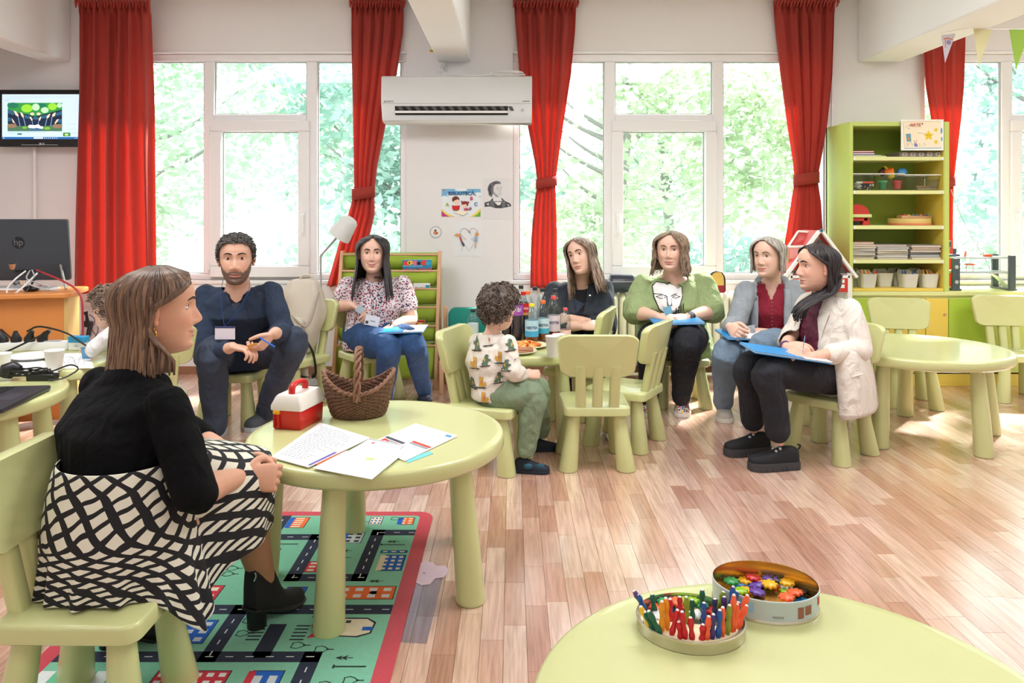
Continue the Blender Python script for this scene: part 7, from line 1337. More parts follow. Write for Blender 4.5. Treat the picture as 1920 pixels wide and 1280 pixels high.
class Person:
    """joints in world metres; side 0 and 1 are the two sides as listed"""
    def __init__(s, label, J, face, tone, hc={}, sc=1.0, pitch=0.0, roll=0.0, bulk=1.0, group=None, torso_f=None, pel_f=None, hands=((0.5, 1), (0.5, 1)), palm=None, hdir=None, hsize=1.0, bare=(0, 0), skin_torso=True, hscale=None, neck_r=0.050):
        J = dict(J); s.J = J = {k: (tuple(Vector(q) for q in v) if isinstance(v, list) else Vector(v)) for k, v in J.items()}; s.hc = hc; s.sc = sc; s.bulk = bulk
        s.f = Vector((face[0], face[1], 0)).normalized(); s.tf = Vector((torso_f or face)+(0,)).normalized(); s.pf = Vector((pel_f or torso_f or face)+(0,)).normalized()
        s.M = Matrix.Translation(J['head']) @ Matrix.Rotation(math.atan2(-s.f.x, s.f.y), 4, 'Z') @ Matrix.Rotation(pitch, 4, 'X') @ Matrix.Rotation(roll, 4, 'Y') @ Matrix.Scale((hscale or sc), 4)
        tone = tuple(lin(q) for q in tone); s.tone = tone; org = Vector((J['pel'].x, J['pel'].y, 0)); s.org = org
        hm, hcol = head_mesh(hc, tone); parts = [([s.M @ Vector(p) for p in hm.v], hm.f, hcol)]
        nb = MB(); up = s.M.to_3x3() @ Vector((0, 0, 1)).normalized(); nk = J['nk']; hb = s.M @ Vector((0, -0.022, -0.045)); limb(nb, [nk-Vector((0, 0, 0.05*sc)), nk*0.75+hb*0.25, nk*0.35+hb*0.65, hb], [neck_r*1.35*sc, neck_r*1.02*sc, neck_r*0.95*sc, neck_r*sc], 18)
        V, N, F = remesh(nb, 0.005, 3); parts.append((V, F, None))
        am = MB(); ab = MB()
        for i in (0, 1):
            S_, E, W = J['sh'][i], J['el'][i], J['wr'][i]; limb(am, [S_, S_*0.5+E*0.5, E, E*0.6+W*0.4, W] if bare[i] else [E*0.55+W*0.45, E*0.3+W*0.7, W], [0.040*sc*bulk, 0.040*sc*bulk, 0.036*sc*bulk, 0.036*sc*bulk, 0.0245*sc] if bare[i] else [0.034*sc*bulk, 0.031*sc*bulk, 0.0245*sc], 16)
            if not bare[i]: limb(ab, [S_, E, E*0.5+W*0.5], [0.036*sc, 0.032*sc, 0.030*sc], 12)
            cu, th = hands[i]; d = hdir[i] if hdir else dirn(E, W); hand(am, W, d, palm[i] if palm else (0, 0, -1), th, cu, hsize*sc)
        V, N, F = remesh(am, 0.0036, 2); parts.append((V, F, None))
        cb = ab; s.trunk(cb, -0.012); s.legs(cb, -0.010); V, N, F = remesh(cb, 0.013, 3); parts.append((V, F, None))
        s.o = bodymesh('person', parts, tone, org); tag(s.o, label, 'person', group)
    def side(s, f): return Vector((f.y, -f.x, 0))
    def trunk(s, m, ex=0.0, lo=0.0, hipw=0.168, waist=0.142, chest=0.160, depth=1.0, flare=0.0, hi=True):
        J, b, k = s.J, s.bulk, s.sc; p, c, n = J['pel'], J['che'], J['nk']; sp, st = s.side(s.pf), s.side(s.tf); w_ = p*0.5+c*0.5
        R = [(p-Vector((0, 0, 0.06*k+lo)), sp, s.pf, hipw*k*b+ex+flare, 0.125*k*b*depth+ex+flare), (p, sp, s.pf, hipw*k*b+ex+flare*0.6, 0.125*k*b*depth+ex+flare*0.5), (w_, sp+st, s.pf+s.tf, waist*k*b+ex, 0.112*k*b*depth+ex), (c, st, s.tf, chest*k*b+ex, 0.114*k*b*depth+ex), (c*0.45+n*0.55, st, s.tf, 0.148*k*b+ex*0.8, 0.090*k*depth+ex)]
        if hi: R.append((n+Vector((0, 0, -0.012*k)), st, s.tf, 0.082*k+ex*0.6, 0.066*k+ex*0.6))
        trunk(m, R)
        for i in (0, 1): S_ = J['sh'][i]; limb(m, [n*0.55+S_*0.45-Vector((0, 0, 0.03*k)), S_-Vector((0, 0, 0.016*k))], [0.044*k+ex*0.7, 0.039*k*min(b, 1.1)+ex*0.7], 14)
        return m
    def sleeves(s, m, ex, t=(1.0, 1.0), cuff=1.0):
        J, b, k = s.J, s.bulk, s.sc
        for i in (0, 1):
            S_, E, W = J['sh'][i], J['el'][i], J['wr'][i]
            if t[i] <= 0: continue
            if t[i] < 0.55: q = S_+(E-S_)*(t[i]/0.5); limb(m, [S_, (S_+q)/2, q], [0.044*k*b+ex, 0.046*k*b+ex, 0.047*k*b+ex*1.2], 16)
            else:
                q = E+(W-E)*((t[i]-0.5)/0.5); f = (t[i]-0.5)/0.5; limb(m, [S_, S_*0.5+E*0.5, E, E*0.5+q*0.5, q-dirn(E, q)*0.012], [0.042*k*b+ex, 0.043*k*b+ex, 0.040*k*b+ex, 0.037*k*b+ex, (0.036-0.009*f)*k*b+ex*cuff], 16)
        return m
    def hips(s): sp = s.side(s.pf); return [s.J['pel']-sp*0.085*s.sc*s.bulk, s.J['pel']+sp*0.085*s.sc*s.bulk]
    def legs(s, m, ex=0.0, t=1.0, thigh=0.080, calf=0.050, ank=0.036, straight=0.0, knee=0.056):
        J, b, k = s.J, s.bulk, s.sc; H = s.hips(); K0 = J['kn']
        if (K0[0]-H[0]).length+(K0[1]-H[1]).length > (K0[0]-H[1]).length+(K0[1]-H[0]).length: H = H[::-1]
        for i in (0, 1):
            K, A = J['kn'][i], J['an'][i]; A = K+(A-K)*t; h = H[i]-Vector((0, 0, 0.005)); limb(m, [h, h*0.5+K*0.5+Vector((0, 0, 0.004)), K+dirn(A, K)*0.006, K*0.62+A*0.38-s.pf*(0.012*k*(1-straight)), A], [(thigh+0.008)*k*b+ex, thigh*k*b+ex, knee*k*b+ex, (calf*(1-straight)+knee*straight)*k*b+ex, (ank*(1-straight)+knee*0.92*straight)*k+ex], 18)
        return m
def away(d, *tests): return lambda p: any(t(p) for t in tests)
def ellip(c, u, v, a, b, w_=None, e=9): 
    """region inside an ellipse in the plane (u, v) around c, in front of the plane"""
    u = Vector(u).normalized(); v = Vector(v).normalized(); n = u.cross(v); 
    return lambda p: ((p-c).dot(u)/a)**2+((p-c).dot(v)/b)**2 < 1
# ---------------------------------------------------------------- clothes materials
def cl(name, c, **k):
    new = name not in MATS; m = mat(name, c, k.pop('rough', 0.85), **dict(dict(var=0.06, vscale=12, bump=0.15, bscale=350), **k))
    if new:                                     # soft creases over the weave
        n = m.node_tree.nodes; l = m.node_tree.links; b = n['Principled BSDF']; t = n.new('ShaderNodeTexCoord'); mp = n.new('ShaderNodeMapping'); mp.inputs['Scale'].default_value = (1, 1, 0.55); mp.inputs['Rotation'].default_value = (0.5, 0.4, 0.3); no = n.new('ShaderNodeTexNoise'); no.inputs['Scale'].default_value = 13; no.inputs['Detail'].default_value = 2; no.inputs['Distortion'].default_value = 1.4
        bp = n.new('ShaderNodeBump'); bp.inputs['Strength'].default_value = 0.55; bp.inputs['Distance'].default_value = 0.035; l.new(t.outputs['Object'], mp.inputs[0]); l.new(mp.outputs[0], no.inputs['Vector']); l.new(no.outputs['Fac'], bp.inputs['Height'])
        old = b.inputs['Normal'].links[0].from_node if b.inputs['Normal'].links else None
        if old: l.new(bp.outputs[0], old.inputs['Normal'])
        else: l.new(bp.outputs[0], b.inputs['Normal'])
    return m
def skirt_mat():
    m, n, l, b = newmat('lattice_print_cloth'); b.inputs['Roughness'].default_value = 0.8
    def M_(op, a, bb=None, c=None):
        q = n.new('ShaderNodeMath'); q.operation = op
        for i, v in enumerate((a, bb, c)):
            if v is None: continue
            if isinstance(v, (int, float)): q.inputs[i].default_value = v
            else: l.new(v, q.inputs[i])
        return q.outputs[0]
    t = n.new('ShaderNodeTexCoord'); no = n.new('ShaderNodeTexNoise'); no.inputs['Scale'].default_value = 2.2; l.new(t.outputs['UV'], no.inputs['Vector']); s_ = n.new('ShaderNodeSeparateXYZ'); l.new(t.outputs['UV'], s_.inputs[0]); w_ = M_('MULTIPLY', no.outputs['Fac'], 2.6)
    u = M_('MULTIPLY', s_.outputs['X'], 21.0); v = M_('MULTIPLY', M_('POWER', s_.outputs['Y'], 1.15), 9.0); a = M_('ADD', M_('ADD', u, v), w_); c = M_('ADD', M_('SUBTRACT', u, v), w_)
    th = M_('MULTIPLY_ADD', s_.outputs['Y'], 0.16, 0.30); cells = M_('MULTIPLY', M_('GREATER_THAN', M_('FRACT', a), th), M_('GREATER_THAN', M_('FRACT', c), th))
    mx = n.new('ShaderNodeMix'); mx.data_type = 'RGBA'; mx.inputs[6].default_value = rgb((22, 22, 26)); mx.inputs[7].default_value = rgb((228, 224, 206)); l.new(cells, mx.inputs[0]); l.new(mx.outputs[2], b.inputs['Base Color'])
    return m
def cells_mat(name, base, cols, scale, rad, rough=0.85):
    """cloth printed with small scattered motifs (voronoi cells)"""
    m, n, l, b = newmat(name); t = n.new('ShaderNodeTexCoord'); prev = None; b.inputs['Roughness'].default_value = rough
    for k, c in enumerate(cols):
        v = n.new('ShaderNodeTexVoronoi'); v.inputs['Scale'].default_value = scale*(1+0.13*k); mp = n.new('ShaderNodeMapping'); mp.inputs['Location'].default_value = (k*3.1, k*1.7, k*0.9); l.new(t.outputs['Object'], mp.inputs[0]); l.new(mp.outputs[0], v.inputs['Vector'])
        q = n.new('ShaderNodeMath'); q.operation = 'LESS_THAN'; q.inputs[1].default_value = rad; l.new(v.outputs['Distance'], q.inputs[0]); mx = n.new('ShaderNodeMix'); mx.data_type = 'RGBA'; mx.inputs[7].default_value = rgb(c); l.new(q.outputs[0], mx.inputs[0])
        if prev is None: mx.inputs[6].default_value = rgb(base)
        else: l.new(prev, mx.inputs[6])
        prev = mx.outputs[2]
    l.new(prev, b.inputs['Base Color']); return m
DENIM = cl('dark_denim', (44, 52, 68), c2=(58, 68, 88), vscale=9); BDENIM = cl('blue_denim', (34, 66, 112), c2=(46, 82, 130), vscale=9); LDENIM = cl('washed_denim', (104, 126, 150), c2=(132, 152, 172), vscale=9); BLK = cl('black_cloth', (20, 20, 24)); BLKT = cl('black_trousers', (28, 30, 38))
SK1 = (214, 160, 132); SK2 = (226, 178, 154); SK3 = (236, 192, 170)
HL = lambda a: float(np.interp(abs(a), [0, 0.6, 0.95, 1.2, 1.42, 1.6, 1.9, 2.4, PI], [0.082, 0.079, 0.064, 0.03, -0.012, -0.005, -0.03, -0.055, -0.066]))
def loc_of(per, *px): return P(*px)-per.location
def strap_line(per, pts, r, m, name='lanyard', flat=0.3): return MB().tube([p-per.location for p in catmull(pts, 6)], r, 6, flat=flat).build(name, m, per)
def folder(label, c, u, v, w_=0.23, h=0.30, white=0.6):
    """blue and white folder lying on the lap: c centre, u and v its edges"""
    u = Vector(u).normalized(); n = u.cross(Vector(v)).normalized(); v = n.cross(u); n = n if n.z > 0 else -n; M = Matrix(((u.x, v.x, n.x, 0), (u.y, v.y, n.y, 0), (u.z, v.z, n.z, 0), (0, 0, 0, 1)))
    t = thing('folder', label, 'folder', c, 0, 'blue and white folders on laps'); bl = mat('folder_blue', (20, 140, 206), 0.4, var=0.04)
    MB().prism(rct(-w_/2, w_/2, -h/2, h/2), -0.006, -0.003, M=M).build('back_cover', bl, t); MB().prism(rct(-w_/2+0.004, w_/2-0.002, -h/2+0.004, h/2-0.004), -0.003, 0.003, M=M).build('pages', PAPER, t); x = -w_/2+w_*(1-white)
    MB().prism(rct(-w_/2, x, -h/2, h/2), 0.003, 0.005, M=M).build('blue_cover', bl, t); MB().prism(rct(x, w_/2, -h/2, h/2), 0.003, 0.005, M=M).build('white_cover', PAPER, t); return t
def note(label, c, u, v, col, a=0.05, b=0.05, name='sticky_note'):
    u = Vector(u).normalized(); n = u.cross(Vector(v)).normalized(); v = n.cross(u); t = thing(name, label, 'note', c); M = Matrix(((u.x, v.x, n.x, 0), (u.y, v.y, n.y, 0), (u.z, v.z, n.z, 0), (0, 0, 0, 1)))
    MB().prism(rct(-a/2, a/2, -b/2, b/2), -0.0006, 0.0006, M=M).build('sheet', mat('note_%d_%d_%d' % col, col, 0.7, var=0.02), t, smooth=False)
def hank(per, path, r0, n, hm, seed, name='hair_hank'):
    r = random.Random(seed); m = MB(); tt = []; q = catmull(path, 6)
    for _ in range(n):
        a = r.uniform(0, 6.28); k = math.sqrt(r.random()); ph = r.uniform(0, 6.28); L = r.uniform(0.8, 1.0); N_ = len(q); o0 = len(m.v)
        pts = [q[i]+Vector((math.cos(a), math.sin(a), 0.5*math.sin(a+1)))*(r0*k*(0.55+0.6*math.sin(PI*min(1, 0.15+0.8*i/N_))))+Vector((0.004*math.sin(i*0.5+ph), 0.004*math.cos(i*0.45+ph), 0)) for i in range(int(N_*L))]
        m.tube([p-per.location for p in pts], [(0.0055*(1-0.7*(i/len(pts))**3), 0.0025) for i in range(len(pts))], 5); tt += [r.uniform(0.15, 0.9)]*(len(m.v)-o0)
    o = m.build(name, hm, per, angle=180); a = o.data.color_attributes.new('tint', 'FLOAT_COLOR', 'POINT'); a.data.foreach_set('color', np.array([(t, t, t, 1.0) for t in tt]).ravel())

# ---------------------------------------------------------------- woman in the black top, seated nearest
w = Person('woman with a brown bob, black top and black and white lattice skirt, hands clasped', dict(head=(-0.978, 2.12, 0.948), nk=(-1.015, 2.06, 0.785), che=(-1.03, 2.0, 0.66), pel=(-0.985, 1.93, 0.41),
    sh=[(-1.16, 2.15, 0.73), (-0.872, 1.935, 0.73)], el=[(-0.96, 2.33, 0.53), P(366, 922, 1.86)], wr=[P(447, 868, 2.17), P(452, 893, 2.09)], kn=[(-0.80, 2.30, 0.43), (-0.755, 2.19, 0.43)], an=[(-1.10, 2.16, 0.10), (-0.735, 2.27, 0.115)]),
    (0.93, 0.36), SK1, dict(smile=0.9, nose=1.08, cheek=1.3), 1.0, torso_f=(0.62, 0.78), pel_f=(0.80, 0.60), hands=((0.75, -1), (0.95, 1)), palm=[(0.45, -0.8, -0.2), (-0.35, 0.80, -0.3)], hdir=[(0.75, 0.18, -0.35), (0.70, 0.25, -0.12)], bulk=1.02, hsize=0.98, bare=(1, 1))
p = w.o; HM = hair_mat((54, 38, 32), (138, 106, 82)); long_hair(p, w.M, w.hc, 1, -0.186, HM, 520, 0.025, (0.78, 1.36, 2.0, 2.12, 1.62), light=0.45, zvar=0.010, part=0.4, flare=0.20, front_up=0.42); face_parts(p, w.M, w.hc, (70, 44, 30), (0.0, -0.05), (66, 46, 36))
m = MB(); w.trunk(m, 0.012, lo=-0.10, hipw=0.140); w.sleeves(m, 0.011, (0.56, 0.56)); q0 = w.J['nk']; trunk(m, [(q0-Vector((0.01, 0.01, 0.03)), w.side(w.tf), w.tf, 0.085, 0.075), (q0+Vector((0.0, 0.0, 0.012)), w.side(w.tf), w.tf, 0.067, 0.062)]); garment('top', m, cl('black_knit', (9, 9, 11), bscale=700, rough=0.95, spec=0.2), p, 0.006, 6, fold=0.004, seed=2)
inv = Matrix.Translation(-p.location) @ w.M
GOLD = mat('gold', (226, 176, 90), 0.25, 1.0, var=0.03)
for s_ in (-1, 1):
    e = inv @ Vector((s_*0.084, -0.006, -0.040)); er = MB().tube([e, e-Vector((0, 0, 0.008))], 0.0016, 6); er.tube([e+Vector((0.006*math.cos(t), 0, -0.016+0.008*math.sin(t))) for t in np.linspace(0, 2*PI, 13)[:-1]], 0.0024, 6, loop=True); er.ball(e-Vector((0, 0, 0.027)), 0.005, 8); er.build('earring', GOLD, p)
# skirt: a draped surface from the waist over thighs and knees, falling in soft folds to the hem
c0 = Vector((-0.985, 1.93, 0)); NA, NS = 150, 40; rows = []; uv = []; ua = 0.0
KD = [(math.atan2(2.19-1.93, -0.755+0.985), 0.345), (math.atan2(2.30-1.93, -0.80+0.985), 0.40)]
ad_ = lambda a, b: abs((a-b+PI) % (2*PI)-PI)
for i in range(NS):
    row = []; s_ = i/(NS-1); ua = 0.0
    for j in range(NA):
        a = 1.9+2*PI*j/NA; kw = max(math.exp(-(ad_(a, q)/0.62)**2) for q, _ in KD); R = max([0.178]+[d*math.exp(-(ad_(a, q)/0.60)**2)+0.085 for q, d in KD]); near = math.exp(-(ad_(a, -0.15)/0.42)**2); seat = math.exp(-(ad_(a, PI)/0.9)**2)
        zt = 0.43+0.07*kw; zh = 0.310-0.125*near-0.01*seat+0.02*kw; fold = math.sin(a*15+0.8*math.sin(a*3))+0.5*math.sin(a*27+1)
        if s_ < 0.42: f = s_/0.42; r_ = 0.142+(R-0.142)*f**0.9; z_ = 0.60+(zt-0.60)*f**1.35+0.004*fold*f; cz = 0.02*(1-f)
        else: f = (s_-0.42)/0.58; r_ = R+0.012*f*(1-0.5*seat)+0.045*near*f+0.010*fold*f-0.02*kw*f; z_ = zt+(zh-zt)*f; cz = 0
        row.append((c0.x+r_*math.cos(a)-p.location.x, c0.y+r_*math.sin(a)*0.96-p.location.y, z_)); ua += R*2*PI/NA*(0.75+0.25*s_); uv.append((ua/1.25, s_))
    rows.append(row)
m = MB(); m.grid(rows, wrap=True); sk = m.build('skirt', skirt_mat(), p, angle=180, subs=1, solid=0.003); ul = sk.data.uv_layers.new(name='UVMap')
for pl in sk.data.polygons:
    wrapq = max(v % NA for v in pl.vertices)-min(v % NA for v in pl.vertices) > 5
    for li in pl.loop_indices: v = sk.data.loops[li].vertex_index; u_, v_ = uv[v]; ul.data[li].uv = (u_+(uv[v-v % NA+NA-1][0]*NA/(NA-1) if wrapq and v % NA < 5 else 0), v_)
m = MB(); w.legs(m, 0.003, thigh=0.066, calf=0.050, ank=0.032, knee=0.050); garment('tights', m, mat('nude_tights', (176, 128, 94), 0.55, var=0.04), p, 0.007, 4, fold=0.0)
SUE = mat('black_suede', (14, 14, 17), 0.8, var=0.1, bump=0.1, bscale=500); SOLE = mat('black_sole', (16, 16, 18), 0.5, var=0.05); shoe(p, Vector((-0.735, 2.26, 0)), (0.25, 0.55), 'boot', (SOLE, SUE, SOLE), 0.235, 0.062); shoe(p, Vector((-1.10, 2.15, 0)), (0.75, 0.35), 'boot', (SOLE, SUE, SOLE), 0.235, 0.062)
MB().tube([loc_of(p, 478+2*math.sin(k), 1073+4*k, 2.20) for k in range(5)], 0.0022, 6).build('boot_charm', CHROME, p)

# ---------------------------------------------------------------- bearded man
w = Person('bearded man in a navy jumper with a blue lanyard, leaning on his knees', dict(head=P(443, 484, 4.08), nk=P(447, 541, 4.20), che=P(447, 592, 4.24), pel=(-1.60, 4.43, 0.405), sh=[P(386, 550, 4.22), P(509, 546, 4.22)], el=[P(383, 672, 4.06), P(531, 622, 4.14)], wr=[P(436, 650, 3.90), P(512, 625, 3.92)],
    kn=[P(397, 668, 3.98), P(550, 642, 4.12)], an=[P(404, 803, 4.06), P(498, 770, 4.33)]), (0.27, -0.96), SK2, dict(beard=tuple(lin(q) for q in (52, 40, 34)), wide=1.0, nose=1.1, lip=(0.50, 0.20, 0.17), cheek=0.8), 1.05, bulk=1.10, hscale=1.12, torso_f=(0.2, -0.98), hands=((0.62, 1), (0.7, -1)), palm=[(0.2, -0.1, -1), (-0.9, 0.15, 0.1)], hdir=[(0.95, -0.25, -0.1), (-0.55, -0.25, -0.65)], neck_r=0.058, pitch=-0.05)
p = w.o; cap_hair(p, w.M, w.hc, 4, hair_mat((34, 30, 29), (104, 98, 94)), HL, 0.010, 1100, 0.018, 0.0); face_parts(p, w.M, w.hc, (50, 34, 24), (0.0, 0.0), (40, 32, 28), False)
m = MB(); w.trunk(m, 0.004, hi=True); n_ = w.J['nk']; fr = w.tf; garment('undershirt', m, cl('charcoal_tee', (30, 32, 38)), p, 0.008, 5, fold=0.002, cut=lambda q: q.z > n_.z-0.005 or ((q-n_-Vector((0, 0, 0.0))).length < 0.085))
m = MB(); w.trunk(m, 0.012, lo=0.02); w.sleeves(m, 0.011, (0.90, 0.86)); NAVYK = cl('navy_knit', (36, 50, 72), bscale=420, bump=0.5, c2=(44, 60, 84)); G = garment('jumper', m, NAVYK, p, 0.007, 5, fold=0.007, seed=5, cut=lambda q: (q-n_-Vector((0, 0, 0.035))).length < 0.098 or (abs((q-n_).dot(w.side(w.tf))+0.0) < 0.06*(1+(q.z-n_.z)/0.13) and (q-n_).dot(fr) > 0 and q.z > n_.z-0.13))
m = MB(); w.trunk(m, 0.006, hi=False, waist=0.125, chest=0.12); w.legs(m, 0.014, 0.99, straight=0.35); garment('jeans', m, DENIM, p, 0.008, 4, fold=0.007, seed=3, cut=lambda q: q.z > 0.56 and (q-w.J['pel']).xy.length < 0.24)
LB = mat('lanyard_blue', (30, 80, 170), 0.6, var=0.05); b_ = P(421, 613, 3.98); front = lambda px, py, d: P(px, py, d)
strap_line(p, [P(418, 525, 4.14), P(414, 552, 4.06), P(417, 585, 4.03), b_], 0.004, LB); strap_line(p, [P(468, 525, 4.14), P(465, 548, 4.05), P(447, 582, 4.02), b_], 0.004, LB)
MB().prism(rct(-0.052, 0.052, -0.066, 0.0), 0, 0.002, M=Matrix.Translation(P(422, 612, 3.97)-p.location) @ WALLM((0, 0, 0))).build('name_badge', mat('badge_card', (226, 216, 226), 0.35, var=0.02), p); MB().prism(rct(-0.052, 0.052, -0.008, 0.0), 0.002, 0.003, M=Matrix.Translation(P(422, 612, 3.97)-p.location) @ WALLM((0, 0, 0))).build('badge_band', mat('badge_navy', (50, 60, 110), 0.4, var=0.02), p)
GT = mat('grey_trainer', (74, 78, 84), 0.8, var=0.15); GS = mat('trainer_sole', (190, 194, 196), 0.6, var=0.05); TB = mat('trainer_blue', (20, 140, 190), 0.6, var=0.05)
shoe(p, P(404, 803, 4.14), (-0.02, -1), 'sneaker', (GS, GT, TB), 0.29); shoe(p, P(505, 770, 4.42), (-0.25, -0.97), 'sneaker', (GS, GT, TB), 0.29)
note('orange sticky note between the fingers of the bearded man', P(474, 649, 3.86), (1, 0.1, 0.3), (0, -0.7, 0.7), (240, 180, 90), 0.05, 0.04)
tag(MB().tube([P(486, 632, 3.86), P(515, 650, 3.84)], 0.004, 8).build('ballpoint_pen', mat('pen_blue', (40, 110, 210), 0.3, var=0.03)), 'blue ballpoint pen held by the bearded man', 'pen')

# ---------------------------------------------------------------- woman in the floral blouse
w = Person('woman with long dark hair in a floral blouse and jeans, a folder on her lap', dict(head=P(699, 475, 4.95), nk=P(702, 519, 5.02), che=P(704, 572, 5.02), pel=(-0.92, 5.06, 0.405), sh=[P(654, 534, 5.03), P(754, 532, 5.03)], el=[P(634, 572, 5.0), P(772, 598, 4.98)], wr=[P(661, 572, 4.88), P(737, 610, 4.80)],
    kn=[P(728, 655, 4.60), P(776, 645, 4.66)], an=[P(722, 745, 4.75), P(796, 735, 4.90)]), (0.12, -0.99), SK3, dict(smile=1.2, cheek=1.6, wide=1.12), 1.0, bulk=1.10, torso_f=(0.10, -0.99), pel_f=(0.25, -0.97), hands=((0.6, 1), (0.35, -1)), palm=[(0.2, -0.3, -1), (-0.2, -0.2, -1)], hdir=[(0.75, -0.25, -0.4), (-0.75, -0.5, -0.35)], bare=(1, 1))
p = w.o; HMD = hair_mat((24, 20, 22), (62, 54, 56)); long_hair(p, w.M, w.hc, 2, -0.265, HMD, 420, 0.020, (0.38, 0.78, 0.98, 1.0), zvar=0.03, part=-0.3, fwd=0.28, flare=0.30); face_parts(p, w.M, w.hc, (60, 46, 34), (0.0, 0.02), (46, 36, 34))
m = MB(); w.trunk(m, 0.012, lo=0.03, waist=0.15); w.sleeves(m, 0.014, (0.30, 0.30)); n1 = w.J['nk']; G = garment('blouse', m, cells_mat('floral_print', (232, 222, 226), [(186, 60, 80), (48, 52, 84), (206, 130, 140), (30, 34, 56)], 52, 0.30), p, 0.007, 4, fold=0.005, seed=8, cut=lambda q: (q-n1-Vector((0, -0.02, 0.035))).length < 0.088)
m = MB(); w.trunk(m, 0.008, hi=False); w.legs(m, 0.012, 0.985, thigh=0.083); garment('jeans', m, BDENIM, p, 0.008, 4, fold=0.006, seed=4, cut=lambda q: q.z > 0.50 and (q-w.J['pel']).xy.length < 0.24)
bd = P(697, 590, 4.80); strap_line(p, [P(690, 522, 4.93), P(694, 550, 4.87), P(700, 580, 4.83)], 0.003, mat('lanyard_navy', (50, 70, 130), 0.6, var=0.05)); strap_line(p, [P(722, 522, 4.93), P(718, 550, 4.87), P(712, 585, 4.83)], 0.003, mat('lanyard_navy', (50, 70, 130), 0.6))
Mb = Matrix.Translation(P(698, 601, 4.79)-p.location) @ WALLM((0, 0, 0)) @ Matrix.Rotation(-0.2, 4, 'Z'); MB().prism(rct(-0.045, 0.045, -0.032, 0.032), 0, 0.002, M=Mb).build('name_badge', mat('badge_white', (226, 228, 236), 0.3, var=0.02), p); prints('badge_print', p, Mb @ Matrix.Translation((0, 0, 0.002)), [((60, 64, 80), [rct(-0.04, -0.022, -0.024, -0.006), rct(-0.012, 0.02, -0.004, 0.0)])])
MB().box(-0.02, 0.02, -0.006, 0.006, -0.005, 0.005, M=Matrix.Translation(P(708, 520, 4.925)-p.location)).build('collar_clip', BLACK, p); wv = w.J['wr'][1]; MB().tube([wv-p.location+Vector((0.012*math.cos(t)-0.0, 0.03*math.cos(t), 0.030*math.sin(t))) for t in np.linspace(0, 2*PI, 17)[:-1]], 0.004, 6, loop=True).build('bracelet', BLACK, p)
DKS = mat('navy_trainer', (44, 54, 74), 0.7, var=0.1); shoe(p, P(722, 745, 4.82), (0.0, -1), 'sneaker', (DKS, DKS, WHITE), 0.24); shoe(p, P(797, 735, 5.0), (0.08, -1), 'sneaker', (DKS, DKS, WHITE), 0.24)
folder('blue and white folder on the knees of the woman in the floral blouse', P(757, 617, 4.72), (1, -0.05, 0.04), (0.1, 1, 0.05), 0.27, 0.2, 0.45); note('pale blue slip held against the chair by the floral blouse woman', P(675, 580, 4.80), (0.8, 0.2, -0.6), (0, -0.3, 1), (190, 214, 226), 0.045, 0.05)

# ---------------------------------------------------------------- woman in the dark jacket
w = Person('woman with long brown hair in a dark jacket, arms folded behind the snack table', dict(head=P(1090, 479, 4.88), nk=P(1088, 530, 4.98), che=P(1082, 582, 4.97), pel=(0.47, 5.10, 0.405), sh=[P(1040, 545, 4.98), P(1132, 541, 4.98)], el=[P(1026, 612, 4.86), P(1138, 618, 4.86)], wr=[P(1088, 612, 4.74), P(1068, 596, 4.78)],
    kn=[(0.36, 4.78, 0.38), (0.56, 4.78, 0.38)], an=[(0.34, 4.88, 0.08), (0.58, 4.86, 0.08)]), (-0.55, -0.83), SK3, dict(nose=1.05, smile=-0.1), 1.0, bulk=1.12, roll=0.26, pitch=0.02, torso_f=(-0.12, -0.99), hands=((0.4, 1), (0.4, -1)), palm=[(0, 0.7, -0.7), (0, 0.7, -0.7)], hdir=[(1, 0.1, 0.1), (-1, 0.1, -0.2)])
p = w.o; long_hair(p, w.M, w.hc, 3, -0.235, hair_mat((62, 50, 46), (164, 138, 118)), 380, 0.016, (0.42, 0.82, 1.02, 1.05), zvar=0.03, part=0.5, fwd=0.15, flare=0.22, light=0.2, wave=0.003); face_parts(p, w.M, w.hc, (64, 52, 40), (0.0, -0.05), (70, 56, 50)); n2 = w.J['nk']; f2 = w.tf; s2 = w.side(w.tf)
m = MB(); w.trunk(m, 0.006); garment('inner_top', m, cl('black_tee', (26, 26, 32)), p, 0.008, 5, fold=0.002, cut=lambda q: (q-n2-f2*0.02-Vector((0, 0, 0.02))).length < 0.088)
m = MB(); w.trunk(m, 0.022, lo=0.03, waist=0.155); w.sleeves(m, 0.018, (0.80, 0.72)); G = garment('jacket', m, cl('dark_slate_denim', (44, 50, 60), c2=(54, 60, 70)), p, 0.008, 4, fold=0.008, seed=11, cut=lambda q: (q-n2-Vector((0, 0, 0.05))).length < 0.10 or ((q-n2).dot(f2) > 0.0 and abs((q-n2).dot(s2)) < 0.012+0.055*max(0, min(1, (q.z-n2.z+0.24)/0.24)) and q.z > n2.z-0.26))
for dx in (-1, 1): MB().loft([[n2+s2*(dx*a)+f2*b+Vector((0, 0, z))-p.location for a, b, z in ((0.055+o, 0.06, 0.0), (0.10+o*0.5, 0.085, -0.05), (0.06+o, 0.118, -0.10), (0.045+o, 0.11, -0.06))] for o in (0, 0.004)]).build('lapel', cl('dark_slate_denim', (44, 50, 60)), p)
MB().ball(loc_of(p, 1106, 554, 4.80), 0.007, 8).build('jacket_button', CHROME, p); m = MB(); w.trunk(m, 0.006, hi=False); w.legs(m, 0.012, 0.98); garment('jeans', m, DENIM, p, 0.009, 4, fold=0.006, seed=6, cut=lambda q: q.z > 0.52 and (q-w.J['pel']).xy.length < 0.24)
inv = Matrix.Translation(-p.location) @ w.M; MB().ball(inv @ Vector((0.083, -0.004, -0.034)), 0.004, 8).build('earring', WHITE, p)
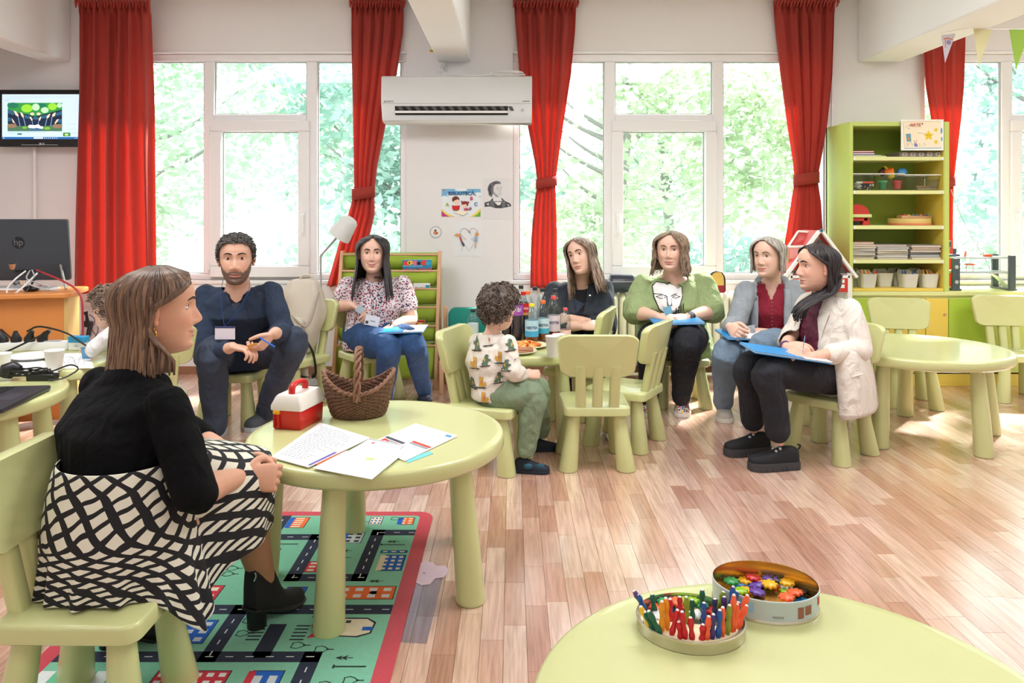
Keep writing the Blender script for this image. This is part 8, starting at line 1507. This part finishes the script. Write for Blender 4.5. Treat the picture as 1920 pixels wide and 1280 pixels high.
for q in ((0.34, 4.90, 0), (0.58, 4.88, 0)): shoe(p, Vector(q), (0, -1), 'sneaker', (WHITE, DKS, WHITE), 0.24)

# ---------------------------------------------------------------- woman in the green shirt
w = Person('woman in a loose green shirt with a drawn face, smartwatch and colourful trainers', dict(head=P(1258, 469, 4.72), nk=P(1262, 514, 4.82), che=P(1260, 572, 4.82), pel=(1.04, 4.93, 0.405), sh=[P(1208, 535, 4.85), P(1316, 530, 4.85)], el=[P(1192, 585, 4.74), P(1335, 582, 4.74)], wr=[P(1233, 593, 4.56), P(1290, 594, 4.56)],
    kn=[P(1226, 645, 4.44), P(1290, 640, 4.42)], an=[P(1216, 748, 4.62), P(1277, 745, 4.58)]), (-0.36, -0.93), SK3, dict(nose=1.0, cheek=1.5, wide=1.12, smile=0.4), 1.0, bulk=1.22, torso_f=(0.0, -1), hands=((0.75, 1), (0.75, -1)), palm=[(0.3, 0.3, -0.9), (-0.3, 0.3, -0.9)], hdir=[(0.85, -0.35, -0.05), (-0.85, -0.35, -0.05)], neck_r=0.056, bare=(1, 1))
p = w.o; long_hair(p, w.M, w.hc, 5, -0.135, hair_mat((88, 70, 58), (178, 152, 126)), 330, 0.018, (0.45, 0.85, 1.08, 1.12), wave=0.009, zvar=0.025, part=-0.4, flare=0.35); face_parts(p, w.M, w.hc, (70, 80, 80), (-0.1, 0.0), (92, 72, 60)); n3 = w.J['nk']; f3 = w.tf; s3 = w.side(w.tf)
GREEN = cl('sage_linen', (146, 164, 112), c2=(158, 176, 124)); m = MB(); w.trunk(m, 0.018, lo=0.06, waist=0.16, flare=0.025); w.sleeves(m, 0.024, (0.50, 0.50)); K0, K1 = w.J['kn']; h0 = w.J['pel']
trunk(m, [(h0+Vector((0, -0.10, -0.01)), s3, f3, 0.205, 0.15), (h0+Vector((0, -0.05, 0.06)), s3, f3, 0.195, 0.16), (h0+Vector((0, 0, 0.15)), s3, f3, 0.185, 0.145)])
G = garment('shirt', m, GREEN, p, 0.008, 5, fold=0.011, fs=9, seed=14, cut=lambda q: (q-n3-f3*0.035-Vector((0, 0, 0.045))).length < 0.112 or ((q-n3).dot(f3) > 0.02 and abs((q-n3).dot(s3)) < 0.075*max(0, 1+(q.z-n3.z)/0.085) and q.z > n3.z-0.085))
cc = P(1259, 562, 4.60); E_ = lambda x, y, rx, ry, n=16: [(x+rx*math.cos(2*PI*i/n), y+ry*math.sin(2*PI*i/n)) for i in range(n)]; K_ = 1.25; fc = [(-0.068, 0.05), (-0.045, 0.072), (0.0, 0.068), (0.045, 0.074), (0.07, 0.05), (0.066, 0.0), (0.045, -0.05), (0.0, -0.085), (-0.045, -0.05), (-0.064, 0.0)]
decal(p, G, 'shirt_print', cc, (K_, 0, 0), (0, 0, K_), (0, -1, 0), [((240, 238, 236), [fc]), ((30, 30, 32), stroke(fc+fc[:1], 0.0035)+stroke([(-0.064, 0.018), (-0.03, 0.016), (-0.010, 0.006), (-0.008, -0.035), (0.006, -0.036)], 0.0045)+stroke([(0.064, 0.018), (0.03, 0.016), (0.012, 0.006), (0.010, -0.034)], 0.0045)+stroke([(-0.056, 0.004), (-0.035, 0.010), (-0.016, 0.0), (-0.035, -0.004), (-0.056, 0.004)], 0.003)+stroke([(0.056, 0.004), (0.035, 0.010), (0.016, 0.0), (0.035, -0.004), (0.056, 0.004)], 0.003)+stroke([(-0.01, 0.07), (0.0, 0.062), (0.012, 0.072)], 0.003)), ((40, 40, 40), [rct(0.03+0.012*k, 0.035+0.012*k, -0.075+0.006*k, -0.045+0.006*k) for k in range(4)])], 0.006)
m = MB(); w.trunk(m, 0.006, hi=False); w.legs(m, 0.016, 0.985, straight=0.3); garment('trousers', m, BLKT, p, 0.009, 4, fold=0.006, seed=7, cut=lambda q: q.z > 0.50 and (q-w.J['pel']).xy.length < 0.24)
wv = w.J['wr'][1]; dv = dirn(w.J['el'][1], wv); R_ = Matrix.Translation(wv-dv*0.025-p.location) @ dv.to_track_quat('Z', 'Y').to_matrix().to_4x4(); MB().lathe([(0.031, -0.009), (0.033, 0), (0.031, 0.009)], 20, M=R_, caps=False).build('watch_strap', BLACK, p); nw = Vector((-0.1, -0.9, 0.45)).normalized(); MB().lathe([(0.019, 0), (0.020, 0.004), (0.018, 0.008), (0.002, 0.0085)], 20, M=Matrix.Translation(wv-dv*0.025-p.location+nw*0.028) @ nw.to_track_quat('Z', 'Y').to_matrix().to_4x4()).build('watch_face', DK, p)
CS = cells_mat('comic_print', (226, 222, 210), [(206, 60, 60), (60, 110, 190), (240, 200, 70), (60, 150, 110), (40, 40, 44), (220, 110, 160)], 34, 0.33); SSO = mat('white_sole', (226, 220, 208), 0.6, var=0.03)
shoe(p, P(1216, 748, 4.70), (-0.1, -1), 'sneaker', (SSO, CS, WHITE), 0.26); shoe(p, P(1279, 745, 4.70), (-0.22, -0.98), 'sneaker', (SSO, CS, WHITE), 0.26)
inv = Matrix.Translation(-p.location) @ w.M; MB().tube([inv @ Vector((0.084+0.004*math.sin(t), -0.004+0.010*math.cos(t), -0.046+0.012*math.sin(t))) for t in np.linspace(0, 2*PI, 13)[:-1]], 0.0018, 6, loop=True).build('earring', CHROME, p)
folder('blue folder on the lap of the woman in the green shirt', P(1268, 601, 4.50), (1, 0, 0.02), (0.0, 1, 0.04), 0.29, 0.20, 0.0); note('light blue sticky note in the fingers of the green shirted woman', P(1252, 582, 4.42), (0.85, 0.1, 0.4), (-0.2, -0.2, 1), (130, 196, 226), 0.048, 0.048)

# ---------------------------------------------------------------- woman in the grey cardigan
w = Person('woman with a grey blonde bob in a grey cardigan and crimson blouse', dict(head=P(1441, 481, 4.57), nk=P(1447, 527, 4.66), che=P(1446, 585, 4.67), pel=(1.58, 4.74, 0.405), sh=[P(1399, 545, 4.62), P(1490, 541, 4.72)], el=[P(1378, 610, 4.48), P(1476, 632, 4.55)], wr=[P(1368, 612, 4.30), P(1400, 622, 4.34)],
    kn=[P(1362, 662, 4.26), P(1425, 655, 4.20)], an=[P(1356, 755, 4.50), P(1412, 765, 4.50)]), (-0.74, -0.67), SK3, dict(smile=0.6, cheek=1.1), 1.0, bulk=1.06, torso_f=(-0.35, -0.94), hands=((0.75, 1), (0.65, -1)), palm=[(0.75, -0.1, -0.5), (-0.2, 0.3, -0.95)], hdir=[(0.1, -0.75, -0.15), (-0.85, -0.25, 0.05)])
p = w.o; long_hair(p, w.M, w.hc, 6, -0.088, hair_mat((120, 112, 102), (212, 204, 190)), 330, 0.016, (0.62, 0.98, 1.25, 1.34), zvar=0.012, part=0.3, flare=0.1, back_in=0.4); face_parts(p, w.M, w.hc, (90, 100, 106), (0, 0), (120, 104, 90)); n4 = w.J['nk']; f4 = w.tf; s4 = w.side(w.tf)
m = MB(); w.trunk(m, 0.006); CRM = cl('crimson_blouse', (140, 24, 46)); garment('blouse', m, CRM, p, 0.008, 5, fold=0.003, cut=lambda q: (q-n4-f4*0.0-Vector((0, 0, 0.035))).length < 0.085 or ((q-n4).dot(f4) > 0.02 and abs((q-n4).dot(s4)) < 0.05*max(0, 1+(q.z-n4.z)/0.12) and q.z > n4.z-0.12))
for k in range(7): MB().ball(n4+f4*(0.118+0.003*k)-s4*0.005+Vector((0, 0, -0.115-0.022*k))-p.location, 0.004, 6).build('blouse_button', CHROME, p)
m = MB(); w.trunk(m, 0.022, lo=0.05, waist=0.158); w.sleeves(m, 0.017, (0.96, 0.96)); CARD = cl('grey_knit', (146, 152, 158), bscale=500, bump=0.4, c2=(158, 164, 170)); G = garment('cardigan', m, CARD, p, 0.008, 4, fold=0.008, seed=17, cut=lambda q: (q-n4-Vector((0, 0, 0.05))-f4*0.02).length < 0.088 or ((q-n4).dot(f4) > 0.0 and abs((q-n4).dot(s4)) < 0.082 and q.z > 0.44))
for dx in (-1, 1): m = MB(); m.tube([q-p.location for q in catmull([n4+s4*(dx*0.03)-f4*0.055+Vector((0, 0, 0.03)), n4+s4*(dx*0.075)-f4*0.01+Vector((0, 0, 0.012)), n4+s4*(dx*0.094)+f4*0.085+Vector((0, 0, -0.07)), n4+s4*(dx*0.092)+f4*0.125+Vector((0, 0, -0.18)), n4+s4*(dx*0.095)+f4*0.14+Vector((0, 0, -0.30))], 6)], [(0.022, 0.009)]*25, 10, side=s4); m.build('shawl_collar', CARD, p, angle=180)
m = MB(); w.trunk(m, 0.006, hi=False); w.legs(m, 0.016, 0.985, straight=0.35); garment('jeans', m, LDENIM, p, 0.009, 4, fold=0.006, seed=9, cut=lambda q: q.z > 0.50 and (q-w.J['pel']).xy.length < 0.24)
BT = mat('beige_trainer', (196, 188, 178), 0.75, var=0.08); shoe(p, P(1357, 755, 4.58), (-0.22, -0.97), 'sneaker', (SSO, BT, WHITE), 0.26); shoe(p, P(1414, 765, 4.58), (-0.1, -1), 'sneaker', (SSO, BT, WHITE), 0.26); inv = Matrix.Translation(-p.location) @ w.M; MB().ball(inv @ Vector((0.084, -0.004, -0.036)), 0.0055, 8).build('earring', BLACK, p)
folder('blue and white folder under the clasped hands of the grey cardigan woman', P(1396, 627, 4.30), (1, 0.1, -0.03), (-0.1, 1, 0.1), 0.27, 0.20, 0.62)

# ---------------------------------------------------------------- woman in the cream blazer
w = Person('dark haired woman in a cream blazer, plum blouse and black trousers, sitting in profile', dict(head=P(1532, 500, 3.93), nk=P(1545, 556, 3.98), che=P(1553, 610, 3.97), pel=(1.63, 3.90, 0.405), sh=[P(1519, 566, 4.10), P(1593, 578, 3.84)], el=[P(1484, 632, 4.02), P(1613, 655, 3.76)], wr=[P(1472, 650, 3.80), P(1528, 668, 3.62)],
    kn=[P(1404, 688, 3.76), P(1440, 700, 3.60)], an=[P(1412, 806, 3.86), P(1462, 828, 3.62)]), (-0.97, -0.10), SK2, dict(nose=1.1, smile=0.2), 1.0, torso_f=(-0.88, -0.42), pel_f=(-0.90, -0.36), hands=((0.55, 1), (0.5, -1)), palm=[(0.3, 0.5, -0.8), (0.1, 0.3, -0.95)], hdir=[(0.45, -0.75, 0.1), (-0.9, 0.05, 0.15)])
p = w.o; long_hair(p, w.M, w.hc, 7, -0.115, HMD, 330, 0.015, (0.80, 1.22, 1.62, 1.74), zvar=0.02, part=0.0, back_in=0.2); face_parts(p, w.M, w.hc, (52, 36, 28), (0.0, -0.05), (34, 26, 26)); n5 = w.J['nk']; f5 = w.tf; s5 = w.side(w.tf)
hank(p, [P(1565, 520, 3.92), P(1555, 545, 3.88), P(1525, 560, 3.86), P(1502, 578, 3.84), P(1497, 600, 3.83)], 0.042, 130, HMD, 3)
m = MB(); w.trunk(m, 0.008); PLUM = cl('plum_satin', (96, 30, 58), rough=0.5, c2=(112, 38, 68)); garment('blouse', m, PLUM, p, 0.007, 5, fold=0.006, fs=16, seed=20)
MB().lathe([(0.060, -0.02), (0.057, 0.02), (0.053, 0.03)], 24, M=Matrix.Translation(n5+Vector((0, 0, 0.012))-p.location) @ Matrix.Rotation(0.2, 4, 'Y'), caps=False).build('blouse_collar', PLUM, p, solid=0.004)
CREAM = cl('cream_wool', (222, 212, 200), c2=(230, 222, 212)); m = MB(); w.trunk(m, 0.020, lo=0.03, waist=0.152); w.sleeves(m, 0.016, (0.80, 0.84), cuff=1.3)
G = garment('blazer', m, CREAM, p, 0.008, 5, fold=0.006, seed=23, cut=lambda q: (q-n5-Vector((0, 0, 0.05))-f5*0.02).length < 0.085 or ((q-n5).dot(f5) > 0.01 and abs((q-n5).dot(s5)+0.01) < 0.045+0.03*min(1, max(0, (n5.z-q.z)/0.2)) and q.z > 0.45))
for dx in (-1, 1): MB().loft([[n5+s5*(dx*a)+f5*b+Vector((0, 0, z))-p.location for a, b, z in ((0.058+o, -0.01, 0.025), (0.10+o, 0.06, -0.04), (0.115+o, 0.10, -0.075), (0.085+o, 0.13, -0.22), (0.07+o, 0.125, -0.10), (0.055+o, 0.06, 0.0))] for o in (0.0, 0.006)]).build('lapel', CREAM, p, bevel=0.002)
rw = [[(1562, 655, 3.70), (1584, 655, 3.66), (1606, 660, 3.68), (1622, 656, 3.78), (1622, 640, 3.95)], [(1566, 690, 3.67), (1588, 692, 3.63), (1612, 694, 3.66), (1630, 688, 3.77), (1634, 676, 3.97)], [(1570, 730, 3.65), (1592, 736, 3.61), (1618, 734, 3.65), (1636, 726, 3.77), (1642, 712, 3.98)], [(1574, 786, 3.64), (1594, 787, 3.60), (1620, 781, 3.64), (1641, 771, 3.77), (1648, 752, 3.99)]]
cols = [catmull([P(*r_[j])-p.location for r_ in rw], 6) for j in range(5)]; MB().grid([catmull([c_[i] for c_ in cols], 6) for i in range(len(cols[0]))]).build('blazer_tail', CREAM, p, angle=180, solid=0.007)
pk = P(1606, 705, 3.64)-p.location; MB().tube([pk+Vector((-0.03, -0.02, 0.0)), pk+Vector((0.03, 0.0, 0.01))], 0.004, 6).build('pocket_flap', CREAM, p)
m = MB(); w.trunk(m, 0.010, hi=False); w.legs(m, 0.013, 0.85, straight=0.55); garment('trousers', m, BLKT, p, 0.008, 4, fold=0.004, seed=10, cut=lambda q: q.z > 0.52 and (q-w.J['pel']).xy.length < 0.24)
BSU = mat('black_shoe_suede', (20, 20, 24), 0.75, var=0.1, bump=0.1, bscale=500); CSO = mat('charcoal_sole', (58, 58, 62), 0.6, var=0.05); shoe(p, P(1420, 806, 3.86), (-0.90, -0.22), 'chunky', (CSO, BSU, GREY), 0.245); shoe(p, P(1472, 828, 3.63), (-0.95, -0.12), 'chunky', (CSO, BSU, GREY), 0.245)
folder('blue and white folder slanting across the lap of the cream blazer woman', P(1471, 661, 3.66), (1, 0.05, -0.15), (-0.05, 1, 0.03), 0.37, 0.22, 0.36); note('light blue note held upright by the woman in the cream blazer', P(1507, 645, 3.60), (0.35, 0.7, 0.2), (0.15, 0, 1), (120, 190, 226), 0.05, 0.07)
inv = Matrix.Translation(-p.location) @ w.M; MB().ball(inv @ Vector((-0.084, -0.004, -0.036)), 0.004, 8).build('earring', CHROME, p); wv = w.J['wr'][0]; MB().tube([wv-p.location+Vector((0.03*math.cos(t), 0.012*math.cos(t), 0.028*math.sin(t))) for t in np.linspace(0, 2*PI, 15)[:-1]], 0.004, 6, loop=True).build('bracelet', cl('purple_band', (80, 50, 110)), p)

# ---------------------------------------------------------------- curly haired boy at the snack table
w = Person('curly haired boy in an animal print jumper and green trousers, seen from behind', dict(head=P(935, 577, 3.70), nk=P(922, 624, 3.70), che=P(920, 680, 3.69), pel=(-0.085, 3.70, 0.355), sh=[P(894, 640, 3.80), P(952, 642, 3.62)], el=[P(898, 700, 3.92), P(961, 697, 3.56)], wr=[P(960, 702, 3.84), P(984, 704, 3.62)],
    kn=[(0.125, 3.74, 0.345), (0.105, 3.585, 0.345)], an=[(0.15, 3.90, 0.085), (0.065, 3.585, 0.075)]), (0.55, 0.83), SK3, dict(wide=1.02, nose=0.7, cheek=1.6), 0.68, hscale=0.88, bulk=1.05, torso_f=(0.62, 0.78), pel_f=(0.97, 0.1), hands=((0.4, -1), (0.35, 1)), palm=[(0, -0.5, -1), (-0.3, 0.6, -0.5)], hdir=[(0.8, -0.3, 0.1), (0.85, 0.3, 0.05)], hsize=0.92, neck_r=0.050)
p = w.o; HC = lambda a: float(np.interp(abs(a), [0, 0.7, 1.1, 1.5, 1.75, 2.2, PI], [0.075, 0.070, 0.04, 0.012, -0.03, -0.062, -0.070])); cap_hair(p, w.M, w.hc, 9, hair_mat((48, 38, 34), (140, 122, 110)), HC, 0.020, 620, 0.034, 0.0085); face_parts(p, w.M, w.hc, (60, 44, 34), (0.2, -0.1), (70, 56, 48), False)
m = MB(); w.trunk(m, 0.010, lo=-0.01, hipw=0.175, waist=0.17, chest=0.165, depth=1.15); w.sleeves(m, 0.013, (0.95, 0.95)); n6 = w.J['nk']; OAT = cl('oatmeal_jersey', (228, 218, 206), c2=(236, 228, 218)); G = garment('jumper', m, OAT, p, 0.006, 4, fold=0.005, fs=16, seed=30, cut=lambda q: (q-n6-Vector((0, 0, 0.03))).length < 0.058)
MB().tube([n6+Vector((0.046*math.cos(t), 0.046*math.sin(t), -0.010+0.006*math.sin(t)))-p.location for t in np.linspace(0, 2*PI, 25)[:-1]], 0.006, 8, loop=True).build('neck_rib', OAT, p)
def croc(x, y, s_, fl=1): return [(x+fl*a*s_, y+b*s_) for a, b in ((-0.5, 0.9), (-0.1, 1.0), (0.15, 0.8), (0.3, 0.3), (0.55, -0.2), (0.5, -0.5), (0.75, -0.55), (0.7, -0.8), (0.1, -0.8), (0.0, -0.4), (-0.15, -0.85), (-0.45, -0.85), (-0.35, -0.5), (-0.45, 0.0), (-0.75, -0.1), (-0.95, 0.25), (-0.65, 0.25), (-0.4, 0.45))]
def fox(x, y, s_, fl=1): return [(x+fl*a*s_, y+b*s_) for a, b in ((-0.3, 1.0), (0.0, 0.85), (0.3, 1.0), (0.3, 0.5), (0.15, 0.3), (0.35, -0.3), (0.7, -0.2), (0.8, 0.2), (0.95, -0.2), (0.6, -0.6), (0.1, -0.7), (-0.4, -0.7), (-0.3, -0.2), (-0.35, 0.4))]
def board(x, y, s_, t=0.15): return [(x+a*s_, y+b*s_+t*a*s_) for a, b in ((-1.0, -0.75), (-0.7, -0.86), (0.7, -0.86), (1.0, -0.75), (0.95, -0.68), (-0.95, -0.68))]
GRC, OCH, DRK, COR = (88, 112, 92), (206, 158, 66), (74, 66, 56), (196, 120, 100)
LAY = {GRC: [], OCH: [], DRK: [], COR: []}
for x, y, k in ((915, 640, 'f'), (958, 645, 'c'), (893, 650, 'c'), (911, 675, 'c'), (938, 668, 'f'), (950, 680, 'c'), (890, 682, 'f'), (935, 705, 'c'), (903, 716, 'f'), (943, 734, 'f'), (885, 722, 'c'), (908, 743, 'f'), (966, 716, 'c'), (971, 660, 'f')):
    q_ = P(x, y, 3.60)-P(925, 690, 3.60); s_ = 0.027; fl = 1 if (x+y) % 2 else -1; LAY[GRC if k == 'c' else OCH].append((croc if k == 'c' else fox)(q_.x, q_.z, s_, fl)); LAY[DRK] += [board(q_.x, q_.z-0.004, s_), E_(q_.x-0.012, q_.z-0.026, 0.003, 0.003, 8), E_(q_.x+0.014, q_.z-0.024, 0.003, 0.003, 8)]; LAY[OCH if k == 'c' else COR].append(E_(q_.x+0.004*fl, q_.z+0.002, 0.004, 0.009, 8))
decal(p, G, 'animal_print', P(925, 690, 3.60), (1, 0, 0), (0, 0, 1), (-0.05, -1, 0), [(k, v) for k, v in LAY.items()])
m = MB(); w.trunk(m, 0.006, hi=False, hipw=0.17, waist=0.15); w.legs(m, 0.012, 0.90, thigh=0.088, calf=0.06, ank=0.045, straight=0.3, knee=0.066); SAGE = cl('sage_fleece', (122, 140, 112), c2=(134, 152, 124)); garment('trousers', m, SAGE, p, 0.006, 4, fold=0.006, fs=16, seed=33, cut=lambda q: q.z > 0.44 and (q-w.J['pel']).xy.length < 0.18)
for i in (0, 1): K_, A_ = w.J['kn'][i], w.J['an'][i]; d_ = dirn(K_, A_); MB().lathe([(0.034, -0.03), (0.031, -0.022), (0.0305, 0.018), (0.028, 0.022)], 18, M=Matrix.Translation(K_+(A_-K_)*0.86-p.location) @ d_.to_track_quat('Z', 'Y').to_matrix().to_4x4(), caps=False).build('trouser_cuff', SAGE, p)
strap_line(p, [Vector((0.0, 3.60, 0.41)), Vector((0.02, 3.565, 0.415)), Vector((0.045, 3.555, 0.40)), Vector((0.03, 3.56, 0.37))], 0.003, SAGE, 'drawstring', 1.0)
SH = mat('navy_toddler_shoe', (26, 34, 50), 0.7, var=0.1); TE = mat('teal_panel', (30, 84, 104), 0.6, var=0.08); shoe(p, Vector((0.055, 3.58, 0)), (0.97, -0.12), 'soft', (SH, SH, TE), 0.165); shoe(p, Vector((0.12, 3.90, 0)), (0.97, 0.15), 'soft', (SH, SH, TE), 0.165)
for q in ((0.075, 3.55), (0.13, 3.553)): MB().ball(Vector((q[0], q[1], 0.036))-p.location, (0.022, 0.008, 0.014), 10).build('shoe_panel', TE, p)

# ---------------------------------------------------------------- child half hidden behind the woman in black
w = Person('curly haired child almost hidden behind the woman in black, at the low table', dict(head=P(207, 577, 3.86), nk=(-1.96, 3.91, 0.66), che=(-1.90, 3.91, 0.55), pel=(-1.82, 3.91, 0.36), sh=[(-1.95, 4.03, 0.62), (-1.97, 3.80, 0.62)], el=[(-2.04, 4.06, 0.54), (-2.06, 3.77, 0.54)], wr=[P(178, 656, 4.05), P(186, 660, 3.80)],
    kn=[(-2.06, 4.0, 0.345), (-2.06, 3.86, 0.345)], an=[(-2.05, 4.02, 0.07), (-2.05, 3.88, 0.07)]), (-0.9, 0.3), SK3, dict(nose=0.7, cheek=1.5), 0.66, hscale=0.86, torso_f=(-0.97, 0.1), hands=((0.5, 1), (0.6, -1)), palm=[(0, 0, -1), (-0.3, 0.8, -0.1)], hdir=[(-0.9, 0, 0.1), (-0.8, 0.3, 0.1)], hsize=0.9)
p = w.o; cap_hair(p, w.M, w.hc, 12, hair_mat((84, 64, 54), (170, 146, 128)), HC, 0.020, 420, 0.036, 0.009); face_parts(p, w.M, w.hc, (60, 44, 34), (0, 0), (70, 56, 48), False); m = MB(); w.trunk(m, 0.012); w.sleeves(m, 0.012, (0.9, 0.9)); garment('jumper', m, cl('white_jersey', (230, 228, 226)), p, 0.008, 4, fold=0.004); m = MB(); w.trunk(m, 0.006, hi=False); w.legs(m, 0.012, 0.95); garment('trousers', m, BLKT, p, 0.009, 4, fold=0.004, cut=lambda q: q.z > 0.44 and (q-w.J['pel']).xy.length < 0.18)
for q in ((-2.04, 4.02, 0), (-2.04, 3.88, 0)): shoe(p, Vector(q), (-1, 0, 0), 'soft', (SH, SH, TE), 0.16)
c = FP(163, 672, TZ); t = thing('blue_tumbler', 'small translucent blue cup by the hand of the hidden child', 'cup', (c.x, c.y, TZ)); MB().lathe([(0.020, 0), (0.028, 0.055), (0.026, 0.055), (0.018, 0.004), (0.003, 0.004)], 20).build('body', mat('tumbler_blue', (130, 190, 226), 0.2, var=0.03, trans=0.4), t, angle=60)
bpy.data.objects.remove(bpy.data.objects['tmp']) if 'tmp' in bpy.data.objects else None
